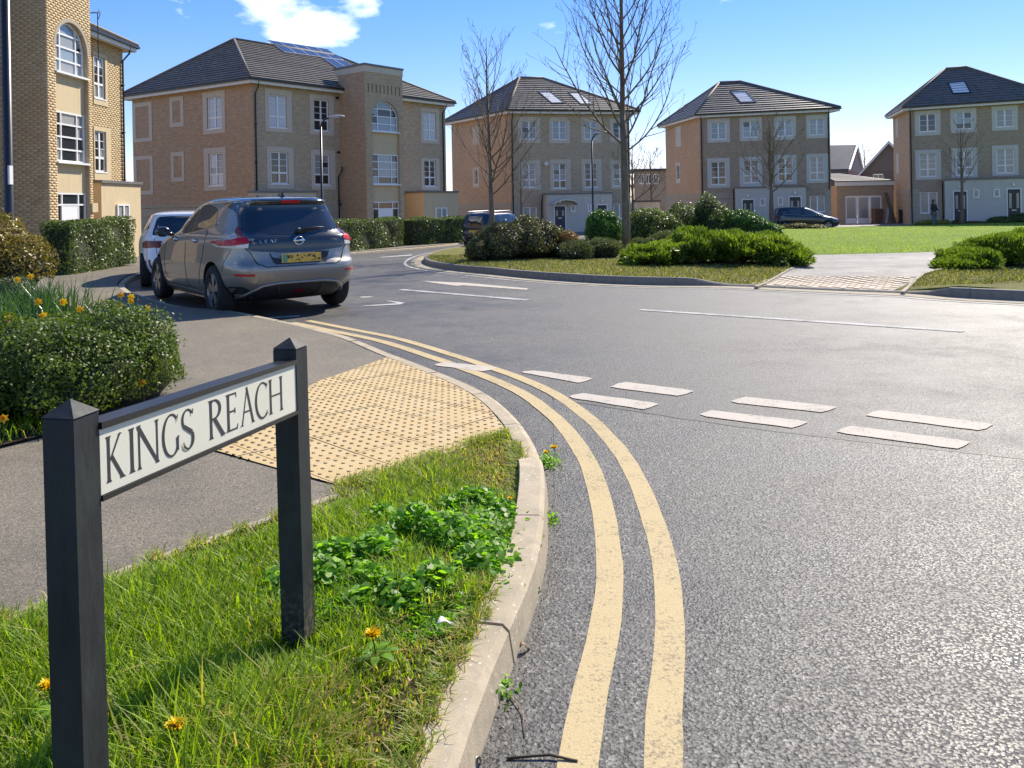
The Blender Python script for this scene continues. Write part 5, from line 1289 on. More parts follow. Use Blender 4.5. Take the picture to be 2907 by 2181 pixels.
def hero():
    th = 37.5; f = Vector((-math.sin(math.radians(th)), math.cos(math.radians(th)), 0)); l = Vector((-f.y, f.x, 0))
    SC = 1.07; p = Vector((-4.10, 11.05, 0))-l*.87*SC-f*.80*SC
    r = local_thing('parked_car', (p.x, p.y, G(p.x, p.y)), heading(th), 'silver grey hatchback with black tailgate parked half along the kerb', 'car')
    r.scale = (SC, SC, SC)
    c = Car(r, LEAF, M['silver'], M['gloss_black'], 1.452, ((.80, .325), (3.50, .325)), arch_r=.372)
    for x in (.80, 3.50):
        for sd in (1, -1): c.wheel(x, sd, .325, .885)
    # rear end
    tg = c.panel('tailgate', [(-.70, .885), (-.60, .835), (-.3, .808), (0, .80), (.3, .808), (.60, .835), (.70, .885), (.71, 1.0), (.665, 1.10), (.60, 1.40), (.52, 1.455), (0, 1.465), (-.52, 1.455), (-.60, 1.40), (-.665, 1.10), (-.71, 1.0)], 'rear', M['gloss_black'], .006)
    c.panel('rear_window', [(-.60, 1.04), (0, 1.015), (.60, 1.04), (.62, 1.08), (.535, 1.37), (.48, 1.405), (0, 1.415), (-.48, 1.405), (-.535, 1.37), (-.62, 1.08)], 'rear', M['car_glass'], .0105, rounding=1)
    c.panel('lower_tailgate', [(-.62, .82), (.62, .82), (.56, .69), (.46, .645), (-.46, .645), (-.56, .69)], 'rear', M['silver'], .0035)
    c.line('panel_gap', [(.68, .875), (.62, .82), (.56, .68), (.46, .635), (-.46, .635), (-.56, .68), (-.62, .82), (-.68, .875)], 'rear', .005, M['seam'], off=.002)
    c.panel('plate_recess', [(-.40, .803), (.40, .803), (.33, .66), (-.33, .66)], 'rear', M['trim'], .0045, cell=.2); c.panel('plate_recess', [(-.385, .797), (.385, .797), (.32, .667), (-.32, .667)], 'rear', M['silver'], .006, cell=.2)
    h0 = min(c.hit('rear', y, z)[0].x for y in (0, .2) for z in (.68, .79))-.018
    pl = MB().box((h0, 0, .732), (.012, .52, .112)).build('number_plate', M['plate_yellow'], r)
    MB().box((h0-.0075, -.028, .732), (.004, .44, .088)).build('plate_characters', M['plate'], pl); MB().box((h0-.0076, .222, .732), (.004, .052, .100)).build('plate_band', M['plate_green'], pl)
    for sd in (1, -1):
        sg = lambda pts: [(sd*y, z) for y, z in pts]; axis = 'left' if sd > 0 else 'right'
        tl = c.panel('tail_light', sg([(.62, .94), (.635, .985), (.70, 1.0), (.80, .97), (.866, .95), (.872, .925), (.80, .91)]), 'rear', M['lamp_red'], .016)
        c.panel('lower_lens', sg([(.64, .875), (.63, .93), (.80, .905), (.872, .92), (.865, .885), (.78, .872)]), 'rear', M['lamp_clear'], .012, tl)
        c.panel('light_arm', sg([(.655, .99), (.715, 1.0), (.685, 1.09), (.650, 1.14), (.640, 1.12)]), 'rear', M['lamp_dark'], .013, tl)
        c.panel('side_lens', [(.16, .93), (.20, .985), (.30, .975), (.50, .94), (.62, .908), (.45, .90), (.25, .905)], axis, M['lamp_red'], .012, tl)
        c.panel('side_lens', [(.20, .878), (.2, .902), (.46, .897), (.52, .899), (.42, .88)], axis, M['lamp_clear'], .010, tl)
        c.panel('reflector', sg([(.60, .53), (.60, .556), (.79, .563), (.79, .538)]), 'rear', M['lamp_red'], .006)
        c.panel('bumper_corner', sg([(.63, .24), (.60, .34), (.70, .40), (.80, .40), (.83, .36), (.82, .26)]), 'rear', M['gloss_black'], .004)
        # side glass, pillars, handles, seams
        fg = c.panel('front_side_window', [(1.98, 1.045), (2.85, .985), (3.02, 1.0), (2.72, 1.23), (2.42, 1.385), (2.05, 1.425), (1.97, 1.42)], axis, M['car_glass_side'], .004)
        c.panel('rear_side_window', [(1.34, 1.115), (1.88, 1.05), (1.89, 1.42), (1.62, 1.425), (1.35, 1.395)], axis, M['car_glass_side'], .004)
        c.panel('quarter_window', [(1.02, 1.17), (1.30, 1.12), (1.31, 1.39), (1.16, 1.345)], axis, M['car_glass_side'], .004)
        c.panel('pillar', [(1.885, 1.05), (1.975, 1.045), (1.97, 1.425), (1.89, 1.425)], axis, M['gloss_black'], .003); c.panel('pillar', [(1.30, 1.12), (1.345, 1.112), (1.35, 1.40), (1.31, 1.395)], axis, M['gloss_black'], .003)
        c.panel('black_pillar', [(.42, 1.20), (.62, 1.33), (1.05, 1.43), (.60, 1.44), (.42, 1.40), (.40, 1.32)], axis, M['gloss_black'], .003)
        c.line('window_trim', [(3.04, .985), (2.85, .972), (1.95, 1.035), (1.33, 1.10), (1.0, 1.155), (.95, 1.19)], axis, .007, M['chrome'], off=.003)
        c.line('panel_gap', [(1.93, 1.03), (1.93, .6), (1.90, .32), (1.6, .30)], axis, .0045, M['seam']); c.line('panel_gap', [(2.98, .98), (3.02, .8), (3.0, .45), (2.8, .30), (1.9, .30)], axis, .0045, M['seam'])
        c.line('panel_gap', [(1.33, 1.10), (1.10, .95), (1.15, .75), (1.28, .55), (1.36, .36)], axis, .0045, M['seam']); c.line('panel_gap', [(.30, .86), (.42, .70), (.46, .58)], axis, .004, M['seam'])
        c.panel('side_skirt', [(1.22, .185), (1.22, .27), (3.08, .27), (3.08, .185)], axis, M['silver'], .018, lip=.04); c.line('sill_trim', [(1.25, .20), (3.05, .20)], axis, .008, M['chrome'], off=.02)
        for x in (1.48, 2.42):
            q, n = c.hit(axis, x, .935); m = MB().tube([q+n*.0+Vector((-.09, 0, 0)), q+n*.035+Vector((-.07, 0, 0)), q+n*.035+Vector((.07, 0, .0)), q+Vector((.09, 0, 0))], [.012, .014, .014, .012], 8); hd = m.build('door_handle', M['chrome'], r, True)
            c.panel('handle_cup', [(x-.08, .915), (x-.08, .955), (x+.08, .955), (x+.08, .915)], axis, M['seam'], .0015, hd, rounding=2, lip=0)
        q, n = c.hit(axis, 2.86, .99); mm = MB()
        mm.lathe([(0.0, -.075), (.055, -.072), (.085, -.045), (.092, .0), (.085, .04), (.06, .065), (0, .075)], (0, 0, 0), 14, 'x')
        V = [(2.80+v[0]*.9, sd*(.955+v[1]*1.15), 1.045+v[2]*.85) for v in mm.v]; mm.v = V; mm.tube([(2.86, sd*.80, 1.0), (2.84, sd*.90, 1.02)], .03, 8); mi = mm.build('door_mirror', M['gloss_black'], r, True)
        MB().poly([(2.722, sd*(.955+.085*math.cos(a)), 1.045+.055*math.sin(a)) for a in [2*PI*k/14 for k in range(14)]]).build('mirror_glass', M['car_glass'], mi)
    lb = c.panel('lower_bumper', [(-.66, .205), (-.60, .30), (-.48, .385), (-.3, .405), (.3, .405), (.48, .385), (.60, .30), (.66, .205)], 'rear', M['trim'], .008)
    c.line('bumper_blade', [(-.70, .24), (-.60, .335), (-.49, .405), (-.3, .428), (.3, .428), (.49, .405), (.60, .335), (.70, .24)], 'rear', .017, M['silver'], off=.008); c.panel('fog_lamp', [(-.07, .30), (-.06, .335), (.06, .335), (.07, .30)], 'rear', M['lamp_dark'], .016, lb)
    for y in (-.30, .30): c.line('diffuser_rib', [(y*.8, .22), (y, .39)], 'rear', .012, M['trim'], lb, .01)
    c.panel('brake_light', [(-.13, 1.428), (-.12, 1.452), (.12, 1.452), (.13, 1.428)], 'rear', M['lamp_red'], .014)
    q, n = c.hit('rear', 0, .945); bdg = MB(); N = 24; rr = .058
    bdg.tube([(q.x-.010, rr*math.cos(2*PI*k/N), .945+rr*.88*math.sin(2*PI*k/N)) for k in range(N+1)], .0085, 6, False); bdg.box((q.x-.012, 0, .945), (.014, .155, .022)); bdg.build('badge', M['chrome'], r, True)
    LT = {'L': [[(0, 0), (0, 1)], [(0, 0), (.6, 0)]], 'E': [[(0, 0), (0, 1)], [(0, 0), (.65, 0)], [(0, .5), (.6, .5)], [(0, 1), (.65, 1)]], 'A': [[(0, 0), (.4, 1)], [(.4, 1), (.8, 0)]], 'F': [[(0, 0), (0, 1)], [(0, .5), (.6, .5)], [(0, 1), (.65, 1)]]}
    m = MB(); y0 = .50
    for i, ch in enumerate('LEAF'):
        for s, e in LT[ch]:
            P = []
            for pt in (s, e):
                yy, zz = y0-i*.062-pt[0]*.045, .928+pt[1]*.034; q, n = c.hit('rear', yy, zz); P.append(q+n*.010)
            m.tube(P, .0042, 5)
    m.build('model_lettering', M['chrome'], r)
    q1, n1 = c.hit('rear', -.02, 1.055); q2, n2 = c.hit('rear', -.30, 1.085); q3, n3 = c.hit('rear', -.38, 1.085)
    w = MB().tube([q1+n1*.04, q2+n2*.035, q3+n3*.03], [.016, .011, .006], 6); w.tube([q1-n1*.02, q1+n1*.05], .03, 8); w.build('rear_wiper', M['trim'], r, True)
    q, n = c.hit('top', .72, 0); MB().hexa([(q.x-.10, -.03, q.z-.01), (q.x-.10, .03, q.z-.01), (q.x+.10, .015, q.z-.01), (q.x+.10, -.015, q.z-.01), (q.x-.085, -.006, q.z+.06), (q.x-.085, .006, q.z+.06), (q.x-.06, .004, q.z+.055), (q.x-.06, -.004, q.z+.055)]).build('roof_aerial', M['gloss_black'], r)
    c.panel('windscreen', [(-.55, 1.05), (.55, 1.05), (.48, 1.42), (-.48, 1.42)], 'front', M['car_glass'], .004)
    return r
hero()
def simple_car(name, label, loc, th, tab, paint_m, wheels, win_side, rear_win, lights, extra=None, hw=.86, wr_=.31, glass='car_glass'):
    r = local_thing(name, loc, heading(th), label, 'car'); c = Car(r, tab, paint_m, wheels=[(x, wr_) for x in wheels], arch_r=wr_+.045)
    for x in wheels:
        for sd in (1, -1): c.wheel(x, sd, wr_, hw)
    if rear_win: c.panel('rear_window', rear_win, 'rear', M['car_glass'], .005, rounding=1)
    for ax in ('left', 'right'):
        for p in win_side: c.panel('side_window', p, ax, M[glass], .004, rounding=1)
    for pts, ax, mt in lights:
        for sd in (1, -1):
            if ax in ('rear', 'front'): c.panel('tail_light' if ax == 'rear' else 'headlight', [(sd*a, b) for a, b in pts], ax, M[mt], .01)
            else: c.panel('lamp_wrap', pts, 'left' if sd > 0 else 'right', M[mt], .009)
    if extra: extra(c, r)
    return r
WH = [(.18, .45, 3.7, .68, 5, 4), (.22, .28, 3.9, .76, 5, 4), (.35, .08, 4.05, .83, 4.4, 3.6), (.50, .0, 4.1, .86, 4.2, 3.4), (.62, .02, 4.08, .87, 4, 3.3), (.75, .07, 3.95, .87, 4, 3.2), (.88, .09, 3.6, .855, 4, 3.2), (.98, .13, 3.2, .82, 4.2, 3.2), (1.06, .18, 2.98, .775, 4.4, 3.2), (1.2, .27, 2.75, .71, 4.6, 3.2), (1.32, .36, 2.5, .655, 4.6, 3.2), (1.39, .38, 2.34, .62, 4.4, 3.2), (1.43, .42, 2.2, .56, 4, 3.2), (1.455, .65, 2.0, .46, 3.6, 3.2), (1.475, 1.1, 1.7, .2, 3, 3)]
def wx(c, r):
    c.panel('lower_bumper', [(-.55, .22), (-.5, .34), (.5, .34), (.55, .22)], 'rear', M['trim'], .006)
    for sd in (1, -1):
        c.panel('bumper_slot', [(sd*.74, .30), (sd*.745, .52), (sd*.79, .53), (sd*.775, .31)], 'rear', M['trim'], .006)
        ax = 'left' if sd > 0 else 'right'; c.panel('bumper_slot', [(.20, .30), (.22, .54), (.27, .55), (.25, .31)], ax, M['trim'], .006)
    MB().box((.055, 0, .68), (.012, .52, .11)).build('number_plate', M['plate_yellow'], r)
    c.line('panel_gap', [(-.60, .95), (-.55, .60), (.55, .60), (.60, .95)], 'rear', .005, M['seam'])
fW = Vector((-math.sin(math.radians(25)), math.cos(math.radians(25)))); lW = Vector((-fW.y, fW.x)); oW = Vector((-7.0, 15.25))-lW*.84
simple_car('parked_car', 'white hatchback parked in front of the silver car', (oW.x, oW.y, G(oW.x, oW.y)), 25, WH, M['pearl'], (.72, 3.3),
    [[(1.95, 1.02), (2.75, .97), (2.3, 1.30), (1.98, 1.36)], [(1.15, 1.08), (1.9, 1.02), (1.92, 1.36), (1.45, 1.35), (1.15, 1.28)], [(.50, 1.13), (1.08, 1.09), (1.08, 1.27), (.75, 1.25)]],
    [(-.62, 1.0), (.62, 1.0), (.63, 1.05), (.54, 1.33), (.48, 1.37), (-.48, 1.37), (-.54, 1.33), (-.63, 1.05)],
    [([(.48, .79), (.49, .90), (.74, .905), (.80, .86), (.80, .77), (.74, .76)], 'rear', 'lamp_dark'), ([(.14, .77), (.14, .90), (.42, .89), (.34, .78)], 'left', 'lamp_dark')], wx, .85, .31)
MPV = [(.22, .45, 4.0, .70, 5, 4), (.28, .22, 4.2, .80, 5, 4), (.45, .04, 4.36, .87, 4.8, 3.8), (.60, .0, 4.38, .88, 4.8, 3.6), (.80, .04, 4.25, .885, 4.8, 3.4), (.95, .05, 3.95, .88, 4.8, 3.4), (1.05, .07, 3.55, .86, 5, 3.4), (1.2, .11, 3.25, .82, 5, 3.4), (1.4, .18, 2.85, .76, 5.2, 3.4), (1.52, .23, 2.6, .71, 5.2, 3.4), (1.575, .30, 2.42, .64, 5, 3.4), (1.60, .6, 2.1, .5, 4, 3.2), (1.62, 1.0, 1.8, .3, 3, 3)]
def mx(c, r):
    for sd in (1, -1): MB().tube([(.45, sd*.60, 1.60), (.55, sd*.60, 1.66), (2.1, sd*.58, 1.675), (2.3, sd*.56, 1.60)], .018, 6).build('roof_rail', M['alu'], r, True)
    MB().box((.03, 0, .78), (.012, .52, .11)).build('number_plate', M['plate_yellow'], r); MB().tube([(.5, 0, 1.6), (.42, 0, 1.72)], .008, 5).build('roof_aerial', M['trim'], r)
    MB().lathe([(.0, -.06), (.07, -.05), (.09, 0), (.07, .05), (0, .06)], (2.9, -.98, 1.06), 10, 'x').build('door_mirror', M['gloss_black'], r, True)
simple_car('parked_car', 'dark blue people carrier with roof rails beyond the island shrubs', (-1.62, 33.6, G(0, 33.6)-.0), -31, MPV, M['navy_paint'], (.75, 3.4),
    [[(2.0, 1.04), (3.0, 1.0), (2.55, 1.40), (2.05, 1.50)], [(1.1, 1.06), (1.92, 1.04), (1.95, 1.50), (1.1, 1.50)], [(.35, 1.10), (1.02, 1.07), (1.02, 1.48), (.48, 1.46)]],
    [(-.66, 1.02), (.66, 1.02), (.60, 1.46), (-.60, 1.46)], [([(.70, .80), (.68, 1.35), (.73, 1.35), (.82, 1.0), (.83, .80)], 'rear', 'lamp_dark')], mx, .865, .32).scale = (.95, .95, .93)
HAT = [(.20, .45, 3.75, .68, 5, 4), (.25, .25, 3.92, .76, 5, 4), (.40, .05, 4.05, .83, 4.4, 3.6), (.55, .0, 4.08, .85, 4.2, 3.4), (.68, .03, 4.0, .855, 4.2, 3.2), (.80, .07, 3.75, .85, 4, 3.2), (.90, .10, 3.35, .835, 4, 3.2), (1.0, .13, 3.12, .80, 4.2, 3.2), (1.12, .2, 2.85, .735, 4.4, 3.2), (1.28, .30, 2.5, .665, 4.6, 3.2), (1.38, .34, 2.25, .615, 4.4, 3.2), (1.43, .42, 2.05, .55, 4, 3.2), (1.47, .8, 1.8, .42, 3.4, 3.2), (1.485, 1.1, 1.6, .2, 3, 3)]
def hx(c, r):
    for sd in (1, -1): MB().lathe([(.0, -.06), (.06, -.05), (.08, 0), (.06, .05), (0, .06)], (2.62, sd*.93, 1.0), 10, 'x').build('door_mirror', M['gloss_black'], r, True)
    for ax in ('left', 'right'):
        c.line('panel_gap', [(1.75, .98), (1.75, .4)], ax, .006, M['seam']); c.line('window_trim', [(.6, 1.05), (1.75, .97), (2.8, .95)], ax, .008, M['chrome'])
bp = at(2194, 640, 49.6)
simple_car('parked_car', 'blue black hatchback parked in front of the middle house', (bp.x, 50.1, G(0, 50)), -97, HAT, M['dark_green'], (.72, 3.25),
    [[(1.8, 1.0), (2.75, .97), (2.2, 1.32), (1.82, 1.39)], [(1.0, 1.05), (1.72, 1.0), (1.74, 1.38), (1.2, 1.36), (.95, 1.28)], [(.5, 1.1), (.92, 1.06), (.88, 1.25), (.6, 1.2)]],
    [(-.6, 1.0), (.6, 1.0), (.5, 1.36), (-.5, 1.36)], [([(3.55, .70), (3.5, .78), (3.85, .74), (3.9, .66)], 'left', 'lamp_clear'), ([(.14, .78), (.14, .95), (.3, .94), (.32, .8)], 'left', 'lamp_dark')], hx, .84, .31, 'car_glass_side')
# ================================================================ trees, shrubs, grass, flowers
def unit(v): return v/np.maximum(1e-9, np.linalg.norm(v, axis=-1, keepdims=True))
def leaf_np(P, Nrm, size, aspect=.5, droop=0.0, axis=None, r=rng):
    """rhombic leaves at points P facing Nrm; returns V, F"""
    n = len(P); s = size*(.65+.7*r.random((n, 1))); a = axis if axis is not None else r.normal(size=(n, 3)); a = unit(a-(a*Nrm).sum(1, keepdims=True)*Nrm*(1 if axis is None else 0)); b = unit(np.cross(Nrm, a))
    V = np.empty((n, 4, 3)); fold = Nrm*s*.12
    V[:, 0] = P-a*s*.5; V[:, 1] = P+b*s*aspect*.5+fold; V[:, 2] = P+a*s*.5; V[:, 3] = P-b*s*aspect*.5+fold
    return V.reshape(-1, 3), np.arange(4*n).reshape(n, 4)
def lumpy(d, seed, amp=.18, k=6):
    r = np.random.default_rng(seed); C = unit(r.normal(size=(26, 3))); A = r.uniform(-1, 1, 26)
    C2 = unit(r.normal(size=(140, 3))); A2 = r.uniform(-1, 1, 140)
    return 1+amp*(np.exp(-k*(1-d@C.T)*2)*A).sum(1)+amp*.42*(np.exp(-70*(1-d@C2.T))*A2).sum(1)
def blob_pts(n, ell, seed, shell=.16, amp=.2, zmin=None, box=False, k=6):
    r = np.random.default_rng(seed); P = []; N = []; W = np.array([(e[3]*e[4]+e[4]*e[5]+e[3]*e[5]) for e in ell]); W = W/W.sum()
    for i, e in enumerate(ell):
        m = int(n*W[i]*1.25); d = unit(r.normal(size=(m, 3))); d[:, 2] = np.where(d[:, 2] < -.35, -d[:, 2], d[:, 2])
        if box: 
            dd = d/np.abs(d).max(1, keepdims=True); d2 = dd*.85+d*.15
        else: d2 = d
        rad = (lumpy(d, seed*13+i, amp, k))*(1-np.abs(r.normal(size=m))*shell+(r.random(m) < .06)*r.random(m)*.16); rad = np.clip(rad, .2, 1.6)
        q = np.array(e[:3])+d2*rad[:, None]*np.array(e[3:6]); nn = unit(d2/np.array(e[3:6])); keep = np.ones(m, bool)
        for j, f in enumerate(ell):
            if j == i: continue
            t = (q-np.array(f[:3]))/np.array(f[3:6]); keep &= (t*t).sum(1) > .55
        if zmin is not None: keep &= q[:, 2] > zmin
        P.append(q[keep]); N.append(nn[keep])
    return np.concatenate(P), np.concatenate(N)
def stems_mesh(base, ell, seed, n=14, r0=.012):
    rr = random.Random(seed); m = MB()
    for k in range(n):
        e = rr.choice(ell); a = rr.uniform(0, 2*PI); q = Vector((e[0]+math.cos(a)*e[3]*.6*rr.random(), e[1]+math.sin(a)*e[4]*.6*rr.random(), e[2]+e[5]*rr.uniform(.0, .6)))
        b = Vector((e[0]*.7+base[0]*.3+rr.uniform(-.15, .15), e[1]*.7+base[1]*.3+rr.uniform(-.15, .15), base[2]-.02)); mid_ = b.lerp(q, .5)+Vector((rr.uniform(-.1, .1), rr.uniform(-.1, .1), .08)); m.tube([b, mid_, q], [r0, r0*.75, r0*.4], 5)
    return m
def shrub(name, label, ell, n, size, mat, seed, aspect=.5, shell=.16, amp=.2, box=False, spray=0.0, cat='shrub', group=None, k=6, tb=0.0, core=.80, nst=14):
    cx = sum(e[0] for e in ell)/len(ell); cy = sum(e[1] for e in ell)/len(ell); bz = min(e[2]-e[5] for e in ell); gz = G(cx, cy)+.1
    root = thing(name, (cx, cy, gz), label, cat, group); P, N = blob_pts(n, ell, seed, shell, amp, gz-.02, box, k); r = np.random.default_rng(seed+5)
    nrm = unit(N+r.normal(size=N.shape)*.65); axis = None
    if spray: axis = unit(N*spray+r.normal(size=N.shape)*.45+np.array([0, 0, .25]))
    V, F = leaf_np(P, nrm, size, aspect, axis=axis, r=r)
    base = r.random(len(P))*.75+tb; patch = lumpy(unit(P-P.mean(0)), seed+3, .5, 9)-1; t = np.clip(base+patch*.5+.08, 0, 1)
    link('foliage', np_mesh(V, F, np.repeat(t, 4)), mat, root)
    if core:      # solid dark filler added inside the leaves to block see-through
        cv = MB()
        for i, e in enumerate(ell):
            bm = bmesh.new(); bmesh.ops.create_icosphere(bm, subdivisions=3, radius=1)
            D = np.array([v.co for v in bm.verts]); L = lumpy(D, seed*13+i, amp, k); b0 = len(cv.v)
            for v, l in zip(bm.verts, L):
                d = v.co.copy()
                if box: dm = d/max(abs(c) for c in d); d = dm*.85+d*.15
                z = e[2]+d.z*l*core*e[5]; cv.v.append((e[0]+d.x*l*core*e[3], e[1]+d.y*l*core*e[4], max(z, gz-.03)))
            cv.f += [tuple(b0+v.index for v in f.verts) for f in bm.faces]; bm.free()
        cv.build('dark_core', M['shrub_filler'], root, True, fix=False)
    stems_mesh((cx, cy, gz), ell, seed, nst).build('stems', M['stem'], root, True)
    return root
M['shrub_filler'] = plain('dark filler core', (.03, .035, .016), .95, .4, 25, .6)  # dark colour of the added filler cores
def E(px0, px1, yt, Y, depth, gz=None, zc=None, flat_=1.0):
    """ellipsoid spanning px0..px1 with its top at image row yt, standing on the ground at distance Y"""
    a, b = at(px0, yt, Y), at(px1, yt, Y); t = at((px0+px1)/2, yt, Y); g = G(0, Y)+.1; h = t.z-g
    return ((a.x+b.x)/2, Y, g+h*.42, abs(b.x-a.x)/2, depth, h*.58)
# --- near planting bed
shrub('glossy_shrub', 'large glossy dark green shrub at left behind the street sign', [(-3.12, 5.4, .36, .62, .58, .40), (-3.75, 5.2, .32, .7, .65, .36), (-2.82, 5.85, .32, .42, .5, .37), (-3.5, 6.0, .32, .65, .55, .34)], 70000, .024, M['leaf_gloss'], 11, .6, .14, .32, k=9, core=.75)
shrub('bronze_shrub', 'bronze olive shrub beside the yellow brick flats', [(-7.75, 12.2, .80, .60, .7, .72), (-7.25, 12.0, .62, .40, .5, .50), (-8.4, 12.5, .85, .7, .7, .78)], 16000, .050, M['leaf_olive'], 12, .45, .25, .28, core=.62)
shrub('grey_shrub', 'small grey green mounded plant behind the daffodils', [(-6.55, 10.6, .30, .35, .3, .32)], 3500, .045, M['leaf_grey'], 13, .3, .15, .15)
# --- clipped hedges
def hedge(label, a, b, th, h, n, size, seed, mat='leaf_hedge'):
    a, b = Vector(xy(a)), Vector(xy(b)); d = (b-a).normalized(); L = (b-a).length; nn = Vector((-d.y, d.x)); gz = G(0, (a.y+b.y)/2)+.1; c = (a+b)/2+nn*th/2
    root = thing('clipped_hedge', (c.x, c.y, gz), label, 'hedge', 'clipped laurel hedges'); r = np.random.default_rng(seed)
    faces = [(L*h, 0), (L*h, 1), (L*th, 2), (th*h, 3), (th*h, 4)]; tot = sum(f[0] for f in faces); P = []; N = []
    for ar, k in faces:
        m = int(n*ar/tot); u, v, w = r.random(m), r.random(m), np.abs(r.normal(size=m))*.055-.02
        if k < 2: q = np.stack([u*L, np.full(m, -th/2 if k == 0 else th/2)+(w if k == 0 else -w), v*h], 1); nm = np.array([0, -1 if k == 0 else 1, .1])
        elif k == 2: q = np.stack([u*L, (v-.5)*th, h-w], 1); nm = np.array([0, 0, 1.])
        else: q = np.stack([(w if k == 3 else L-w), (u-.5)*th, v*h], 1); nm = np.array([-1. if k == 3 else 1., 0, .1])
        wob = .05*np.sin(q[:, 0]*3+seed)+.04*np.sin(q[:, 2]*5+q[:, 0]*2); q += nm*wob[:, None]; P.append(q); N.append(np.repeat(nm[None], m, 0))
    P, N = np.concatenate(P), np.concatenate(N); M3 = np.array([[d.x, d.y, 0], [nn.x, nn.y, 0], [0, 0, 1]]); o = np.array([c.x-d.x*L/2, c.y-d.y*L/2, gz]); P = P@M3+o; N = N@M3
    V, F = leaf_np(P, unit(N+r.normal(size=N.shape)*.6), size, .5, r=r); link('foliage', np_mesh(V, F, np.repeat(r.random(len(P)), 4)), M[mat], root)
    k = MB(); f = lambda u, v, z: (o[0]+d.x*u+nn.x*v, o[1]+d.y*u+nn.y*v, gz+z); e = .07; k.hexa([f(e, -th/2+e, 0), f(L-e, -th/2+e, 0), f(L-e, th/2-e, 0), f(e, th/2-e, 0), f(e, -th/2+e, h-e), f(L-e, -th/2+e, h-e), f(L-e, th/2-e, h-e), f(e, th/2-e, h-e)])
    k.build('dark_core', M['shrub_filler'], root); return root  # dark box added within the hedge so nothing shows through
hedge('clipped hedge by the entrance of the yellow brick flats', gp(204, 780, .1), gp(380, 752, .1), .66, 1.22, 15000, .065, 21)
hedge('clipped hedge right of the silver car before the stair tower', gp(880, 724, .1), gp(1147, 699, .1), .8, 1.15, 16000, .075, 22)
hedge('short clipped hedge before the cream porch of the solar flats', gp(1174, 697, .1), gp(1330, 687, .1), .8, 1.2, 9000, .08, 23)
# --- island shrubs
shrub('rounded_shrub', 'large dull brown green shrub at the tip of the island', [E(1335, 1500, 634, 20.9, 1.0), E(1425, 1605, 614, 21.5, 1.2), E(1318, 1385, 672, 20.4, .5), E(1380, 1560, 628, 22.2, .9), E(1540, 1640, 640, 21.8, .7)], 30000, .055, M['leaf_brown'], 31, .5, .14, .22)
shrub('orange_shrub', 'small orange leaved shrub beside the brown green shrub', [E(1580, 1645, 655, 21.0, .4)], 4200, .05, M['leaf_orange'], 32, .45, .3, .25, core=.5)
shrub('grey_shrub', 'low grey green mound at the foot of the tall tree', [E(1575, 1690, 682, 20.6, .8), E(1660, 1768, 676, 20.9, .8)], 13000, .07, M['leaf_grey'], 33, .22, .16, .18, spray=1.0)
shrub('rounded_shrub', 'deep green clipped ball shrub left of the tall tree trunk', [E(1664, 1766, 594, 27.5, .7)], 9000, .06, M['leaf_deep'], 34, .5, .12, .14)
shrub('rounded_shrub', 'wide mid green shrub right of the tall tree trunk', [E(1790, 1905, 592, 31, 1.1), E(1870, 1985, 582, 32, 1.1), E(1760, 1850, 602, 31, .9), E(1840, 1960, 600, 31, 1.0)], 20000, .07, M['leaf_mid'], 35, .5, .16, .22)
shrub('rounded_shrub', 'tall mid green shrub in front of the middle house', [E(1950, 2070, 570, 32, 1.0), E(1990, 2085, 582, 31.5, .9)], 12000, .07, M['leaf_mid'], 36, .5, .15, .22)
shrub('sloping_shrub', 'dark green shrub sloping down towards the lawn', [E(2050, 2145, 594, 31, .9), E(2110, 2190, 618, 30.5, .8), E(2165, 2222, 636, 30, .5)], 12000, .065, M['leaf_deep'], 37, .5, .15, .2)
shrub('grey_shrub', 'small grey green shrub behind the bright juniper', [E(1775, 1850, 676, 22.5, .6), E(1830, 1945, 660, 22.8, .7)], 8000, .06, M['leaf_grey'], 38, .25, .16, .2, spray=1.0)
shrub('spreading_juniper', 'wide bright green juniper at the island edge', [E(1785, 1915, 690, 17.6, 1.0), E(1870, 2020, 664, 17.9, 1.3), E(1985, 2140, 660, 17.6, 1.3), E(2110, 2255, 668, 17.3, 1.1), E(2195, 2288, 698, 16.9, .9), E(1762, 1840, 710, 17.6, .7)], 42000, .115, M['leaf_juniper'], 39, .22, .26, .40, spray=1.1, k=9)
shrub('spreading_juniper', 'bright green juniper at the right edge beside the park path', [E(2685, 2800, 706, 15.3, .9), E(2760, 2915, 670, 15.6, 1.2), E(2880, 3050, 650, 15.8, 1.3), E(2662, 2740, 740, 14.9, .5)], 34000, .11, M['leaf_juniper'], 40, .22, .26, .42, spray=1.2, k=9)
shrub('low_shrub', 'low grey shrub in front of the dark hatchback', [E(2222, 2300, 636, 46.2, .6), E(2285, 2352, 638, 46, .6)], 5000, .09, M['leaf_brown'], 41, .5)
shrub('low_shrub', 'small yellow green shrub left of the low grey shrub', [E(2180, 2226, 641, 46, .45)], 1800, .08, M['leaf_yellow'], 42, .5)
shrub('low_shrub', 'yellow leaved low shrub by the standing person', [E(2598, 2665, 624, 49, .5), E(2640, 2702, 625, 49.2, .5)], 4200, .09, M['leaf_yellow'], 43, .5, tb=.1)
shrub('low_shrub', 'grey green low shrub at the right edge before the house', [E(2806, 2880, 614, 50, .6), E(2860, 2950, 608, 50.5, .7)], 6000, .09, M['leaf_mid'], 44, .5)
shrub('low_shrub', 'brown low shrub beneath the slim tree by the right house', [E(2700, 2745, 625, 50.5, .5), E(2735, 2800, 628, 51, .5)], 3000, .09, M['leaf_brown'], 45, .5)
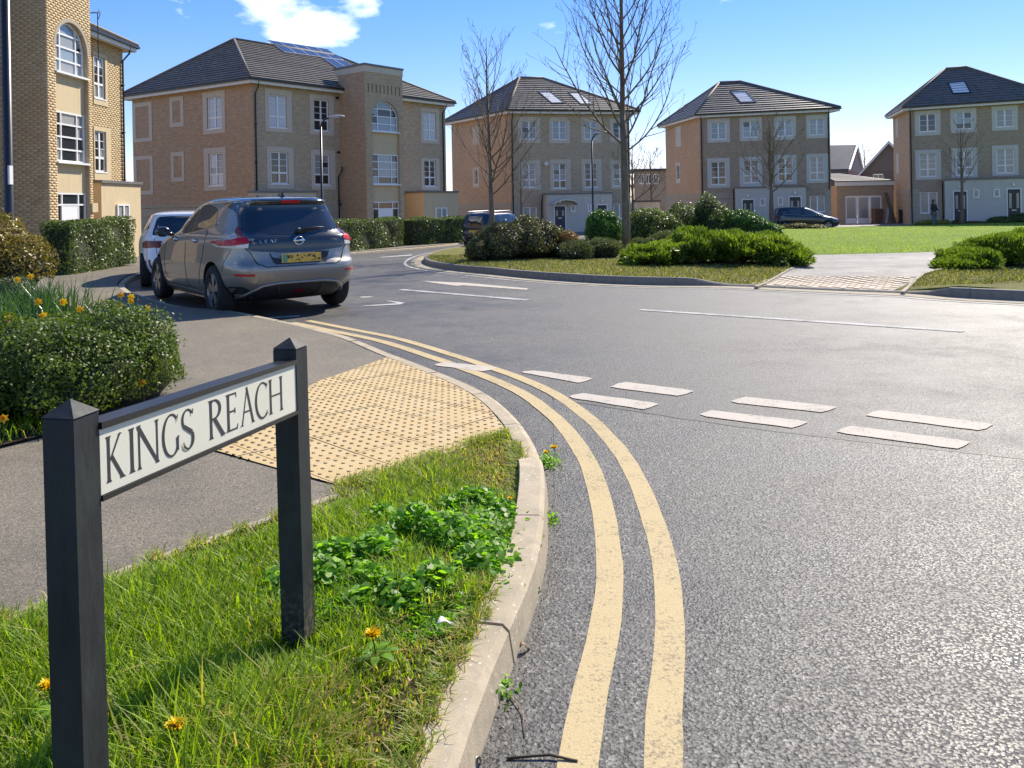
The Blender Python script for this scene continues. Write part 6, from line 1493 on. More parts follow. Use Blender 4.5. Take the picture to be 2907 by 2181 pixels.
def cone_conifer(label, px, Y, h, seed):
    p = at(px, 600, Y); g = G(0, Y)+.1; r = np.random.default_rng(seed); n = 2200; u = r.random(n)**.7; a = r.random(n)*2*PI; rad = (1-u)*h*.36*(1-np.abs(r.normal(size=n))*.2)
    P = np.stack([p.x+np.cos(a)*rad, Y+np.sin(a)*rad, g+u*h], 1); N = unit(np.stack([np.cos(a), np.sin(a), np.full(n, .5)], 1)); V, F = leaf_np(P, unit(N+r.normal(size=N.shape)*.4), .09, .4, r=r)
    t = thing('dwarf_conifer', (p.x, Y, g), label, 'conifer'); link('foliage', np_mesh(V, F, np.repeat(r.random(n), 4)), M['leaf_mid'], t); MB().tube([(p.x, Y, g-.02), (p.x, Y, g+h*.85)], [.03, .008], 6).build('trunk', M['stem'], t)
cone_conifer('small cone shaped conifer between the dark green doors', 2840, 55.6, .95, 51)
cone_conifer('tiny dark conifer left of the cone shaped one', 2788, 55.8, .5, 52)

# --- bare trees
def bare_tree(name, label, base, H, r0, seed, clear=.28, spread=.5, nb=26, lean=0.0, twig=.0055, density=1.0, up=1.0, bark='bark', tw='twig'):
    rr = random.Random(seed); root = thing(name, base, label, 'tree', None); b = Vector(base)
    S = []       # segments of the crown (p, q, r, s)
    pts = []; n = 14; off = Vector((0, 0, 0))
    for i in range(n+1):
        t = i/n; off += Vector((rr.uniform(-1, 1)*.012*H/n*3, rr.uniform(-1, 1)*.012*H/n*3, 0)); pts.append(b+Vector((lean*t*H, 0, t*H))+off*(1 if i else 0))
    rad = [r0*(1.25 if i == 0 else 1)*(1-(i/n))**.85+.006 for i in range(n+1)]
    ct = max(2, int(n*clear)+2); MB().tube(pts[:ct+1], rad[:ct+1], 12).build('trunk', M[bark], root, True)
    for i in range(ct, n): S.append((pts[i], pts[i+1], rad[i], rad[i+1]))
    def grow(p, d, L, r, lev):
        m = max(3, int(L/.28)); q = p; dd = d.copy(); step = L/m
        for i in range(m):
            dd = (dd+Vector((rr.uniform(-1, 1), rr.uniform(-1, 1), rr.uniform(-.5, 1)))*.10+Vector((0, 0, .075*up))).normalized(); e = q+dd*step; ra, rb = r*(1-i/m*.75), r*(1-(i+1)/m*.75); S.append((q, e, max(twig, ra), max(twig*.8, rb)))
            if lev < 4 and i > 0 and rr.random() < (.75 if lev == 1 else .6 if lev == 2 else .34)*density:
                for _ in range(1 if rr.random() < .75 else 2):
                    side = dd.cross(Vector((rr.uniform(-1, 1), rr.uniform(-1, 1), rr.uniform(-1, 1)))).normalized(); nd = (dd*.75+side*rr.uniform(.45, .8)+Vector((0, 0, .18*up))).normalized(); grow(e, nd, L*rr.uniform(.28, .5)*(1-i/m*.45), ra*.55, lev+1)
            q = e
    for k in range(nb):
        t = clear+(1-clear)*(k+rr.random()*.8)/nb*.93; i = int(t*n); p = pts[i].lerp(pts[i+1], t*n-i); a = k*2.4+rr.uniform(-.5, .5); el = rr.uniform(.25, .6)+.55*t
        d = Vector((math.cos(a)*math.cos(el), math.sin(a)*math.cos(el), math.sin(el))); L = H*spread*(1.05-t)**.75*rr.uniform(.75, 1.15)+.25; grow(p, d, L, rad[i]*rr.uniform(.28, .44), 1)
    A = np.array([[*s[0], *s[1], s[2], s[3]] for s in S]); p, q, r1, r2 = A[:, :3], A[:, 3:6], A[:, 6:7], A[:, 7:8]
    d = unit(q-p); q = q+d*r2*.5; ref = np.where(np.abs(d[:, 2:3]) > .9, np.array([[1., 0, 0]]), np.array([[0, 0, 1.]])); u = unit(np.cross(d, ref)); v = np.cross(d, u); K = 5; V = np.empty((len(S), 2*K, 3))
    for k in range(K):
        a = 2*PI*k/K; w = u*math.cos(a)+v*math.sin(a); V[:, k] = p+w*r1; V[:, K+k] = q+w*r2
    f = np.array([[k, (k+1) % K, K+(k+1) % K, K+k] for k in range(K)]); F = (np.arange(len(S))[:, None, None]*2*K+f[None]).reshape(-1, 4)
    link('crown', np_mesh(V.reshape(-1, 3), F, None, True), M[tw], root)
    return root, S
tb_ = gp(1778, 708, .13); bare_tree('bare_tree', 'tallest bare tree with thick trunk in the middle of the island', tuple(tb_), 12.4, .13, 61, .25, .365, 42, -.006, .0052, 1.1)
p = at(1396, 640, 26.3); bare_tree('bare_tree', 'slender bare tree left of the tallest one, rising behind the brown green shrub', (p.x, 26.3, G(0, 26.3)+.1), 7.0, .095, 62, .26, .47, 34, -.012, .005, 1.0)
p = at(1481, 620, 45); bare_tree('bare_tree', 'small pale bare tree behind the people carrier', (p.x, 45, G(0, 45)+.1), 4.6, .07, 63, .38, .5, 18, 0, .008, .8)
p = at(2192, 640, 48.6); bare_tree('bare_tree', 'bare spreading tree in front of the middle house', (p.x, 48.6, G(0, 48.6)+.1), 6.6, .15, 64, .33, .55, 24, 0, .009, .85)
p = at(2731, 640, 49.2); bare_tree('bare_tree', 'slim bare tree in front of the right hand house', (p.x, 49.2, G(0, 49.2)+.1), 6.2, .11, 65, .40, .42, 20, 0, .009, .75)
p = at(1797, 600, 47.5); bare_tree('bare_tree', 'bare tree just right of the tallest trunk, before the two rooflight house', (p.x, 47.5, G(0, 47)), 5.4, .11, 66, .36, .5, 20, 0, .009, .8)
p = at(1850, 600, 70); bare_tree('bare_tree', 'distant bare tree in the gap between two houses', (p.x, 70, -.5), 6.4, .12, 67, .3, .5, 20, 0, .012, .8)
p = at(2455, 560, 92); bare_tree('bare_tree', 'far bare tree top above the garage roofs', (p.x, 92, -.5), 7.6, .16, 68, .4, .4, 22, 0, .016, .7)

# --- grass: verge blades around the street sign
def in_poly(P, poly):
    x, y = P[:, 0], P[:, 1]; c = np.zeros(len(P), bool); n = len(poly); j = n-1
    for i in range(n):
        xi, yi = poly[i]; xj, yj = poly[j]; k = ((yi > y) != (yj > y)) & (x < (xj-xi)*(y-yi)/((yj-yi) if abs(yj-yi) > 1e-12 else 1e-12)+xi); c ^= k; j = i
    return c
def blades(P, Hh, W, lean, seed, tint):
    """curved blades: P (n,3) feet, Hh heights, W widths"""
    r = np.random.default_rng(seed); n = len(P); a = r.random(n)*2*PI; side = np.stack([np.cos(a), np.sin(a), np.zeros(n)], 1); fwd = np.stack([-np.sin(a), np.cos(a), np.zeros(n)], 1); l = (lean*(.3+r.random(n)*1.2))[:, None]; h = Hh[:, None]; w = W[:, None]; V = np.empty((n, 6, 3)); z = np.array([[0, 0, 1.]])
    mid_ = P+z*h*.55+fwd*h*l*.30; tip = P+z*h*(1-.25*np.minimum(l, 1.2))+fwd*h*l*.95
    V[:, 0] = P-side*w; V[:, 1] = P+side*w; V[:, 2] = mid_+side*w*.75; V[:, 3] = mid_-side*w*.75; V[:, 4] = tip+side*w*.08; V[:, 5] = tip-side*w*.08
    F = (np.arange(n)[:, None, None]*6+np.array([[0, 1, 2, 3], [3, 2, 4, 5]])[None]).reshape(-1, 4); return V.reshape(-1, 3), F, np.repeat(tint, 6)
vpoly = [xy(p) for p in verge_in]+[xy(tact_br)]+[xy(p) for p in EDGE[::-1]]+[(-2.6, .9), (-.3, .9)]
kin = np.array([(p.x, p.y) for p in verge_in[::4]]); edg = np.array([(p.x, p.y) for p in catmull([xy(p) for p in EDGE], .15)])
def dmin(P, C): return np.sqrt(((P[:, None, :2]-C[None])**2).sum(2)).min(1)
r = np.random.default_rng(3); Q = np.stack([r.uniform(-2.6, .2, 260000), .9+(r.random(260000)**1.35)*4.6], 1); Q = Q[in_poly(Q, vpoly)]
noise2 = lambda P, s, f: (np.sin(P[:, 0]*f+s)*np.sin(P[:, 1]*f*1.3+s*2)+np.sin(P[:, 0]*f*2.7+s*3+P[:, 1])*np.sin(P[:, 1]*f*2.1-s)*.6)
dk, de = dmin(Q, kin), dmin(Q, edg); worn = np.clip(1-np.minimum(dk/.36, de/.16), 0, 1); far = np.clip((Q[:, 1]-3.6)/1.2, 0, 1)
keep = r.random(len(Q)) > worn*.68+.06; keep &= (dk > .012); Q, dk, de, worn, far = Q[keep], dk[keep], de[keep], worn[keep], far[keep]; Q = Q[:105000]; dk, de, worn, far = [v[:len(Q)] for v in (dk, de, worn, far)]
zq = np.array([G(x, y)+.1-.078*(1-smooth(.1, 2.2, d)) for x, y, d in zip(Q[:, 0], Q[:, 1], dmin(Q, np.array([(p.x, p.y) for p in DROP])))]); patch = noise2(Q, 1.3, 3.2); lush = np.clip(.55+.4*noise2(Q, 4.1, 2.1)-worn*.9-far*.45, 0, 1.2)
Hb = (.030+.100*lush*(.35+r.random(len(Q))))*(1+.6*(r.random(len(Q)) > .97)); tall = np.clip(1-np.sqrt(((Q-np.array([-.80, 1.85]))**2).sum(1))/.5, 0, 1); Hb *= 1+.6*tall*r.random(len(Q)); nearp = np.clip(1-np.sqrt(((Q-np.array([-.69, 2.42]))**2).sum(1))/.22, 0, 1); Hb *= 1-.65*nearp; tint = np.clip(r.random(len(Q))*.72+patch*.07, 0, .83); straw = r.random(len(Q)) < (.05+.60*worn+.42*far+.20*np.clip(1-np.abs(Q[:, 1]-2.0)/.5, 0, 1)*np.clip(1-np.abs(dk-.3)/.4, 0, 1)); tint[straw] = .87+r.random(straw.sum())*.13
V, F, T = blades(np.column_stack([Q, zq]), Hb, .0019+.0020*r.random(len(Q)), np.full(len(Q), .6)+.4*straw, 5, tint)
link('grass', np_mesh(V, F, T), M['grass_blade'], None, 'stuff')
# ragged grass hanging over the kerb, the edging and the tactile paving
r = np.random.default_rng(23); kk = np.array([(p.x, p.y) for p in verge_in]); tt_ = np.array([xy(Vector(xy(tact_b)).lerp(Vector(xy(tact_br)), t)) for t in np.linspace(0, 1, 60)])
def fringe(C, n, sd, clump):
    i = (r.random(n)*len(C)).astype(int); ph = np.sin(i*clump)+np.sin(i*clump*2.3+1); k = r.random(n) < np.clip(.35+.4*ph, .05, 1); return C[i[k]]+r.normal(size=(k.sum(), 2))*sd
Q = np.concatenate([fringe(kk, 9000, .022, .35), fringe(edg, 2600, .020, .8), fringe(tt_, 4200, .035, .3)]); Q = Q[Q[:, 1] > 1.4]
zq = np.array([G(x, y)+PH(x, y) for x, y in Q])+.006; tn2 = np.where(r.random(len(Q)) < .42, .86+.14*r.random(len(Q)), r.random(len(Q))*.7)
V, F, T = blades(np.column_stack([Q, zq]), .018+.04*r.random(len(Q)), .0015+.0016*r.random(len(Q)), np.full(len(Q), 1.1), 25, tn2); link('grass', np_mesh(V, F, T), M['grass_blade'], None, 'stuff')
# broad leaved weeds on the verge
def weeds(name, cx, cy, rx, ry, n, size, seed, h=.09):
    r = np.random.default_rng(seed); a = r.random(n)*2*PI; q = np.sqrt(r.random(n)); X, Y = cx+np.cos(a)*q*rx, cy+np.sin(a)*q*ry; P2 = np.stack([X, Y], 1); k = in_poly(P2, vpoly) | (r.random(n) < .12); P2, q = P2[k], q[k]; bump = .5+.5*noise2(P2, seed, 9)
    z = np.array([G(x, y)+PH(x, y) for x, y in P2])+.012+h*(1-q**2)*np.clip(bump, .15, 1.2)*(.4+.6*r.random(len(P2))); P = np.column_stack([P2, z]); N = unit(np.column_stack([r.normal(size=(len(P), 2))*.5, np.full(len(P), .9)])); n = len(P)
    s = size*(.6+.8*r.random((n, 1))); a_ = r.normal(size=(n, 3)); a_ = unit(a_-(a_*N).sum(1, keepdims=True)*N); b_ = np.cross(N, a_); K = 8; V = np.empty((n, K, 3))
    for i in range(K):
        an = 2*PI*i/K; rad = 1.0 if i else .55; V[:, i] = P+(a_*math.cos(an)*rad+b_*math.sin(an)*.85)*s*.5+N*s*.10*abs(math.sin(an))
    F = np.arange(n*K).reshape(n, K); return link(name, np_mesh(V.reshape(-1, 3), F, np.repeat(r.random(n), K)), M['clover'], None, 'stuff')
wp = gp(1160, 1570, .1); weeds('clover', wp.x, wp.y, .48, .68, 11500, .027, 71, .13); wp = gp(1000, 1650, .1); weeds('clover', wp.x, wp.y, .34, .36, 4200, .032, 72, .12); wp = gp(1330, 1500, .1); weeds('clover', wp.x, wp.y, .32, .62, 6000, .025, 73, .11)
wp = gp(650, 1700, .1); weeds('clover', wp.x, wp.y, .2, .15, 420, .03, 74, .06); wp = gp(1400, 1640, .1); weeds('clover', wp.x, wp.y, .13, .16, 420, .026, 75, .05)
# turf on the island: short blades where near enough to tell
r = np.random.default_rng(8); ipoly = [xy(p) for p in iin]+[(60, 52)]+back; Q = np.stack([r.uniform(-3, 14, 300000), r.uniform(12.5, 24, 300000)], 1); Q = Q[in_poly(Q, ipoly)]
for ex_ in (RMP, PTH, LW): Q = Q[~in_poly(Q, ex_)]
d_ = dmin(Q, np.array([(p.x, p.y) for p in IP[::2]])); k = (d_ < 4.5) & (d_ > .15); Q = Q[k][:52000]
zq = np.array([G(x, y)+IH(x, y) for x, y in Q]); V, F, T = blades(np.column_stack([Q, zq]), .03+.05*r.random(len(Q)), .004+.004*r.random(len(Q)), np.full(len(Q), .8), 9, np.where(r.random(len(Q)) < .25, .86+.14*r.random(len(Q)), r.random(len(Q))*.8))
link('grass', np_mesh(V, F, T), M['grass_dry'], None, 'stuff')
Q = np.stack([r.uniform(6, 34, 160000), 18+(r.random(160000)**1.6)*29], 1); Q = Q[in_poly(Q, LW)][:60000]; zq = np.array([G(x, y)+.15+.12*smooth(24, 38, y)*smooth(4, 14, x) for x, y in Q])
V, F, T = blades(np.column_stack([Q, zq-.02]), .035+.035*r.random(len(Q)), .006+.006*r.random(len(Q)), np.full(len(Q), .8), 19, np.clip(.28+.42*r.random(len(Q))+.16*noise2(Q, 2.0, .55)+.1*noise2(Q, 5.0, 1.7), 0, .83)); link('grass', np_mesh(V, F, T), M['grass_blade'], None, 'stuff')
# grass and weeds under the glossy shrub
Q = np.stack([r.uniform(-6.5, -1.9, 26000), r.uniform(4.2, 9.8, 26000)], 1); Q = Q[in_poly(Q, [xy(p) for p in BED])]; zq = np.array([G(x, y)+PH(x, y)+.02 for x, y in Q])
V, F, T = blades(np.column_stack([Q, zq]), .04+.09*r.random(len(Q)), .003+.002*r.random(len(Q)), np.full(len(Q), .8), 10, r.random(len(Q))*.9); link('grass', np_mesh(V, F, T), M['grass_blade'], None, 'stuff')

# --- daffodils and dandelions
def strap_leaves(name, c, n, h, spread, seed, label):
    r = np.random.default_rng(seed); P = np.column_stack([c[0]+r.normal(size=n)*spread, c[1]+r.normal(size=n)*spread, np.full(n, c[2])]); V, F, T = blades(P, h*(.6+.5*r.random(n)), .007+.004*r.random(n), np.full(n, .45), seed, r.random(n))
    root = thing(name, c, label, 'flower clump'); link('leaves', np_mesh(V, F, T), M['daff_leaf'], root); return root
def daffodil(p, face, seed, mat=('petal', 'petal_orange'), size=.036, stem=.32, label='daffodil', group='daffodils in the planting bed', name='daffodil'):
    """six petals round a trumpet, on a bent stem"""
    p = Vector(p); f = Vector(face).normalized(); u = f.orthogonal().normalized(); v = f.cross(u); root = thing(name, (p.x, p.y, p.z-stem), label, 'flower', group)
    MB().tube([(p.x+.01, p.y+.02, p.z-stem), (p.x, p.y+.01, p.z-.05), tuple(p-f*.03+Vector((0, 0, .012))), tuple(p)], [.0035, .003, .003, .004], 5).build('stem', M['daff_leaf'], root, True)
    for k in range(6):
        a = k*PI/3; d = u*math.cos(a)+v*math.sin(a); s = f.cross(d); q = [p, p+d*size*.5+s*size*.30+f*.004, p+d*size*1.0, p+d*size*.5-s*size*.30+f*.004]
        me = np_mesh(np.array([tuple(x) for x in q]), np.array([[0, 1, 2, 3]]), np.full(4, random.random())); link('petal', me, M[mat[0]], root)
    N = 9; V = []
    for rr_, hh in ((.30, .0), (.32, .45), (.46, .75)):
        for k in range(N): a = 2*PI*k/N; V.append(tuple(p+(u*math.cos(a)+v*math.sin(a))*size*rr_+f*size*hh))
    F = [(i*N+k, i*N+(k+1) % N, (i+1)*N+(k+1) % N, (i+1)*N+k) for i in range(2) for k in range(N)]; link('trumpet', np_mesh(np.array(V), np.array(F), np.full(len(V), .5)), M[mat[1]], root)
cp = at(85, 930, 9.6); strap_leaves('daffodil_clump', (cp.x, 9.6, G(0, 9.6)+.12), 420, .60, .30, 81, 'clump of strap leaves with daffodils behind the glossy shrub'); cp = at(20, 960, 8.4); strap_leaves('daffodil_clump', (cp.x-.2, 8.7, G(0, 8.7)+.12), 240, .52, .24, 82, 'clump of strap leaves at the left edge beneath the bronze shrub')
cp = at(330, 850, 9.4); strap_leaves('daffodil_clump', (cp.x, 9.4, G(0, 9.4)+.12), 60, .34, .2, 83, 'thin clump of daffodil leaves by the footway bend')
c7 = crop(0, 580, .4337)
DL = ('yellow daffodil left of the largest one above the glossy shrub', 'largest yellow daffodil standing above the glossy shrub', 'yellow daffodil lowest of the three above the glossy shrub', 'orange yellow daffodil at the left edge above the pink flower',
      'pale daffodil highest at the left beneath the bronze shrub', 'small daffodil right of the highest one beneath the bronze shrub', 'leftmost of the daffodil cluster by the footway bend', 'top right daffodil of the cluster by the footway bend', 'middle right daffodil of the cluster by the footway bend', 'lowest daffodil of the cluster by the footway bend', 'single daffodil between the clump and the footway bend cluster', 'rightmost daffodil, alone over the end of the glossy shrub')
for i, (a, b, Y, z) in enumerate(((250, 640, 8.6, 0), (415, 640, 8.7, 0), (285, 730, 8.2, 0), (65, 740, 8.0, 1), (115, 495, 9.6, 0), (200, 472, 9.9, 0), (790, 595, 9.4, 1), (858, 605, 9.3, 1), (855, 635, 9.2, 1), (785, 665, 9.0, 1), (522, 688, 8.9, 1), (962, 685, 8.8, 1))):
    q = at(*c7(a, b), Y); daffodil(q, (random.uniform(.2, .9), -.8, random.uniform(-.2, .25)), i, size=.05 if Y < 9 else .045, stem=max(.15, q.z-.1), label=DL[i])
for i, (a, b, Y) in enumerate(((930, 1170, 5.5), (22, 1405, 4.75), (815, 1362, 5.1))):
    q = at(*c7(a, b), Y); daffodil(q, (.3, -.7, .5), 40+i, size=.034, stem=max(.05, q.z-.1), mat=('petal', 'petal_orange'), label=('orange yellow flower low at the right of the glossy shrub', 'orange yellow flower at the left edge below the glossy shrub', 'small yellow flower at the foot of the glossy shrub')[i], group=None, name='garden_flower')
q = at(*c7(68, 785), 7.9); daffodil(q, (.3, -.8, .3), 60, ('petal_pink', 'petal_pink'), .05, .25, 'pink flower below the daffodils at the left edge', None, 'garden_flower')
def dandelion(px, py, z, label, seed, size=.027):
    d = ray(px, py); t = (z-EYE.z)/d.z; p = EYE+d*t; r = np.random.default_rng(seed); n = 90; root = thing('dandelion', (p.x, p.y, z-.06), label, 'flower', None)
    a = r.random(n)*2*PI; k = np.sqrt(r.random(n)); base = np.array([p.x, p.y, p.z]); D = unit(np.stack([np.cos(a)*(.3+k), np.sin(a)*(.3+k), .25+.8*(1-k)], 1)); N = unit(np.cross(D, np.cross(D, np.array([[0, 0, 1.]])))*-1); P = base+D*size*.55; V, F = leaf_np(P, N, size*1.0, .28, axis=D, r=r); link('petals', np_mesh(V, F, np.repeat(r.random(n), 4)), M['petal'], root)
    MB().tube([(p.x+.008, p.y+.01, p.z-.07), (p.x, p.y, p.z)], .0022, 5).build('stem', M['daff_leaf'], root)
    m = 7; V = []; F = []
    for i in range(m):
        an = 2*PI*i/m+.3; dx, dy = math.cos(an), math.sin(an); o = Vector((p.x+.008, p.y+.01, p.z-.068)); L = .07; b0 = len(V)
        for t_, w in ((.1, .004), (.4, .011), (.7, .013), (1, .002)): 
            c = o+Vector((dx*L*t_, dy*L*t_, .02*math.sin(t_*2.6))); V += [(c.x-dy*w, c.y+dx*w, c.z), (c.x+dy*w, c.y-dx*w, c.z)]
        F += [[b0+2*j, b0+2*j+1, b0+2*j+3, b0+2*j+2] for j in range(3)]
    link('leaf_rosette', np_mesh(np.array(V), np.array(F), r.random(len(V))), M['clover'], root)
dandelion(1058, 1806, .20, 'dandelion flower just right of the far sign post', 91); dandelion(500, 2064, .21, 'dandelion flower on the verge between the posts near the bottom edge', 92); dandelion(137, 1952, .23, 'dandelion flower left of the near sign post', 93)
dandelion(1573, 1273, .045, 'right one of two dandelions growing against the kerb', 94, .024); dandelion(1552, 1287, .04, 'left one of two dandelions growing against the kerb', 95, .022); dandelion(1447, 1417, .14, 'faded dandelion at the kerb edge of the verge', 96, .013)
wv = gp(1556, 1305); 
def kerb_weed(px, py, n, rad, seed, label):
    p = gp(px, py); r = np.random.default_rng(seed); P = np.column_stack([p.x+r.normal(size=n)*rad, p.y+r.normal(size=n)*rad*1.6, G(p.x, p.y)+np.abs(r.normal(size=n))*rad*.8]); N = unit(r.normal(size=(n, 3))+np.array([0, 0, 1.])); V, F = leaf_np(P, N, .02, .5, r=r); root = thing('kerb_weed', tuple(p), label, 'weed', None); link('leaves', np_mesh(V, F, np.repeat(r.random(n), 4)), M['clover'], root)
    MB().tube([tuple(p), (p.x+.01, p.y, p.z+rad)], .003, 5).build('stem', M['daff_leaf'], root)
kerb_weed(1556, 1318, 240, .035, 97, 'leafy weed tuft under the kerb dandelions'); kerb_weed(1418, 1975, 90, .022, 98, 'small weed at the foot of the kerb near the bottom'); kerb_weed(1562, 1480, 70, .022, 99, 'mossy weed at the foot of the kerb bend'); kerb_weed(1500, 1690, 60, .018, 100, 'wisp of weed at the kerb beside the clover')
# ================================================================ street sign, lamps, people, litter
t_ = NT('black painted post'); n_ = t_.noise(14, 6, .7, stretch=(1, 1, .3)); g_ = t_.noise(5, 4, .6)
t_.set(t_.mix(t_.ramp(g_, [(.5, 0), (.75, .35)]), t_.ramp(n_, [(.3, (.014, .015, .017)), (.75, (.040, .043, .042))]), (.036, .058, .044)), t_.ramp(n_, [(.3, .5), (.7, .7)]), 0, .3); t_.bump(t_.noise(60, 4, stretch=(1, 1, .3)), .35, .004); 
sc_ = t_.noise(38, 6, .75, stretch=(1, 1, .12)); sx = t_.node('ShaderNodeSeparateXYZ'); t_.l.new(t_.co.outputs['Object'], sx.inputs[0])
lowz = t_.ramp(t_.math('ADD', sx.outputs['Z'], t_.math('MULTIPLY', t_.noise(25, 4), .25)), [(.28, .8), (.45, 0)])
base_ = t_.p.inputs['Base Color'].links[0].from_socket
c_ = t_.mix(t_.ramp(sc_, [(.66, 0), (.74, .5)]), base_, (.10, .10, .095)); c_ = t_.mix(t_.math('MULTIPLY', lowz, t_.ramp(t_.noise(60, 4), [(.45, 0), (.6, 1)])), c_, (.14, .11, .07)); t_.put(t_.p.inputs['Base Color'], c_)
M['post'] = t_.m
t_ = NT('cream sign plate'); t_.set(t_.mix(t_.ramp(t_.noise(9, 6, .75, stretch=(1, 1, .4)), [(.55, 0), (.8, .5)]), t_.ramp(t_.noise(3, 5, .6), [(.3, (.68, .66, .53)), (.7, (.74, .72, .60))]), (.42, .40, .29)), .35, 0, .4); M['plate_cream'] = t_.m
M['sign_ink'] = plain('sign lettering', (.035, .033, .035), .45, .1); M['sign_rail'] = plain('sign rail black', (.012, .012, .012), .35, .1)
GZ = .1
P_far = gp(850, 1832, GZ); P_near = Vector((-.858, 1.585, GZ))
d = Vector((P_far.x-P_near.x, P_far.y-P_near.y, 0)); LEN = d.length; d.normalize(); fn = Vector((d.y, -d.x, 0))     # fn: the face, towards the road
lean = Vector((-.012, 0, 1)).normalized()
sign = thing('street_name_sign', ((P_near.x+P_far.x)/2, (P_near.y+P_far.y)/2, GZ), 'cream street name sign between two black posts on the verge', 'street sign')
def post(p, top, half=.0355):
    m = MB(); cs = ((-1, -1), (1, -1), (1, 1), (-1, 1)); zl = [GZ-.3, top]; R = []
    for z, hh in ((GZ-.3, half), (top-.004, half), (top, half-.003)):
        R.append([Vector((p.x, p.y, 0))+lean*z+d*(a*hh)+fn*(b*hh) for a, b in cs])
    for k in range(2):
        for i in range(4): j = (i+1) % 4; m.quad(R[k][i], R[k][j], R[k+1][j], R[k+1][i])
    o = m.build('post', M['post'], sign); c = MB(); ap = Vector((p.x, p.y, 0))+lean*(top+.030); q = [Vector((p.x, p.y, 0))+lean*(top+.0005)+d*(a*(half+.002))+fn*(b*(half+.002)) for a, b in cs]
    for i in range(4): c.poly([q[i], q[(i+1) % 4], ap])
    c.poly(q); c.build('post_cap', M['post'], o); return o
ZT_far = (EYE+ray(832, 985)*(P_far.y/1.0)).z; ZT_near = (EYE+ray(225, 1175)*(P_near.y)).z
post(P_near, ZT_near, .0345); post(P_far, ZT_far, .0375)
def SP(u, z, o):      # along plate from near post centre, height, outwards
    b = P_near+d*u+fn*o; return (b.x-.012*z, b.y, z)
def plate_z(px, py, u):   # height where the pixel's ray meets the plate plane
    dd = ray(px, py); q = P_near+fn*.034; n = fn; t = (q-Vector((EYE.x, EYE.y, q.z))).dot(n)/dd.dot(n); p_ = EYE+dd*t; return (p_-P_near).dot(d), p_.z
u0, u1 = .036, LEN-.036
zt0, zb0, zt1, zb1 = plate_z(295, 1222, 0)[1], plate_z(300, 1408, 0)[1], plate_z(834, 1041, 0)[1], plate_z(840, 1172, 0)[1]
ZTOP, ZBOT = (zt0+zt1)/2, (zb0+zb1)/2
def zt(u): return zt0+(zt1-zt0)*(u-u0)/(u1-u0)
def zb(u): return zb0+(zb1-zb0)*(u-u0)/(u1-u0)
def sbox(m, a, b, ta, tb, ba, bb, o0, o1): return m.hexa([SP(a, ba, o0), SP(b, bb, o0), SP(b, bb, o1), SP(a, ba, o1), SP(a, ta, o0), SP(b, tb, o0), SP(b, tb, o1), SP(a, ta, o1)])
pl = sbox(MB(), u0, u1, zt(u0), zt(u1), zb(u0), zb(u1), .022, .034).build('name_plate', M['plate_cream'], sign)
sbox(MB(), u0, u1, zt(u0)+.015, zt(u1)+.014, zt(u0)+.001, zt(u1)+.001, -.010, .040).build('top_rail', M['sign_rail'], sign)
sbox(MB(), u0, u1, zb(u0)-.001, zb(u1)-.001, zb(u0)-.012, zb(u1)-.011, -.006, .038).build('bottom_rail', M['sign_rail'], sign)
sbox(MB(), u0, u1, zt(u0), zt(u1), zb(u0), zb(u1), .006, .0215).build('backing_board', M['sign_rail'], sign)
# lettering: incised roman capitals drawn as tapered strokes in a unit box (height 1)
def ST(a, b, w0, w1=None): 
    a, b = Vector(a), Vector(b); w1 = w0 if w1 is None else w1; t = (b-a).normalized(); n = Vector((-t.y, t.x)); return [a+n*w0/2, b+n*w1/2, b-n*w1/2, a-n*w0/2]
def VST(x, y0, y1, w, fl=.05, sh=True):      # flared upright with small serifs
    s = w/2; return [[Vector((x-s-fl, y0)), Vector((x+s+fl, y0)), Vector((x+s+.006, y0+.055)), Vector((x+s, y0+.16)), Vector((x+s, y1-.16)), Vector((x+s+.006, y1-.055)), Vector((x+s+fl, y1)), Vector((x-s-fl, y1)), Vector((x-s-.006, y1-.055)), Vector((x-s, y1-.16)), Vector((x-s, y0+.16)), Vector((x-s-.006, y0+.055))]]
def ARC(cx, cy, rx, ry, a0, a1, thick, thin, n=22, tilt=0.0):   # stress is heaviest at the sides
    Q = []
    for k in range(n):
        q = []
        for t in (k, k+1):
            a = math.radians(a0+(a1-a0)*t/n); w = thin+(thick-thin)*abs(math.cos(a+tilt))**1.4; c = Vector((cx+rx*math.cos(a), cy+ry*math.sin(a))); nn = Vector((math.cos(a)/rx, math.sin(a)/ry)).normalized(); q.append((c+nn*w/2, c-nn*w/2))
        Q.append([q[0][0], q[1][0], q[1][1], q[0][1]])
    return Q
W_, w_ = .105, .058
def SERIF(x, y, w=.10, h=.03, up=1): return [Vector((x-w, y)), Vector((x+w, y)), Vector((x+w*.25, y+h*up)), Vector((x-w*.25, y+h*up))]
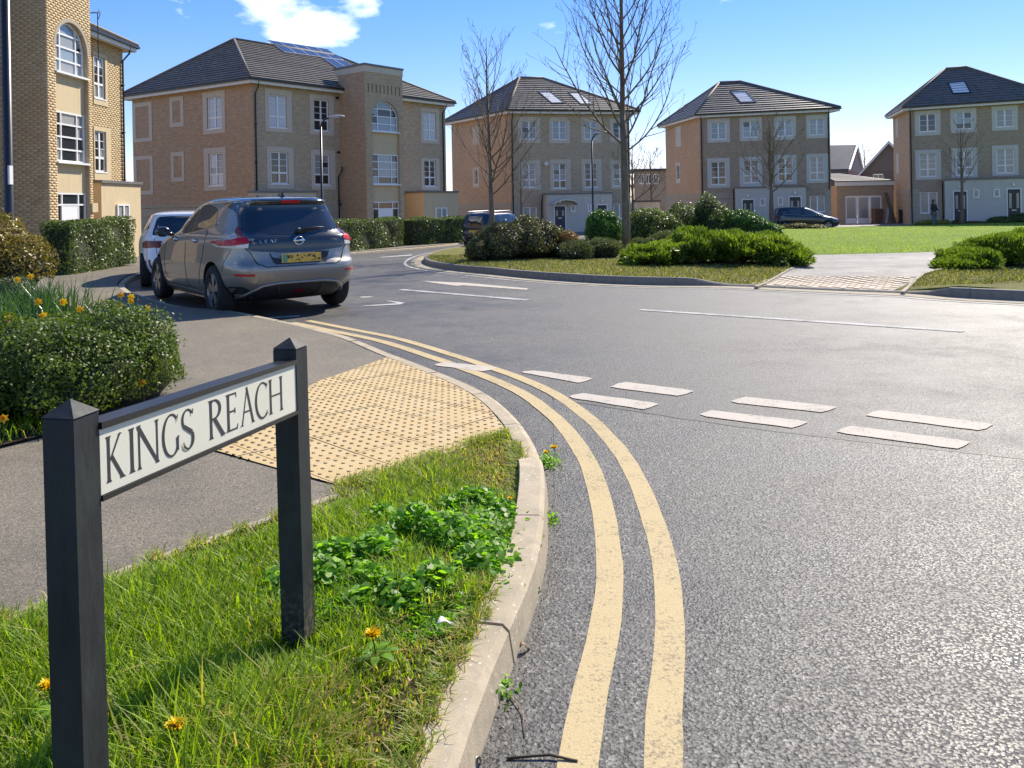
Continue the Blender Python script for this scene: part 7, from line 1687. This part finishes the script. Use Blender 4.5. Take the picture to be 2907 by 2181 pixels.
GLY = {
 'K': (.62, VST(.10, 0, 1, W_)+[ST((.15, .46), (.52, .985), w_*.8, w_), ST((.20, .56), (.60, .02), W_*.95, W_), SERIF(.53, .97, .09, -.0+.03), [Vector((.50, 0)), Vector((.74, 0)), Vector((.62, .06)), Vector((.52, .06))]]),
 'I': (.20, VST(.10, 0, 1, W_)),
 'N': (.80, VST(.10, 0, 1, w_, .045)+VST(.68, 0, 1, w_, .045)+[ST((.07, .985), (.685, .01), W_, W_*.8)]),
 'G': (.80, ARC(.44, .5, .38, .495, 48, 322, W_, w_*.8)+[[Vector((.66, .40)), Vector((.72, .44)), Vector((.80, .44)), Vector((.80, .44-.03)), Vector((.77, .38)), Vector((.77, .08)), Vector((.68, .10)), Vector((.68, .38))], ST((.69, .78), (.735, .955), .02, .05)]),
 'S': (.50, ARC(.25, .745, .165, .235, 30, 270-30, w_*1.05, w_*.8)+[ST((.125, .60), (.385, .40), .085, W_)]+ARC(.25, .255, .175, .235, 38, -148, W_*.75, w_*.8)+[ST((.40, .84), (.41, .97), .03, .045), ST((.098, .14), (.082, .23), .05, .015)]),
 'R': (.64, VST(.10, 0, 1, W_)+ARC(.22, .745, .26, .235, 90, -90, W_*.95, w_*.8)+[ST((.12, .98), (.24, .98), w_*.75), ST((.14, .51), (.24, .51), w_*.75), ST((.24, .51), (.60, .01), W_*.9, W_), [Vector((.52, 0)), Vector((.72, 0)), Vector((.64, .05)), Vector((.54, .06))]]),
 'E': (.52, VST(.10, 0, 1, W_)+[ST((.12, .975), (.44, .975), w_*.8), ST((.12, .52), (.38, .52), w_*.8), ST((.12, .025), (.48, .025), w_*.8), ST((.43, 1.0), (.455, .86), .05, .02), ST((.385, .45), (.385, .59), .045), ST((.465, 0), (.50, .15), .05, .02)]),
 'A': (.74, [ST((.36, 1.0), (.09, .01), w_*.7, w_), ST((.34, 1.03), (.64, .01), W_*.85, W_), ST((.19, .36), (.52, .36), w_*.75), SERIF(.08, 0, .09, .045), SERIF(.65, 0, .10, .045)]),
 'C': (.72, ARC(.44, .5, .38, .495, 50, 308, W_, w_*.8)+[ST((.675, .80), (.715, .955), .02, .05), ST((.68, .19), (.73, .06), .03, .03)]),
 'H': (.80, VST(.10, 0, 1, W_)+VST(.68, 0, 1, W_)+[ST((.12, .51), (.66, .51), w_*.8)]),
}
ua, ub = plate_z(322, 1362, 0)[0], plate_z(812, 1200-30, 0)[0]
# letter height from the plate height; spacing as measured on the plate
starts = {}
meas = (('K', 318), ('I', 382), ('N', 405), ('G', 476), ('S', 531), ('R', 606), ('E', 655), ('A', 694), ('C', 737), ('H', 775))
lh = (ZTOP-ZBOT)*.70
ends = (374, 400, 468, 523, 565, 654, 688, 736, 772, 815)
for (ch, x0), x1 in zip(meas, ends):
    a = plate_z(x0, 1400-(x0-318)*.42, 0)[0]; b = plate_z(x1, 1400-(x1-318)*.42, 0)[0]; adv, polys = GLY[ch]; xs = [p.x for P in polys for p in P]; lo, hi = min(xs), max(xs); bm = bmesh.new()
    for k, P in enumerate(polys):
        vs_ = []
        for p_ in P:
            u = a+(p_.x-lo)/(hi-lo)*(b-a); zc = zb(u)+(zt(u)-zb(u))*.145+p_.y*(zt(u)-zb(u))*.71; vs_.append(bm.verts.new(SP(u, zc, .0346+.00004*k)))
        for tr in tessellate_polygon([[Vector((p_.x, p_.y, 0)) for p_ in P]]):
            try: bm.faces.new([vs_[i] for i in tr])
            except ValueError: pass
    link('letter', bm_me(bm, False, True), M['sign_ink'], pl)

# ---- lamp columns
M['lamp_col'] = plain('black lamp column', (.018, .018, .02), .35, .15); M['lamp_head'] = plain('grey lamp head', (.42, .42, .42), .4, .1); M['lamp_lens'] = plain('lamp lens', (.7, .7, .68), .2, .05)
def lamp(label, base, H, r0, r1, arm, armdir, sticker=False):
    t = thing('street_lamp', base, label, 'street lamp', 'street lamps'); x, y, z = base; a = Vector(armdir).normalized()
    MB().tube([(x, y, z-.2), (x, y, z+1.15), (x, y, z+1.2), (x, y, z+H)], [r0, r0, r1, r1*.85], 14).build('column', M['lamp_col'], t, True)
    top = Vector((x, y, z+H)); m = MB().tube([top-Vector((0, 0, .05)), top+Vector((0, 0, .12))+a*.05, top+Vector((0, 0, .26))+a*arm*.5, top+Vector((0, 0, .32))+a*arm], r1*.7, 10); m.build('arm', M['lamp_col'], t, True)
    c = top+Vector((0, 0, .34))+a*(arm+.28); s = Vector((-a.y, a.x, 0)); V = []; F = []; N = 12; prof = ((-.32, .03, .02), (-.26, .08, .05), (-.05, .13, .085), (.18, .12, .075), (.30, .06, .04), (.33, .01, .01))
    for (l, w, h) in prof:
        for k in range(N):
            an = 2*PI*k/N; V.append(tuple(c+a*l+s*w*math.cos(an)+Vector((0, 0, h*math.sin(an)*(1 if math.sin(an) > 0 else .45)+.04*l)))) 
    F = [(i*N+k, i*N+(k+1) % N, (i+1)*N+(k+1) % N, (i+1)*N+k) for i in range(len(prof)-1) for k in range(N)]
    h = link('lantern', me_from(V, F, True), M['lamp_head'], t); MB().box((c.x, c.y, c.z-.035), (.16, .16, .012)).build('lens', M['lamp_lens'], h)
    if sticker: MB().lathe([(r1*.99+.003, 2.2), (r1*.99+.003, 2.55)], (x, y, z), 14).build('number_strip', M['fascia'], t, True)
    return t
p = at(26, 600, 13.0); lamp('tall black lamp column at the left edge of the picture', (p.x, 13.0, G(0, 13)+.1), 8.0, .10, .072, .9, (1, .2, 0), False)
q_ = MB().box((p.x+.062, 12.95, 2.06), (.03, .09, .30))
q_.build('number_strip', M['fascia'], [o for o in COL.objects if o.name.startswith('street_lamp')][0])
p = at(914, 560, 31.5); lamp('black street lamp in front of the solar panel flats', (p.x, 31.5, G(0, 31.5)+.1), 4.85, .085, .05, .35, (1, -.1, 0), False)
p = at(1683, 560, 41); lamp('black street lamp before the house with two rooflights', (p.x, 41, G(0, 41)+.1), 5.0, .085, .05, .3, (1, -.1, 0))
p = at(2812, 560, 54.5); lamp('black street lamp before the house at the right edge', (p.x, 54.5, G(0, 54.5)+.1), 6.3, .085, .05, .25, (1, -.1, 0))

# ---- person by the slim tree
def skin_mesh(joints, edges, sub=2, root=0):
    me = bpy.data.meshes.new('p'); me.from_pydata([j[:3] for j in joints], edges, []); ob = bpy.data.objects.new('tmp', me); COL.objects.link(ob); md = ob.modifiers.new('s', 'SKIN')
    for i, j in enumerate(joints): sv = me.skin_vertices[0].data[i]; sv.radius = (j[3], j[4] if len(j) > 4 else j[3]); sv.use_root = (i == root)
    sd = ob.modifiers.new('d', 'SUBSURF'); sd.levels = sub; sd.render_levels = sub; dg = bpy.context.evaluated_depsgraph_get(); dg.update(); nm = bpy.data.meshes.new_from_object(ob.evaluated_get(dg)); bpy.data.objects.remove(ob); nm.polygons.foreach_set('use_smooth', [True]*len(nm.polygons)); return nm
M['skin'] = plain('skin', (.36, .22, .16), .6, .08); M['coat'] = plain('black coat cloth', (.022, .018, .022), .85, .2); M['trousers'] = plain('grey green trousers', (.10, .13, .12), .85, .15); M['hair'] = plain('dark hair', (.02, .014, .012), .6, .2)
pp0 = at(2652, 640, 48.2); bx_, by_, bz_ = pp0.x, 48.2, G(0, 48.2)+.1
per = local_thing('person', (bx_, by_, bz_), math.radians(35), 'person in a dark hooded coat and grey green trousers beside the yellow shrub', 'person')
J = [(0, 0, .92, .13, .11), (0, 0, 1.12, .125, .10), (0, .01, 1.34, .155, .105), (0, .0, 1.46, .06, .06), (0, -.02, 1.56, .085, .095), (0, -.03, 1.65, .08, .09),
     (.09, 0, .86, .09, .09), (.11, -.02, .48, .062, .065), (.11, .02, .08, .045, .05), (.12, -.10, .03, .04, .03), (-.09, 0, .86, .09, .09), (-.12, -.05, .48, .062, .065), (-.13, .0, .08, .045, .05), (-.14, -.12, .03, .04, .03),
     (.19, 0, 1.38, .055, .055), (.25, -.02, 1.12, .045, .045), (.20, -.18, .98, .035, .035), (.17, -.25, 1.0, .03, .022), (-.19, 0, 1.38, .055, .055), (-.26, .0, 1.12, .045, .045), (-.24, -.14, .92, .035, .035), (-.23, -.20, .87, .03, .022)]
link('body', skin_mesh(J, [(0, 1), (1, 2), (2, 3), (3, 4), (4, 5), (0, 6), (6, 7), (7, 8), (8, 9), (0, 10), (10, 11), (11, 12), (12, 13), (2, 14), (14, 15), (15, 16), (16, 17), (2, 18), (18, 19), (19, 20), (20, 21)]), M['skin'], per)
JC = [(0, 0, .80, .17, .15), (0, 0, .95, .165, .14), (0, .01, 1.15, .15, .125), (0, .01, 1.36, .175, .125), (0, .02, 1.47, .075, .075), (.20, 0, 1.39, .068, .068), (.262, -.02, 1.12, .057, .057), (.20, -.16, .985, .048, .048), (-.20, 0, 1.39, .068, .068), (-.27, 0, 1.12, .057, .057), (-.245, -.12, .93, .048, .048)]
link('coat', skin_mesh(JC, [(0, 1), (1, 2), (2, 3), (3, 4), (3, 5), (5, 6), (6, 7), (3, 8), (8, 9), (9, 10)]), M['coat'], per)
JT = [(0, 0, .90, .14, .12), (.095, 0, .84, .10, .10), (.112, -.02, .48, .075, .078), (.112, .02, .10, .062, .066), (-.095, 0, .84, .10, .10), (-.122, -.05, .48, .075, .078), (-.132, 0, .10, .062, .066)]
link('trousers', skin_mesh(JT, [(0, 1), (1, 2), (2, 3), (0, 4), (4, 5), (5, 6)]), M['trousers'], per)
link('hood', skin_mesh([(0, .03, 1.47, .10, .10), (0, .015, 1.58, .105, .115), (0, .0, 1.69, .085, .09)], [(0, 1), (1, 2)]), M['hair'], per)

# ---- bins and clutter by the garage
M['bin_brown'] = plain('brown bin plastic', (.13, .055, .03), .5, .12); M['bin_black'] = plain('black bin plastic', (.025, .025, .03), .45, .1); M['bin_grey'] = plain('pale grey panel', (.5, .49, .46), .6, .1); M['wood_old'] = plain('old timber', (.16, .12, .085), .85, .3, 12)
def wheelie(label, px, Y, h, w, mat):
    p = at(px, 620, Y); z = G(0, Y)+.1; t = thing('wheeled_bin', (p.x, Y, z), label, 'bin'); m = MB(); a, b = w/2*.85, w/2; m.hexa([(p.x-a, Y-a, z+.05), (p.x+a, Y-a, z+.05), (p.x+a, Y+a, z+.05), (p.x-a, Y+a, z+.05), (p.x-b, Y-b, z+h*.92), (p.x+b, Y-b, z+h*.92), (p.x+b, Y+b, z+h*.92), (p.x-b, Y+b, z+h*.92)]); m.build('bin_body', mat, t)
    m = MB(); m.hexa([(p.x-b*1.06, Y-b*1.08, z+h*.925), (p.x+b*1.06, Y-b*1.08, z+h*.925), (p.x+b*1.06, Y+b, z+h*.925), (p.x-b*1.06, Y+b, z+h*.925), (p.x-b*.95, Y-b*.95, z+h*.97), (p.x+b*.95, Y-b*.95, z+h*.97), (p.x+b*.95, Y+b*.9, z+h), (p.x-b*.95, Y+b*.9, z+h)]); m.build('lid', mat, t)
    for s in (-1, 1): MB().lathe([(0, -.02), (.1, -.02), (.1, .02), (0, .02)], (p.x+s*a, Y+a*.9, z+.1), 12, 'x').build('wheel', M['tyre'], t, True)
wheelie('brown wheeled bin beside the garage door', c5(466, 0)[0], 57.4, 1.08, .62, M['bin_brown']); wheelie('black wheeled bin against the right hand house', c5(668, 0)[0], 57.0, .98, .52, M['bin_black'])
def board(name, label, px, Y, h, w, tilt, mat, th=.05):
    p = at(px, 620, Y); z = G(0, Y)+.1; m = MB(); x = p.x; m.hexa([(x-w/2, Y, z), (x+w/2, Y, z), (x+w/2, Y+th, z), (x-w/2, Y+th, z), (x-w/2+tilt, Y+.25, z+h), (x+w/2+tilt, Y+.25, z+h), (x+w/2+tilt, Y+.25+th, z+h), (x-w/2+tilt, Y+.25+th, z+h)]); m.tube([(x-w/2, Y-.01, z+.05), (x-w/2+tilt*.95, Y+.23, z+h*.97)], .02, 5); tag(m.build(name, mat, None), label, 'board')
board('leaning_board', 'pale board leaning by the brown bin', c5(500, 0)[0], 57.6, .75, .25, .02, M['bin_grey']); board('leaning_board', 'pale slanted board leaning right of the shorter one', c5(530, 0)[0], 57.5, 1.15, .16, .35, M['bin_grey']); board('leaning_plank', 'dark plank propped against the garage corner', c5(600, 0)[0], 57.6, 2.2, .28, -.5, M['wood_old']); board('leaning_board', 'narrow white board against the black bin', c5(643, 0)[0], 57.2, .8, .12, .0, M['bin_grey'])
# ---- litter on verge and gutter
M['dead_leaf'] = plain('dry leaf', (.30, .20, .11), .8, .3, 30); M['pale_leaf'] = plain('bleached leaf', (.55, .52, .44), .8, .15, 30)
def fallen(px, py, s, rot, mat, label, z=.1):
    p = gp(px, py, z); n = 7; V = []; F = []
    for i in range(n):
        t = i/(n-1); w = s*.32*math.sin(PI*(t*.9+.05)); c = Vector((math.cos(rot), math.sin(rot), 0)); e = Vector((-c.y, c.x, 0)); q = p+c*(t-.5)*s+Vector((0, 0, .012+.012*math.sin(t*5))); V += [tuple(q+e*w+Vector((0, 0, .008))), tuple(q), tuple(q-e*w+Vector((0, 0, .006)))]
    for i in range(n-1):
        for j in (0, 1): F.append((i*3+j, i*3+j+1, i*3+j+4, i*3+j+3))
    tag(link('fallen_leaf', me_from(V, F, True), mat), label, 'leaf')
fallen(1265, 1782, .055, .5, M['pale_leaf'], 'bleached curled leaf lying on the verge near the kerb', .15); fallen(1168, 1952, .03, 1.2, M['dead_leaf'], 'pinkish dry leaf in the straw grass by the kerb', .15); fallen(1490, 1850, .035, .3, M['dead_leaf'], 'crumpled brown leaf in the gutter', .0); fallen(1357, 2172, .03, .9, M['pale_leaf'], 'pale scrap at the foot of the kerb at the bottom edge', .0)
for i, (a, b, lab) in enumerate((((1440, 2160), (1640, 2168), 'thin dark twig lying across the gutter at the bottom edge'), ((1440, 1972), (1490, 2100), 'thin dry stem in the gutter'))):
    p, q = gp(*a), gp(*b); m = p.lerp(q, .5)+Vector((.02, .01, .012)); tag(MB().tube([p+Vector((0, 0, .006)), m, q+Vector((0, 0, .006))], .0035 if i == 0 else .0016, 5).build('fallen_twig', M['stem'] if i == 0 else M['dead_leaf'], None, True), lab, 'twig')
for o in list(bpy.data.objects):
    if '_local' in o.keys(): del o['_local']
